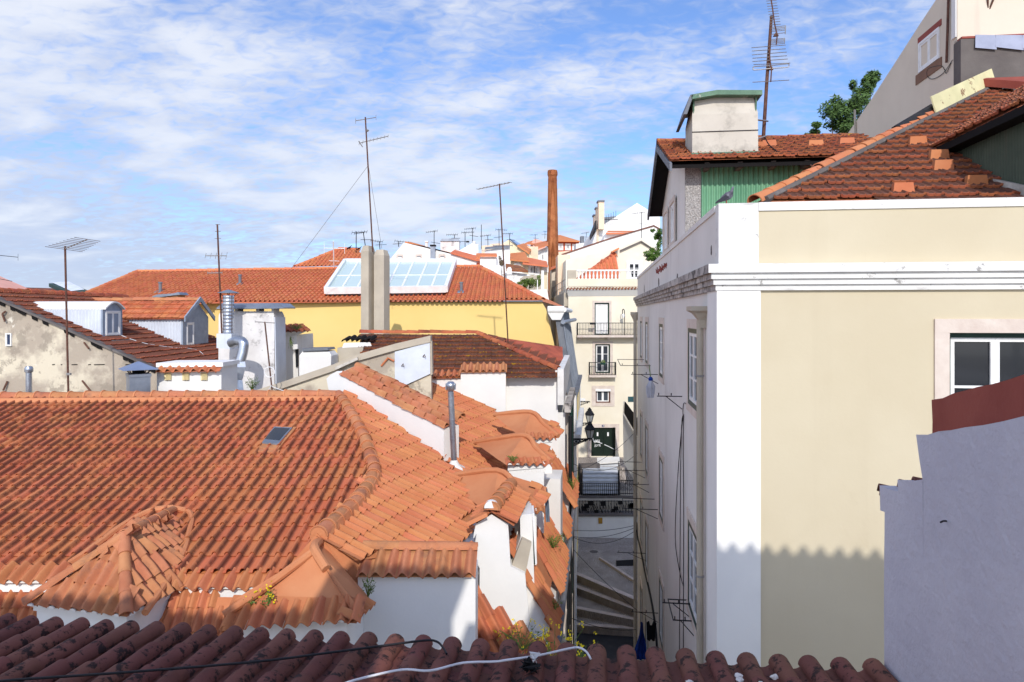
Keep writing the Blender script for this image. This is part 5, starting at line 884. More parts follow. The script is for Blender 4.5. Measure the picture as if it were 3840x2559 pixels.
mb = barrel_mesh(.10, .09, .5, m_black); place(c2_, mb, [Matrix.Translation(W(1290 + k * 19, 1283 - (k % 2) * 4, 24.1)) @ basis(Vector((.2, 1, .25)), ZV) for k in range(6)], 'crown_tile', 9)
ch2 = thing('cornice_house', 'corner of an old house with moulded cornice and weedy tiled eaves', 'house', W(1110, 1400, 24.3)); front(ch2, [(1055, 1262), (1112, 1256), (1118, 1400)], 24.3, 2, m_whiteD, 'wall', base=4); obj('cornice', MB().loft([[W(1055, 1262, 24.2), W(1120, 1256, 24.2), W(1120, 1256, 26), W(1055, 1262, 26)], [W(1055, 1245, 24.0), W(1160, 1238, 24.0), W(1160, 1238, 26.2), W(1055, 1245, 26.2)]]), m_whiteD, ch2)
tiles(ch2, [W(1055, 1246, 23.9), W(1166, 1240, 23.9), W(1135, 1222, 25.3), W(1055, 1220, 25.3)], YV, 'canal', .2, .4, m_tileG, 40, jit=.012); obj('dark_window', MB().prism([W(1108, 1310, 24.25), W(1120, 1305, 24.25), W(1120, 1375, 24.25), W(1110, 1378, 24.25)], -YV * .02), m_glass, ch2); obj('console', MB().prism([W(1103, 1292, 24.2), W(1124, 1290, 24.2), W(1124, 1308, 24.2), W(1108, 1310, 24.2)], -YV * .25), m_whiteD, ch2)
weed('weeds on the mossy corner eaves before the yellow wall', W(1110, 1240, 24.0), .3, .35, 18, 0, 21); weed('plant hanging from the old moulded cornice', W(1088, 1262, 23.9), -.5, .15, 10, 0, 22); weed('grass tuft at the foot of the tall white chimney', W(945, 1465, 20.5), .5, .25, 22, 0, 23)
tp = thing('twin_chimney', 'tall twin chimney of grey render rising before the yellow wall', 'chimney', W(1408, 1250, 27)); q1, q2 = frame(-15)
for cxp, top_, hw, hd_ in ((1381, 945, .165, .30), (1432, 960, .215, .26)):
    cc = W(cxp, 1265, 27.2); zt2 = W(cxp, top_, 27.2).z; sh_ = lambda s, z: [Vector((cc.x, cc.y, z)) + q1 * a * hw * s + q2 * b * hd_ * s for a, b in ((-1, -1), (1, -1), (1, 1), (-1, 1))]
    obj('shaft', MB().loft([sh_(1, cc.z - 1), sh_(1, zt2), sh_(.72, zt2 + .22), sh_(.5, zt2 + .24)]), m_conc, tp)

# ================================================================== yellow building
yb = thing('yellow_building', 'long yellow building with a bright orange tiled hip roof', 'building', W(1400, 1500, 33))
SY = .28; plY = (Vector((0, 31.8, CZ + .60)), (ZV - YV * SY).normalized()); Yf = PF(plY)
obj('wall', MB().prism([W(-200, 1137, 32), W(2030, 1130, 32), W(2048, 1160, 32), W(2078, 1290, 32), W(2082, 1330, 32), W(2082, 2000, 32), W(-200, 2000, 32)], YV * 10), m_yellow, yb)
obj('eave_trim', MB().prism([W(-200, 1131, 31.85), W(2035, 1127, 31.85), W(2035, 1132, 31.85), W(-200, 1137, 31.85)], YV * .2), m_slate, yb)
tiles(yb, [Yf(235, 1142), Yf(515, 1022), Yf(1250, 1010), Yf(1700, 1004), Yf(1795, 1002), Yf(2036, 1128)], YV, 'lusa', .225, .42, m_tileY, 300, seed=51, jit=.002)
ridge(yb, [Yf(515, 1021) + ZV * .05, Yf(1795, 1001) + ZV * .05], .13, .42, m_tileY); ridge(yb, [Yf(235, 1142) + ZV * .05, Yf(515, 1021) + ZV * .05], .13, .42, m_tileY, 'hip_tile'); ridge(yb, [Yf(2036, 1127) + ZV * .05, Yf(1795, 1001) + ZV * .05], .14, .42, m_tileY, 'hip_tile')
obj('hip_slope', MB().poly([Yf(2036, 1128) - ZV * .05, Yf(1795, 1002) - ZV * .05, LP(-1.8, 45, .4), LP(-1.8, 33, .4)]), m_tileY, yb, recalc=False); obj('back_slope', MB().poly([Yf(515, 1022) - ZV * .02, Yf(1795, 1002) - ZV * .02, W(1795, 1100, 48), W(515, 1100, 48)]), m_tileY, yb, recalc=False)
# skylight of seven bays
sk = thing('glass_skylight', 'large white framed skylight of glass panes on the orange roof', 'skylight', Yf(1450, 1110)); LFT = .34
n_y = plY[1]; plS = (plY[0] + n_y * LFT, n_y); Sf = PF(plS); cn_ = [Sf(1222, 1090), Sf(1672, 1084), Sf(1707, 981), Sf(1294, 981)]
bl, br_, tr_, tl = cn_; ux = (br_ - bl).normalized(); uy = (tl - bl); uy = (uy - ux * 0); ed = MB()
def bar(a, b, w, h): d = (b - a).normalized(); s = d.cross(n_y).normalized(); ed.prism([a - s * w - n_y * h, a + s * w - n_y * h, b + s * w - n_y * h, b - s * w - n_y * h], n_y * (h * 2))
for a, b in ((bl, br_), (br_, tr_), (tr_, tl), (tl, bl)): bar(a, b, .09, .16)
obj('frame', ed, m_frameW, sk)
NB = 8
for i in range(1, NB): ed = MB(); bar(bl.lerp(br_, i / NB), tl.lerp(tr_, i / NB), .05, .05); obj('mullion', ed, m_frameW, sk)
ed = MB(); bar(bl.lerp(tl, .46), br_.lerp(tr_, .46), .04, .035); obj('transom', ed, m_frameW, sk)
for i in range(NB):
    for v0, v1 in ((0, .46), (.46, 1)): obj('pane', MB().prism([bl.lerp(br_, i / NB).lerp(tl.lerp(tr_, i / NB), v0), bl.lerp(br_, (i + 1) / NB).lerp(tl.lerp(tr_, (i + 1) / NB), v0), bl.lerp(br_, (i + 1) / NB).lerp(tl.lerp(tr_, (i + 1) / NB), v1), bl.lerp(br_, i / NB).lerp(tl.lerp(tr_, i / NB), v1)], n_y * .012), m_sky, sk)
obj('curb', MB().prism([Yf(1240, 1113), Yf(1663, 1108), Yf(1690, 1000), Yf(1305, 1000)], n_y * .26), m_slate, sk)
for lb_, x, y in (('small grey vent pipe on the orange roof left of the skylight', 900, 1068), ('small grey vent pipe with zinc flashing near the right hip', 1730, 1098), ('small vent pipe behind the brown roof hump', 601, 1098)):
    p = Yf(x, y); t = thing('vent_pipe', lb_, 'pipe', p); obj('pipe', MB().tube([p - ZV * .05, p + ZV * .48], .075, 10), m_slate, t, smooth=True); obj('cap', MB().lathe(p + ZV * .45, [(.1, 0), (.1, .07), (.02, .08)], 10), m_slate, t); obj('flashing', MB().prism([p + Vector((-.22, -.18, -.02)), p + Vector((.12, -.18, -.02)), p + Vector((.12, .15, .08)), p + Vector((-.22, .15, .08))], ZV * .03), m_zinc, t)
p = Yf(623, 1128); lc = thing('low_chimney', 'small flat clay chimney with a bent zinc cover on the brown ridge', 'chimney', p); obj('stack', MB().box(W(572, 1135, 30), XV * 1.1, YV * .7, ZV * .32), m_hip, lc); obj('cover', MB().prism([W(570, 1113, 29.9), W(590, 1105, 29.9), W(650, 1101, 29.9), W(668, 1096, 29.9), W(676, 1106, 29.9), W(650, 1108, 29.9), W(572, 1119, 29.9)], YV * .8), m_zinc, lc)
# its slate side towards the alley
obj('slate_mansard', MB().prism([LP(-1.62, 31.6, .2), LP(-1.62, 40, .2), LP(-1.05, 40, -3.6), LP(-1.05, 31.6, -3.6)], -E1 * .3), m_slate, yb)
rb_ = MB()
for k in range(9): y = 31.7 + k * .95; rb_.prism([LP(-1.60, y, .2), LP(-1.60, y + .1, .2), LP(-1.03, y + .1, -3.6), LP(-1.03, y, -3.6)], E1 * .05)
obj('mansard_rib', rb_, m_zinc, yb, kind='stuff')
obj('scroll_cornice', MB().tube([LP(-2.2, 31.5, .22), LP(-1.45, 31.5, .22)], .17, 12).tube([LP(-1.45, 31.5, .22), LP(-1.45, 40, .22)], .12, 8), m_white, yb, smooth=True); obj('scroll_base', MB().loft([[LP(-2.0, 31.45, -.25), LP(-1.6, 31.45, -.25), LP(-1.6, 31.8, -.25), LP(-2.0, 31.8, -.25)], [LP(-2.2, 31.4, .08), LP(-1.45, 31.4, .08), LP(-1.45, 31.8, .08), LP(-2.2, 31.8, .08)]]), m_white, yb)
obj('gutter', MB().tube([LP(-1.5, 31.4, -.35), LP(-1.2, 40, -.3)], .1, 10), m_zinc, yb, smooth=True)
obj('side_parapet', MB().box(LP(-1.25, 31.5, -5.4), E1 * .35, E2 * 9, ZV * 1.75), m_white, yb); obj('parapet_cap', MB().box(LP(-1.3, 31.4, -3.66), E1 * .5, E2 * 9.2, ZV * .1), m_slate, yb); obj('side_cornice', MB().box(LP(-1.0, 31.4, -5.9), E1 * .3, E2 * 9.2, ZV * .4), m_cornW, yb)
obj('side_panel', MB().box(LP(-.905, 33.0, -5.1), E1 * .02, E2 * 1.8, ZV * 1.2).box(LP(-.905, 36.0, -5.1), E1 * .02, E2 * 1.8, ZV * 1.2), m_yellow, yb); obj('side_wall', MB().box(LP(-2.2, 31.8, -17), E1 * 1.15, E2 * 9, ZV * 11.2), m_yellow, yb)
for y in (32.6, 34.9, 37.2, 39.4):
    for z in (-8.6, -12.2, -15.6): window(yb, LP(-1.045, y, z), E2, -E1, 1.0, 1.9, m_frameG, m_glass, rec=0, sur=.15)
hv2 = thing('corner_pipe', 'white downpipe at the edge of the yellow building', 'pipe', LP(-.95, 31.5, -17)); obj('pipe', MB().tube([LP(-.95, 31.5, -16.8), LP(-.95, 31.5, -5.9)], .07, 8), m_white, hv2, smooth=True)

# ================================================================== antennas
dgX, dgU = Vector((1, .25, 0)), Vector((.35, -1, 0))
antenna('rusty mast with a long pale aerial before the peeling gable', W(257, 1500, 18.6), W(244, 925, 18.6), [(.985, Vector((1, -.6, .20)), .05, 1.15, 9, .45, Vector((.75, .9, -.1)))], r=.026, extra=MB().box(W(248, 1408, 18.5), XV * .11, YV * .06, ZV * .06))
antenna('dark mast with one short aerial behind the ventilation stack', W(832, 1255, 21.7), W(815, 842, 21.7), [(.715, Vector((-1, .3, .03)), .3, .5, 5, .12, Vector((.1, .3, 1))), (.56, Vector((-1, .3, 0)), .1, .45, 2, .05, ZV), (.9, ZV, .1, .35, 3, .1, XV)], r=.026)
antenna('tall guyed mast standing on the twin chimney', W(1398, 945, 27.2), W(1370, 440, 27.2), [(.82, Vector((1, -.4, .12)), .35, 1.0, 9, .09, Vector((.1, .3, 1))), (.985, Vector((1, -.2, .1)), .42, .45, 2, .12, ZV)], r=.03, extra=MB().tube([W(1345, 530, 27.2), W(1360, 552, 27.2)], .02, 4).lathe(W(1378, 495, 27.1), [(.02, 0), (.07, .05), (.02, .1)], 8))
antenna('leaning mast with a long yagi above the lichen-spotted roof', W(1906, 1300, 24.6), W(1873, 690, 24.6), [(.995, Vector((-1, .35, -.14)), .4, .85, 10, .16, Vector((.5, .9, .1))), (.62, Vector((1, .1, .02)), .35, .35, 3, .05, ZV), (.44, Vector((-1, .05, .0)), .35, .1, 2, .05, ZV)], r=.028)
antenna('thin rusty T-shaped aerial with a coil of white cable', W(1024, 1500, 18.9), W(993, 1208, 18.9), [(.995, Vector((1, -.1, -.06)), .28, .28, 3, .03, ZV)], r=.02); 
wire('cable', 'coil of white cable hung on the T-shaped aerial', [W(1011 + 19 * math.cos(t * .5), 1396 + 19 * math.sin(t * .5), 18.85) for t in range(14)], .012, m_cableW); wire('cable', 'white cable hanging from the T-shaped aerial', [W(1018, 1446, 18.85), W(1004, 1470, 18.85), W(998, 1500, 18.85)], .01, m_cableW); wire('cable', 'white cable running from the aerial to the party wall', [W(1020, 1450, 18.85), W(1060, 1465, 18.8), W(1130, 1485, 18.7)], .01, m_cableW)
antenna('white aerial with upright panels on the orange roof', Yf(1252, 1010), W(1250, 905, 37.5), [(.75, Vector((1, .2, 0)), .5, .6, 2, .35, ZV), (.3, Vector((1, .4, 0)), .25, .3, 3, .1, YV)], m_frameW, m_frameW, .03)
antenna('dark aerial ending in a small dish at the left edge', W(-30, 1100, 30), W(-30, 930, 30), [(.85, Vector((1, 0, -.1)), .2, 1.15, 2, .18, ZV), (.35, Vector((1, 0, -.2)), .2, .9, 1, .1, ZV)], m_iron, m_iron, .022)
far_a = [(1335, 1000, 1336, 868, 48), (1372, 930, 1362, 870, 48), (1425, 930, 1422, 905, 50), (1495, 920, 1495, 905, 52), (1628, 960, 1628, 865, 56), (1704, 905, 1704, 880, 58), (1744, 945, 1744, 870, 56), (1772, 915, 1772, 855, 58), (1830, 915, 1829, 882, 62), (1872, 920, 1871, 860, 60), (1911, 925, 1911, 875, 60), (2007, 905, 2007, 880, 90), (2043, 890, 2044, 868, 95), (2406, 890, 2405, 795, 58), (2195, 905, 2200, 872, 90), (1805, 930, 1805, 843, 60)]
for k, (xb, yb_, xt, yt, d) in enumerate(far_a):
    r = random.Random(k); sgn = -1 if k % 3 else 1
    antenna(('thin upright aerial behind the twin chimney', 'tilted aerial just left of the twin chimney', 'short aerial seen over the top of the twin chimney', 'low wide aerial on the peak of the white gabled house', 'aerial with two booms beside the slim grey metal flue', 'small aerial on the rain-streaked chimney', 'aerial next to the thin steel flue', 'aerial on the tall end wall of the slanted white house', 'short aerial above the cream terrace house with dark gutter', 'taller aerial above the rain-streaked white block', 'aerial on the solar panelled gable', 'tiny aerial over the pink hilltop house', 'tiny aerial touching the brick factory chimney', 'aerial standing before the big bright white gable', 'hooked aerial near the square dark flue box', 'plain whip aerial without any boom')[k], W(xb, yb_ + 6, d), W(xt, yt, d), [] if k == 15 else [(.97, Vector((sgn, .4, r.uniform(-.15, .15))), .3, .75, 6, .14, Vector((.2, .4, 1))), (.55, Vector((-sgn, .5, r.uniform(-.15, .1))), .25, .5, 4, .12, Vector((.3, .8, .2)))], m_iron, m_iron, .03, group='aerials on the distant rooftops')
wire('guy_wire', 'thin guy wire slanting down left from the tall mast', [W(1378, 625, 27.2), W(1090, 1010, 30)], .008, m_steel, 'wire'); wire('guy_wire', 'thin guy wire slanting down right from the tall mast', [W(1382, 625, 27.2), W(1440, 985, 29)], .008, m_steel, 'wire')

# ================================================================== houses on the hillside
def house(label, walls, d, mat, dep=4, wins=(), roof=None, rm=None, wkw=None, name='hill_house', cat='house'):
    b = W(walls[0][0], walls[0][1], d); t = thing(name, label, cat, Vector((b.x, b.y, 1))); front(t, walls, d, dep, mat, base=1)
    for (x0, y0, x1, y1) in wins: pwin(t, vplane(d), x0, y0, x1, y1, m_frameW, m_glass, **(wkw or dict(fw=.07, nv=2, sur=.18, surm=m_white)))
    if roof:
        for pl_ in roof: obj('roof', MB().prism([W(*q) for q in pl_], ZV * .12), rm or m_tileY, t)
    return t
hr_ = thing('hip_roofed_house', 'house with an orange hip roof behind the yellow building', 'house', W(1230, 1010, 46)); front(hr_, [(1118, 1003), (1360, 998)], 46, 6, m_white, 'wall', base=2)
tiles(hr_, [W(1107, 1001, 45.5), W(1368, 994, 45.5), W(1345, 935, 49), W(1270, 934, 49)], YV, 'lusa', .26, .45, m_tileY, 150, jit=.003, deck=True); ridge(hr_, [W(1107, 1000, 45.5), W(1270, 934, 49)], .15, .5, m_tileY, 'hip_tile'); ridge(hr_, [W(1270, 933, 49), W(1345, 934, 49)], .15, .5, m_tileY)
for k, (x, y) in enumerate(((1310, 936), (1347, 940))):
    p = W(x, y, 48.8); t = thing('pigeon', ('dark pigeon on the ridge of the hip roofed house', 'dark pigeon low on the end of the hip roofed house')[k], 'bird', p); obj('body', MB().loft([[p + Vector((a, .0 + .05 * math.cos(i), .13 + h + .07 * s * math.sin(i))) for i in (0, 1.57, 3.14, 4.71)] for a, h, s in ((-.2, -.06, .15), (-.1, -.03, .7), (.02, .0, 1), (.1, .06, .7), (.13, .13, .5), (.18, .14, .1))]), m_blk, t, smooth=True); obj('leg', MB().tube([p - ZV * .05, p + ZV * .1], .012, 4), m_red, t)
wg = house('white gabled house behind the skylight with three shuttered windows', [(1440, 1000), (1515, 911), (1600, 925), (1900, 1003), (2010, 1040)], 52, m_white, 8, wkw=dict(fw=.12))
for x0 in (1487, 1558, 1646):
    f_ = obj('window', MB().prism([W(x0, 982 - 28, 51.95), W(x0 + 24, 954, 51.95), W(x0 + 24, 1000, 51.95), W(x0, 1000, 51.95)], -YV * .06), m_stone, wg); obj('shutter', MB().prism([W(x0 + 5, 963, 51.9), W(x0 + 19, 963, 51.9), W(x0 + 19, 1000, 51.9), W(x0 + 5, 1000, 51.9)], -YV * .06), m_frameW, f_); obj('shadow_gap', MB().prism([W(x0 + 5, 961, 51.85), W(x0 + 20, 961, 51.85), W(x0 + 20, 964, 51.85), W(x0 + 5, 964, 51.85)], -YV * .02), m_slate, f_)
obj('roof', MB().prism([W(1518, 911, 52), W(1700, 955, 52), W(1720, 962, 56), W(1540, 912, 60)], ZV * .1), m_tileY, wg); obj('roof_strip', MB().prism([W(1690, 952, 51.8), W(1705, 942, 53), W(1795, 966, 53), W(1805, 985, 51.8)], ZV * .1), m_tileY, wg)
def stack(label, x0, y0, x1, y1, d, mat, cap=None, name='far_chimney', dep=1.0):
    t = thing(name, label, 'chimney', W((x0 + x1) / 2, y1, d)); obj('stack', MB().prism([W(x0, y0, d), W(x1, y0, d), W(x1, y1, d), W(x0, y1, d)], YV * dep), mat, t)
    if cap == 'gable': obj('cap', MB().prism([W(x0 - 2, y0, d - .1), W(x0 + 4, y0 - 9, d - .1), W(x1 - 4, y0 - 10, d - .1), W(x1 + 2, y0, d - .1)], YV * (dep + .2)), m_zinc, t)
    elif cap: obj('cap', MB().prism([W(x0 - 2, y0 - 4, d - .08), W(x1 + 2, y0 - 4, d - .08), W(x1 + 2, y0 + 1, d - .08), W(x0 - 2, y0 + 1, d - .08)], YV * (dep + .16)), cap, t)
    return t
stack('rain-streaked chimney with a peaked zinc cap', 1652, 905, 1722, 975, 55, m_whiteS, 'gable'); stack('slim grey metal flue with a dark cap on the white gabled house', 1614, 922, 1631, 985, 51.5, m_zinc, m_black, 'flue', .4); stack('short white flue on the white gabled house', 1595, 908, 1603, 940, 53, m_white, m_white, 'flue', .3); stack('thin steel flue beside the slanted white house', 1750, 908, 1757, 965, 56, m_galv, m_iron, 'flue', .2)
house('slanted white house with a dark window and tall end wall', [(1722, 940), (1772, 912), (1772, 905), (1782, 905), (1782, 950), (1800, 985), (1860, 1010)], 54, m_white, 4, [(1779, 925, 1785, 950)])
house('white block with a coping of orange tiles', [(1800, 965), (1862, 965), (1862, 1040)], 46, m_white, 3, roof=[[(1798, 964, 45.8), (1864, 964, 45.8), (1862, 957, 46.6), (1800, 957, 46.6)]]); house('small orange roofed house between the white blocks', [(1788, 985), (1800, 985)], 50, m_brickred, 3, roof=[[(1785, 972, 49.5), (1802, 972, 49.5), (1802, 956, 51), (1786, 956, 51)]])
house('rain-streaked white block with a dark rim', [(1818, 940), (1912, 925), (1912, 1000)], 58, m_whiteS, 4, roof=[[(1818, 937, 57.8), (1912, 930, 57.8), (1910, 925, 58.5), (1820, 932, 58.5)]], rm=m_slate); house('cream terrace house with dark gutter behind the streaked block', [(1806, 922), (1838, 920), (1838, 916), (1875, 913), (1876, 918), (1908, 914), (1910, 960)], 64, m_peach, 4)
sg = house('cream gabled house with a solar panel on its roof', [(1888, 912), (1908, 900), (1985, 952), (2010, 985)], 70, M('pale_cream', S(240, 226, 190)), 8); obj('solar_panel', MB().prism([W(1912, 900, 69.8), W(1950, 931, 69.8), W(1962, 926, 74), W(1926, 902, 74)], ZV * .12), m_glassB, sg); obj('roof', MB().prism([W(1940, 925, 69.6), W(1985, 955, 69.6), W(1995, 935, 76), W(1965, 918, 76)], ZV * .15), m_tileY, sg)
house('house with an orange roof and small dark windows on the slope', [(1915, 978), (1975, 982), (1985, 990), (2053, 1000), (2053, 1060)], 62, M('pale_cream_b', S(232, 220, 190)), 5, [(1934, 994, 1945, 1010), (1989, 998, 1999, 1025), (2009, 1000, 2017, 1030), (2040, 1004, 2049, 1016)], [[(1912, 978, 61.5), (1985, 985, 61.5), (1968, 950, 66), (1914, 955, 66)], [(1960, 992, 61), (2055, 1003, 61), (2050, 985, 65), (1968, 968, 65)]])
house('tall cream block on the hillside', [(1976, 925), (2018, 925), (2018, 1000)], 74, m_peach, 4); house('white house behind the brick chimney', [(2018, 940), (2055, 925), (2055, 1000)], 80, m_white, 5, [(2032, 952, 2039, 978)], [[(2015, 935, 79), (2056, 922, 79), (2056, 905, 86), (2000, 918, 86)]]); house('pink house with crenellated chimney on the hilltop', [(1990, 918), (2000, 900), (2010, 896), (2012, 898), (2034, 905), (2045, 918)], 100, m_pink, 5, roof=[[(1965, 918, 99), (2000, 918, 99), (2000, 905, 104), (1980, 910, 104)]])
house('white end wall stepping down behind the orange hip', [(1862, 995), (1880, 998), (1880, 1035)], 45, m_white, 2); house('white pier with a chamfered top before the low houses', [(1900, 1010), (1907, 1002), (1915, 1002), (1919, 1010), (1921, 1060)], 44, m_white, 1, name='white_pier', cat='pier')
house('low white house with a mossy tiled roof', [(1915, 1022), (1976, 1028), (1976, 1080)], 48, m_white, 3, [(1921, 1040, 1930, 1056)], [[(1898, 1018, 47.6), (1980, 1022, 47.6), (1950, 1002, 51), (1896, 995, 51)]], m_tileL); house('grey garden wall above the hanging vine', [(1950, 1045), (1965, 1036), (2028, 1032), (2028, 1075)], 46, m_conc, 1, name='garden_wall', cat='wall')
house('white terrace wall behind the orange hip', [(1985, 1088), (2050, 1085), (2060, 1130)], 43, m_white, 1, name='terrace_wall', cat='wall'); house('slim white post on the terrace', [(2030, 1015), (2040, 1015), (2040, 1100)], 43.5, m_white, .3, name='white_post', cat='post'); house('thin pale pole beside the vine', [(2014, 1050), (2017, 1050), (2017, 1075)], 44, m_white, .1, name='thin_pole', cat='pole')
vn = W(1985, 1062, 44.5); tree('yellow green vine on a terrace trellis', Vector((vn.x, vn.y, 16)), [(W(1960, 1064, 44.5), (.4, .5, .25)), (W(1985, 1060, 44.5), (.5, .5, .3)), (W(2010, 1060, 44.5), (.35, .5, .4))], .04, .07, 500, m_leaf2, 6, 'vine', 'vine'); bs = W(1880, 988, 45.5); tree('dry brown bush on a distant roof edge', Vector((bs.x, bs.y, bs.z - .7)), [(W(1880, 988, 45.5), (.25, .3, .35))], .03, .05, 500, M('dry_leaf', S(120, 104, 82)), 7, 'bush', 'bush')
house('orange red apartment house on the hill with white windows', [(2060, 905), (2172, 905), (2172, 945)], 112, m_brickred, 10, [(2096, 918, 2108, 936), (2123, 918, 2136, 936), (2150, 920, 2160, 936)], [[(2050, 906, 111), (2178, 908, 111), (2100, 884, 122), (2060, 890, 122)]])
house('cream house band under the orange red apartment house', [(2090, 945), (2180, 938), (2180, 970)], 105, m_peach, 5)
# brick factory chimney
bc_ = thing('brick_chimney', 'tall round brick factory chimney', 'chimney', W(2072, 1100, 84)); k = 84 / F; b0 = W(2072, 1130, 84); zt3 = W(2070, 640, 84).z - b0.z
obj('shaft', MB().lathe(b0, [(24 * k, -4), (23.5 * k, 0), (22.5 * k, zt3 * .35), (20 * k, zt3 * .6), (17 * k, zt3 * .93), (16.2 * k, zt3 * .955)], 28), m_brick, bc_, smooth=True); obj('crown', MB().lathe(b0, [(16.2 * k, zt3 * .95), (19 * k, zt3 * .965), (19 * k, zt3 * .985), (17.5 * k, zt3), (13 * k, zt3 + .02), (12 * k, zt3 - .8)], 28), m_brick, bc_)

# ================================================================== upper buildings beyond the alley
gw = house('big bright white gable with cream chimney stacks', [(2215, 935), (2240, 858), (2389, 762), (2475, 815), (2475, 950)], 70, m_white, 12)
for x0, y0, x1, y1, d in ((2245, 757, 2266, 860, 69), (2237, 782, 2246, 860, 71), (2228, 810, 2237, 860, 73)): s_ = obj('chimney', MB().prism([W(x0, y0, d), W(x1, y0, d), W(x1, y1, d), W(x0, y1, d)], YV * 1), m_peach, gw); obj('chimney_cap', MB().prism([W(x0 - 3, y0 - 6, d - .1), W(x1 + 2, y0 - 6, d - .1), W(x1 + 2, y0, d - .1), W(x0 - 3, y0, d - .1)], YV * 1.2), m_slate, s_)
obj('roof_room', MB().prism([W(2266, 815, 76), W(2315, 811, 76), W(2315, 850, 76), W(2266, 850, 76)], YV * 3), m_slate, gw); obj('balcony', MB().prism([W(2232, 828, 69.5), W(2230, 855, 69.5), W(2212, 910, 75), W(2210, 885, 75)], XV * .15), m_iron, gw); obj('side_wall', MB().prism([W(2238, 860, 69.8), W(2238, 930, 69.8), W(2212, 930, 78), W(2212, 910, 78)], XV * .2), m_peach, gw)
rl_ = MB()
for k in range(8): rl_.box(W(2246 + k * 9, 850 - k * 4.5, 69.4), XV * .03, YV * .03, ZV * .75)
obj('railing', rl_.tube([W(2246, 823, 69.4), W(2318, 824, 69.4)], .03, 4), m_iron, gw, kind='stuff')
lw = house('long white wall with a thin dark coping below the gable', [(2095, 960), (2107, 954), (2270, 900), (2452, 846), (2475, 858), (2475, 1000)], 63, m_whiteD, 3); obj('coping', MB().prism([W(2106, 953, 62.9), (W(2270, 898, 62.9)), W(2452, 844, 62.9), W(2475, 857, 62.9), W(2475, 862, 62.9), W(2452, 849, 62.9), W(2270, 903, 62.9), W(2107, 958, 62.9)], YV * 1), m_brown, lw)
dr_ = house('small roof dormer above the long white wall', [(2262, 903), (2277, 872), (2382, 872), (2392, 905)], 66, m_white, 3, roof=[[(2272, 880, 65.5), (2385, 878, 65.5), (2380, 870, 68), (2280, 870, 68)]]); house('square dark flue box on the hill', [(2178, 886), (2191, 886), (2191, 910)], 95, m_slate, 1.2, name='flue_box', cat='flue')
house('white rooftop hut left of the gable', [(2160, 915), (2215, 908), (2215, 940)], 90, m_white, 3)
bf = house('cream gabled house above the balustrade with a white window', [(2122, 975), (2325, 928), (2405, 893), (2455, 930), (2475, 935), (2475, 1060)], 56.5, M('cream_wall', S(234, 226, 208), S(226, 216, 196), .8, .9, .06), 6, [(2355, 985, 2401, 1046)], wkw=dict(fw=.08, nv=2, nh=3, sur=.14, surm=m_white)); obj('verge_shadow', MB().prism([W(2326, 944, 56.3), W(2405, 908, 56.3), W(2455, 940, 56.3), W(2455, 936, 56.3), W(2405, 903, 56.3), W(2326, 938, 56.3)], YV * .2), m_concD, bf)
tiles(bf, [W(2165, 1048, 53), W(2326, 1048, 53), W(2308, 950, 56.4), W(2300, 950, 56.4)], YV, 'canal', .3, .5, m_tileY, 80, jit=.006); ridge(bf, [W(2163, 1048, 53), W(2303, 949, 56.4)], .13, .6, m_tileG, 'hip_tile'); obj('tile_ledge', MB().prism([W(2296, 948, 55.8), W(2322, 935, 55.8), W(2322, 928, 55.8), W(2294, 943, 55.8)], YV * .6), m_tileY, bf)
house('cream end block of the terrace house', [(2092, 957), (2140, 955), (2140, 1030)], 60, m_peach, 3); t_ = house('grey side houses stepping behind the brick chimney', [(2068, 1012), (2090, 1000), (2090, 1060)], 66, m_beige, 3, roof=[[(2064, 1014, 65.5), (2092, 1002, 65.5), (2092, 996, 67), (2066, 1008, 67)]]); house('grey terrace flat with two dark windows', [(2104, 990), (2122, 980), (2122, 1060)], 61, m_beige, 3, [(2106, 1022, 2111, 1042), (2114, 1018, 2120, 1040)], [[(2096, 996, 60.5), (2124, 980, 60.5), (2124, 974, 62), (2098, 990, 62)]])

# ================================================================== cream house closing the alley
DF = 50.0; fh = thing('far_cream_house', 'tall cream house with iron balconies closing the alley', 'house', W(2260, 1720, DF)); X0, X1_ = W(2131, 1080, DF).x, W(2400, 1080, DF).x; zb_ = 3.0
def fz(y): return CZ - (y - HY) / F * DF - zb_
def fx(x): return (x - CX) / F * DF - X0
Of = Vector((X0, DF, zb_)); ops = [(fx(2230), fz(1257), fx(2285), fz(1136)), (fx(2232), fz(1400), fx(2288), fz(1291)), (fx(2234), fz(1512), fx(2289), fz(1462)), (fx(2217), fz(1712), fx(2308), fz(1604))]
m_farw = M('far_cream_plaster', S(232, 224, 204), S(224, 214, 190), .5, .9, .06, 14, spots=[(S(206, 182, 138), .55, .66, .03, .7), (S(170, 150, 130), 2.0, .74, .03, .6)])
obj('wall', MB().grid(Of, XV, ZV, X1_ - X0, fz(1078), ops, YV, .25), m_farw, fh, recalc=False); obj('side_wall', MB().box(Vector((X0, DF + .01, zb_)), XV * .2, YV * 26, ZV * (fz(1078) - .05)).box(Vector((X0 + .2, DF + .4, zb_)), XV * (X1_ - X0), YV * .2, ZV * (fz(1078))), m_beige, fh)
for k, (a, b, c, d) in enumerate(ops[:3]): window(fh, Of + XV * a + ZV * b, XV, YV, c - a, d - b, m_frameW, m_frameW if k == 0 else m_glassD, rec=.15, fw=.09, nv=2, nh=(3, 3, 1)[k], sur=(.16, .2, .3)[k], outer=(m_frameG, m_frameG, m_brown)[k], name='french_door' if k < 2 else 'window', surm=m_stone)
obj('roller_box', MB().prism([W(2233, 1459, DF - .05), W(2290, 1459, DF - .05), W(2290, 1468, DF - .05), W(2233, 1468, DF - .05)], YV * .3), m_frameW, fh)
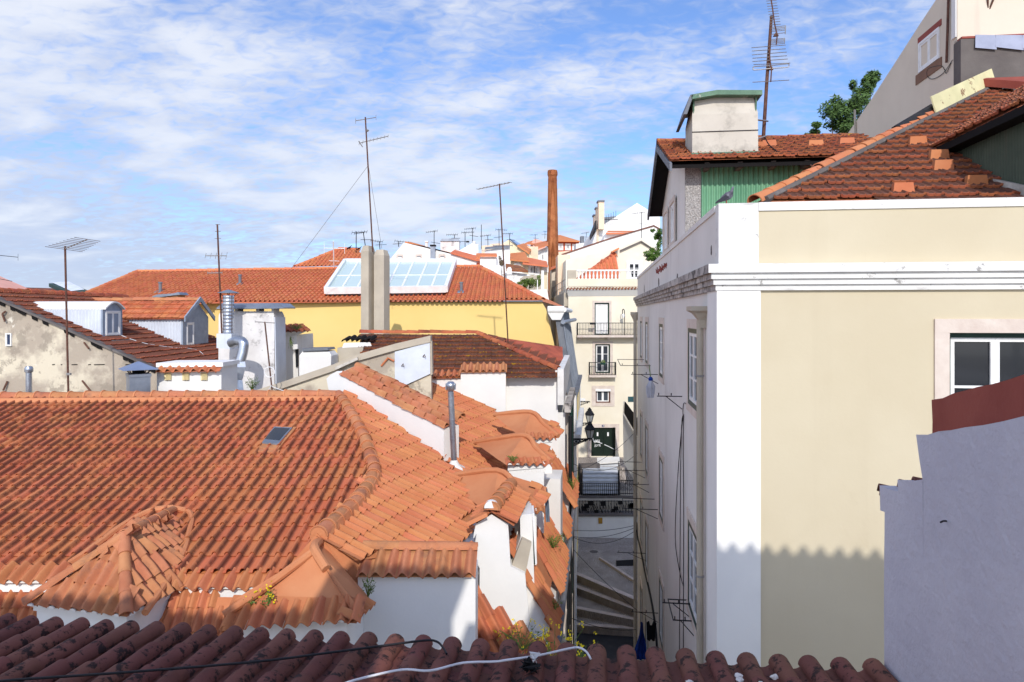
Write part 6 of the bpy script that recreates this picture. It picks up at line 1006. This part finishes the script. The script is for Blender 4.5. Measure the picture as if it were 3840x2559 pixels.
a, b, c, d = ops[3]; dr = obj('double_door', MB().box(Of + XV * a + ZV * b + YV * .12, XV * ((c - a) / 2 - .01), YV * .06, ZV * (d - b)).box(Of + XV * ((a + c) / 2 + .01) + ZV * b + YV * .12, XV * ((c - a) / 2 - .01), YV * .06, ZV * (d - b)), m_door, fh)
for x in (2238, 2277): obj('letter_slot', MB().prism([W(x, 1622, DF + .1), W(x + 6, 1622, DF + .1), W(x + 6, 1636, DF + .1), W(x, 1636, DF + .1)], YV * .05), m_frameW, dr)
sd_ = MB(); 
for q in ((2203, 1590, 2322, 1604), (2203, 1604, 2217, 1714), (2308, 1604, 2322, 1690)): sd_.prism([W(q[0], q[1], DF), W(q[2], q[1], DF), W(q[2], q[3], DF), W(q[0], q[3], DF)], -YV * .05)
obj('door_surround', sd_, m_stone, fh); pn = obj('number_plate', MB().prism([W(2257, 1594, DF - .06), W(2266, 1594, DF - .06), W(2266, 1602, DF - .06), W(2257, 1602, DF - .06)], YV * .02), m_num, fh)
obj('number_three', MB().tube(smooth_line([W(x, y, DF - .07) for x, y in ((2259.6, 1595.6), (2263, 1595.4), (2263.3, 1597.2), (2261.6, 1597.9), (2263.4, 1598.8), (2263, 1600.6), (2259.6, 1600.4))], 3), .012, 4), m_frameW, pn)
gf_ = MB()
for st in (((2222, 1640), (2225, 1652), (2229, 1660)), ((2229, 1655), (2233, 1650), (2236, 1657), (2230, 1662)), ((2237, 1652), (2241, 1650), (2242, 1658), (2237, 1659), (2237, 1652)), ((2244, 1652), (2248, 1650), (2248, 1657), (2244, 1656), (2249, 1661)), ((2226, 1655), (2245, 1660), (2258, 1664)), ((2231, 1677), (2231, 1668), (2237, 1669), (2232, 1673), (2238, 1675)), ((2239, 1668), (2241, 1674), (2244, 1667)), ((2246, 1668), (2251, 1667), (2246, 1674), (2253, 1673)), ((2266, 1668), (2284, 1676), (2303, 1686))): gf_.tube([W(x, y, DF + .1) for x, y in st], .028, 4)
obj('graffiti_tag', gf_, m_frameW, dr); obj('plaque', MB().prism([W(2355, 1488, DF - .02), W(2382, 1488, DF - .02), W(2382, 1508, DF - .02), W(2355, 1508, DF - .02)], YV * .03), m_teal, fh)
obj('wall_sign', MB().prism([W(2166, 1494, DF - .02), W(2195, 1494, DF - .02), W(2195, 1507, DF - .02), W(2166, 1507, DF - .02)], YV * .03), m_frameW, fh)
# eaves, terrace, balustrade
obj('terrace_band', MB().prism([W(2130, 1046, DF - .1), W(2400, 1046, DF - .1), W(2400, 1075, DF - .1), W(2130, 1075, DF - .1)], YV * .5), m_farw, fh); canal_row(fh, W(2126, 1087, DF - .45), W(2400, 1085, DF - .45), YV * .35, .12, m_tileL, .235, nm=60); obj('cornice', MB().loft([[W(2130, 1112, DF - .02), W(2400, 1110, DF - .02), W(2400, 1110, DF + .3), W(2130, 1112, DF + .3)], [W(2126, 1088, DF - .4), W(2400, 1087, DF - .4), W(2400, 1087, DF + .3), W(2126, 1088, DF + .3)]]), m_white, fh)
bl_ = MB().lathe((0, 0, 0), [(.09, 0), (.09, .05), (.05, .07), (.085, .2), (.05, .36), (.045, .44), (.08, .50), (.08, .56)], 8); bl_m = mesh_of(bl_, 'baluster', m_white, Vector(), True)
for k in range(17):
    x = 2170 + k * 13.9
    if 2325 < x < 2350: continue
    o = bpy.data.objects.new('baluster', bl_m); COL.objects.link(o); o.parent = fh; o.location = W(x, 1046, DF + .1) - origin(fh)
obj('balustrade_rail', MB().prism([W(2162, 1012, DF), W(2400, 1011, DF), W(2400, 1016, DF), W(2162, 1017, DF)], YV * .25), m_white, fh); obj('terrace_pier', MB().prism([W(2129, 1014, DF - .05), W(2161, 1014, DF - .05), W(2161, 1047, DF - .05), W(2129, 1047, DF - .05)], YV * .4), m_conc, fh); obj('terrace_pier', MB().prism([W(2326, 1018, DF - .02), W(2348, 1018, DF - .02), W(2348, 1047, DF - .02), W(2326, 1047, DF - .02)], YV * .3), m_farw, fh)
obj('side_terrace', MB().box(Vector((X0 - .3, DF + .3, CZ + .6)), XV * .5, YV * 26, ZV * 1.0), m_conc, fh); rl_ = MB()
for k in range(12): rl_.box(Vector((X0 - .2, DF + .5 + k * 2.2, CZ + 1.6)), XV * .05, YV * .05, ZV * 1.0)
rl_.tube([Vector((X0 - .18, DF + .5, CZ + 2.6)), Vector((X0 - .18, DF + 26, CZ + 2.6))], .03, 4).tube([Vector((X0 - .18, DF + .5, CZ + 2.1)), Vector((X0 - .18, DF + 26, CZ + 2.1))], .025, 4); obj('side_railing', rl_, m_steel, fh, kind='stuff')
def balcony(lbl, x0, x1, yt, yb_, dep, d=DF):
    t = thing('balcony', lbl, 'balcony', W((x0 + x1) / 2, yb_, d - dep / 2)); obj('slab', MB().prism([W(x0 - 2, yb_, d - dep), W(x1 + 2, yb_, d - dep), W(x1 + 2, yb_ + 8, d - dep), W(x0 - 2, yb_ + 8, d - dep)], YV * (dep - .002)), m_stone, t); rl = MB(); n = int((x1 - x0) / 5.6); dd = d - dep + .05
    for k in range(n + 1):
        x = x0 + (x1 - x0) * k / n; rl.tube([W(x, yb_, dd), W(x, yt, dd)], .012, 4)
        if k < n and k % 2 == 0: rl.tube([W(x, yb_ - 4, dd), W(x + 2.8, yb_ - 10, dd), W(x + 5.6, yb_ - 4, dd)], .010, 4)
    for x in (x0, x1): rl.tube([W(x, yt, dd), W(x, yt, dd) + YV * (dep - .05)], .02, 4); [rl.tube([W(x, yb_, dd) + YV * (dep * q / 5), W(x, yt, dd) + YV * (dep * q / 5)], .012, 4) for q in range(1, 5)]
    rl.tube([W(x0, yt, dd), W(x1, yt, dd)], .025, 5).tube([W(x0, yb_ - 3, dd), W(x1, yb_ - 3, dd)], .015, 4); obj('railing', rl, m_iron, t, kind='stuff')
    for x in ((x0 + 8), (x0 + x1) / 2, x1 - 12):
        if x1 - x0 > 150: obj('console', MB().prism([W(x - 5, yb_ + 8, d - .45), W(x + 5, yb_ + 8, d - .45), W(x + 4, yb_ + 18, d - .3), W(x - 4, yb_ + 18, d - .3)], YV * .3), m_stone, t)
    return t
balcony('long upper iron balcony on stone consoles', 2167, 2398, 1212, 1258, .75); balcony('short iron balcony with green corner knobs', 2212, 2310, 1360, 1408, .55)
t = thing('flower_box', 'dark flower box hung on the long balcony rail', 'flower box', W(2223, 1217, DF - .8)); obj('box', MB().prism([W(2212, 1210, DF - .85), W(2234, 1210, DF - .85), W(2232, 1218, DF - .85), W(2214, 1218, DF - .85)], YV * .2), m_iron, t)
t = thing('flower_box', 'green flower box with yellow flowers on the short balcony', 'flower box', W(2262, 1368, DF - .6)); obj('box', MB().prism([W(2252, 1361, DF - .65), W(2271, 1361, DF - .65), W(2270, 1369, DF - .65), W(2253, 1369, DF - .65)], YV * .2), m_frameG, t); mb = MB(); leaves(mb, W(2261, 1357, DF - .55), (.22, .1, .14), 60, .06, random.Random(2)); obj('flowers', mb, m_leaf2, t, kind='stuff')
t = thing('wall_lamp', 'tall thin lamp with a hooked top on the long balcony', 'lamp', W(2342, 1258, DF - .6)); obj('pole', MB().tube(smooth_line([W(2342, 1258, DF - .6), W(2342, 1180, DF - .6), W(2341, 1165, DF - .6), W(2337, 1160, DF - .6), W(2334, 1166, DF - .6), W(2335, 1180, DF - .6)]), .03, 5), m_iron, t); obj('lantern', MB().lathe(W(2337, 1192, DF - .6), [(.08, 0), (.12, .2), (.05, .28)], 6), m_frameW, t)
# stair with black panel on the right
sp_ = thing('stair_wall', 'white stair flank with a black metal panel beside the green door', 'stair', W(2360, 1700, 46)); obj('flank', MB().prism([W(2336, 1555, 46.5), W(2395, 1650, 44), W(2395, 1830, 44), W(2338, 1735, 46.5)], XV * .25), m_whiteD, sp_); obj('panel', MB().prism([W(2342, 1507, 46.4), W(2390, 1572, 43.9), W(2390, 1640, 43.9), W(2340, 1552, 46.4)], XV * .06), m_black, sp_); obj('panel_edge', MB().tube([W(2340, 1506, 46.3), W(2338, 1552, 46.3), W(2390, 1642, 43.8)], .05, 5), m_wood, sp_)
# ------------------------------------------------------------------ terraces, fences, containers
def slab(name, pts, z, mat, th=.3): return struct(name, MB().prism([Vector((x, y, z)) for x, y in pts], ZV * -th), mat)
ZS = lambda y, d: CZ - (y - HY) / F * d
zr0 = ZS(2018, 43); slab('upper_pavement', [(0, 46.5), (14, 46.5), (14, 52), (0, 52)], ZS(1715, 50), m_cobble, 2.5); slab('middle_terrace', [(0, 43.9), (14, 43.9), (14, 46.5), (0, 46.5)], ZS(1862, 45), m_conc, 2)
rw = thing('retaining_wall', 'white retaining wall with an ochre panel across the alley', 'wall', Vector((6, 43, zr0 - .2))); obj('wall', MB().box(Vector((1.5, 43, zr0 - .5)), XV * 12, YV * .9, ZV * (ZS(1936, 43) - zr0 + .5)), m_whiteD, rw); obj('coping', MB().box(Vector((1.5, 42.9, ZS(1936, 43))), XV * 12, YV * .8, ZV * .14), m_concD, rw); obj('ochre_panel', MB().prism([W(2244, 1942, 42.99), W(2259, 1942, 42.99), W(2259, 1964, 42.99), W(2244, 1964, 42.99)], -YV * .03), m_orange, rw); obj('upper_step', MB().box(Vector((1.5, 44.5, ZS(1862, 45))), XV * 12, YV * .25, ZV * .12), m_concD, rw)
def fence(lbl, x0, x1, yt, yb_, d, n, pattern=False):
    t = thing('iron_fence', lbl, 'fence', W((x0 + x1) / 2, yb_, d)); mb = MB()
    for k in range(n + 1): x = x0 + (x1 - x0) * k / n; mb.box(W(x, yb_, d), XV * .03, YV * .03, ZV * ((yb_ - yt) / F * d))
    mb.box(W(x0, yt + 4, d - .01), W(x1, yt + 4, d - .01) - W(x0, yt + 4, d - .01), YV * .035, ZV * .04).box(W(x0, yb_ - 3, d - .01), W(x1, yb_ - 3, d - .01) - W(x0, yb_ - 3, d - .01), YV * .035, ZV * .04); obj('bars', mb, m_iron, t, kind='stuff')
    if pattern:
        r = random.Random(12)
        for k, (x, y) in enumerate(((2200, 1898), (2190, 1908), (2262, 1890), (2237, 1920), (2300, 1915), (2310, 1908), (2326, 1886), (2366, 1900), (2215, 1888), (2372, 1895))): w = r.uniform(8, 13); obj('black_panel', MB().prism([W(x - w, y - w * .7, d - .04), W(x + w * .8, y - w * .8, d - .04), W(x + w, y + w * .7, d - .04), W(x - w * .8, y + w * .75, d - .04)], YV * .02), m_black, t)
        mb = MB()
        for k in range(60): x = r.uniform(x0 + 5, x1 - 12); y = r.uniform(yt + 6, yb_ - 30); mb.prism([W(x, y, d - .03), W(x + 1.6, y, d - .03), W(x + 9.6, y + 24, d - .03), W(x + 8, y + 24, d - .03)], YV * .015)
        obj('slanted_bars', mb, m_black, t, kind='stuff')
    return t
fence('iron fence with black diamond panels on the retaining wall', 2118, 2400, 1877, 1934, 43.2, 26, True); fence('plain iron railing before the corrugated bin', 2150, 2325, 1812, 1858, 44.7, 24); fence('brown railing beside the sloping path', 2325, 2400, 1800, 1856, 44.8, 11)
cbn = thing('corrugated_bin', 'white corrugated steel enclosure behind the railings', 'container', W(2252, 1850, 45.2)); mb = MB(); rows = []
for k in range(25): y = 1852 - 92 * k / 24; o_ = .06 * (1 if k % 4 < 2 else 0); rows.append([W(2186, y, 45.1 - o_), W(2318, y, 45.1 - o_)])
obj('ribbed_front', mb.loft(rows, closed=False), m_corrW, cbn, recalc=False); obj('body', MB().prism([W(2186, 1762, 45.15), W(2318, 1762, 45.15), W(2318, 1855, 45.15), W(2186, 1855, 45.15)], YV * .9), m_corrW, cbn); obj('post', MB().prism([W(2318, 1765, 45.0), W(2324, 1765, 45.0), W(2324, 1858, 45.0), W(2318, 1858, 45.0)], YV * .1), m_iron, cbn)
lb2 = thing('lidded_box', 'small white corrugated box with a tilted lid behind the enclosure', 'container', W(2280, 1760, 47)); obj('box', MB().prism([W(2245, 1735, 47), W(2318, 1735, 47), W(2316, 1800, 47), W(2247, 1800, 47)], YV * .9), m_corrW, lb2); obj('lid', MB().prism([W(2239, 1720, 47.8), W(2323, 1716, 47.8), W(2324, 1736, 46.8), W(2240, 1742, 46.8)], ZV * .06), m_whiteD, lb2)
ds = thing('dark_shed', 'dark grey shed front left of the corrugated enclosure', 'shed', W(2160, 1850, 45.5)); obj('wall', MB().prism([W(2130, 1745, 45.6), W(2250, 1742, 45.6), W(2250, 1850, 45.6), W(2130, 1850, 45.6)], YV * .5), m_concD, ds); pbx = MB()
for x in (2140, 2165): pbx.prism([W(x, 1752, 45.5), W(x + 7, 1752, 45.5), W(x + 7, 1850, 45.5), W(x, 1850, 45.5)], YV * .08)
obj('post', pbx, m_iron, ds)
# ------------------------------------------------------------------ the stepped street
def AL(px, py, z): return PT((Vector((0, 0, z)), ZV), px, py)
zl = ZS(2352, 34.0); st0 = zr0; H = (st0 - zl) / 4.0
def ex(l, r_): return l, r_
zz_ = [zl + H * k for k in range(5)]
def tread(name, px, z, mat, th=1.0): P = [AL(x, y, z) for x, y in px]; return struct(name, MB().prism(P, ZV * -th), mat)
struct('lower_street', MB().poly([LP(-2.5, 6, zl - CZ), LP(1.9, 6, zl - CZ), LP(2.0, 42, zl - CZ), LP(-2.5, 42, zl - CZ)]), m_asph)
lines = [((2085, 2340), (2440, 2364)), ((2085, 2268), (2440, 2338)), ((2085, 2175), (2440, 2310)), ((2085, 2122), (2440, 2276))]
for k, (l, r_) in enumerate(lines):
    z = zz_[k + 1] if k < 3 else zz_[4]; z = zl + (k + 1) * H; far_ = [(2440, 2000), (2085, 2000)]
    P = [AL(*l, z), AL(*r_, z)]; d = (P[1] - P[0]); nrm_ = Vector((-d.y, d.x, 0)).normalized(); back = 14 - k * 2
    struct('stair_tread', MB().prism([P[0] - d * .5, P[1] + d * .5, P[1] + d * .5 + nrm_ * back, P[0] - d * .5 + nrm_ * back], ZV * -(H + .02)), m_cobble)
    struct('step_edge', MB().prism([P[0] - d * .5 + ZV * .006, P[1] + d * .5 + ZV * .006, P[1] + d * .5 + nrm_ * .30 + ZV * .006, P[0] - d * .5 + nrm_ * .3 + ZV * .006], ZV * -(H + .02)), m_curb)
P = [AL(2245, 2098, st0), AL(2440, 2228, st0)]; d = (P[1] - P[0]); n_ = Vector((-d.y, d.x, 0)).normalized(); struct('step_edge', MB().prism([P[0], P[1], P[1] + n_ * .22, P[0] + n_ * .1], ZV * .12), m_curb)
solo('manhole_cover', MB().lathe(AL(2227, 2070, st0) + ZV * .004, [(.24, 0), (.25, .008), (.21, .012)], 18), m_concD, 'round dark manhole cover in the cobbled landing', 'manhole'); solo('drain_grate', MB().prism([AL(x, y, st0) + ZV * .004 for x, y in ((2310, 2104), (2384, 2100), (2388, 2122), (2311, 2124))], ZV * .02), m_black, 'rectangular dark drain grate in the cobbled landing', 'grate')
# ------------------------------------------------------------------ street lamps and brackets on the left
def lantern(lbl, px, py, d, h, wall_px):
    s = h / F * d; t = thing('street_lamp', lbl, 'street lamp', W(px, py + h / 2, d)); c = W(px, py + h * .42, d)
    def hx(r, z, n=6): return [c + Vector((r * s * math.cos(i * 6.2832 / n + .52), r * s * math.sin(i * 6.2832 / n + .52), z * s)) for i in range(n)]
    obj('glass', MB().loft([hx(.16, .0), hx(.29, .50)]), m_lamp, t); fr_ = MB().loft([hx(.12, -.08), hx(.17, 0), hx(.17, .03)]).loft([hx(.33, .48), hx(.36, .52), hx(.22, .72), hx(.15, .78), hx(.17, .82), hx(.10, .90), hx(.03, .98)])
    for a, b in zip(hx(.165, 0), hx(.30, .50)): fr_.tube([a, b], .02 * s, 4)
    obj('frame', fr_, m_iron, t); arm = MB(); a = W(wall_px, py + h * .52, d); b = c - ZV * .05 * s; arm.tube([a, b], .03, 5); arm.tube([b, b - ZV * .12 * s], .03, 5)
    L_ = (b - a).length; u = (b - a).normalized()
    for k, (t0, rr) in enumerate(((.18, .16), (.42, .11), (.62, .08), (.8, .06))): cc = a + u * L_ * t0 - ZV * (rr * L_ + .02); arm.tube([cc + (u * math.cos(q * .7) + ZV * math.sin(q * .7)) * rr * L_ * (1 - q * .055) for q in range(11)], .016, 4)
    arm.tube(smooth_line([a - ZV * .42 * L_, a + u * .3 * L_ - ZV * .28 * L_, a + u * .75 * L_ - ZV * .1 * L_, b]), .02, 4); obj('bracket', arm, m_iron, t); obj('wall_plate', MB().box(a - u * .05 - ZV * .5 * L_, u * .05, YV * .05, ZV * .6 * L_), m_iron, t)
lantern('upper black street lantern on a scrolled iron bracket', 2211, 1560, 38, 56, 2140); lantern('lower black street lantern overlapping the green door', 2212, 1616, 31, 64, 2135)
def scroll(lbl, px0, px1, py, d):
    t = thing('iron_bracket', lbl, 'bracket', W(px0, py, d)); a, b = W(px0, py, d), W(px1, py, d); u = (b - a).normalized(); L_ = (b - a).length; arm = MB().tube([a, b, b - ZV * .08], .025, 5)
    for t0, rr in ((.2, .15), (.45, .11), (.66, .08), (.84, .06)): cc = a + u * L_ * t0 - ZV * (rr * L_ + .02); arm.tube([cc + (u * math.cos(q * .7) + ZV * math.sin(q * .7)) * rr * L_ * (1 - q * .055) for q in range(11)], .016, 4)
    arm.tube(smooth_line([a - ZV * .4 * L_, a + u * .4 * L_ - ZV * .25 * L_, b]), .018, 4); obj('scrollwork', arm, m_iron, t)
scroll('empty scrolled iron bracket above the lanterns', 2150, 2212, 1506, 41); scroll('scrolled iron bracket under the lower lantern', 2140, 2204, 1646, 31)
bx_ = thing('wall_balcony', 'small dark balcony on the left alley wall with iron pipes', 'balcony', W(2120, 1690, 27)); obj('slab', MB().prism([W(2106, 1688, 27), W(2138, 1684, 27), W(2138, 1692, 27), W(2106, 1696, 27)], YV * 1.2), m_conc, bx_); obj('screen', MB().prism([W(2110, 1650, 27), W(2136, 1648, 27), W(2136, 1686, 27), W(2110, 1688, 27)], YV * 1.1), m_concD, bx_); obj('strut', MB().tube([W(2125, 1696, 27), W(2140, 1725, 27.4)], .03, 5), m_iron, bx_)
dk = thing('drainpipe_bundle', 'dark drainpipes running down the left alley wall', 'pipe', LP(-.85, 24, -17))
for k, (xa, ya) in enumerate(((-.80, 21.6), (-.86, 24.2), (-.9, 26.4), (-.78, 19.2))): obj('pipe', MB().tube([LP(xa, ya, -16.5), LP(xa, ya, -3.2 - .8 * (k == 3) * 5)], .06, 7), m_iron if k != 1 else m_frameG, dk, smooth=True)
ap = thing('laundry_pole', 'green painted poles sticking out of the left alley wall', 'pole', W(2125, 1830, 24)); obj('pole', MB().tube([W(2110, 1830, 24), W(2140, 1828, 24)], .03, 5).tube([W(2138, 1760, 24), W(2132, 1880, 24)], .035, 5), m_greenpaint, ap)
cl = cloth('laundry', 'pale blue towel hanging on the alley side of the wide dormer', [(2046, 1835), (2044, 1900), (2047, 1958), (2062, 1958), (2060, 1900), (2052, 1832)], 13.9, m_frameB, .03)
# cables across the alley
for k, (a, b, s_) in enumerate((((2120, 2008, 27), (2390, 1975, 29), .25), ((2120, 2000, 27), (2390, 1985, 29), .5), ((2118, 1985, 27), (2392, 1968, 29), .15), ((2150, 1770, 30), (2400, 1600, 34), .35), ((2150, 1740, 30), (2400, 1690, 34), .6), ((2080, 2290, 20), (2385, 2362, 25), .2), ((2140, 2050, 30), (2390, 2290, 28), .1))): wire('cable', 'thin black cable strung across the alley', [W(*a), W(*b)], .010, m_cableK, 'cable', s_, group='cables strung across the alley')
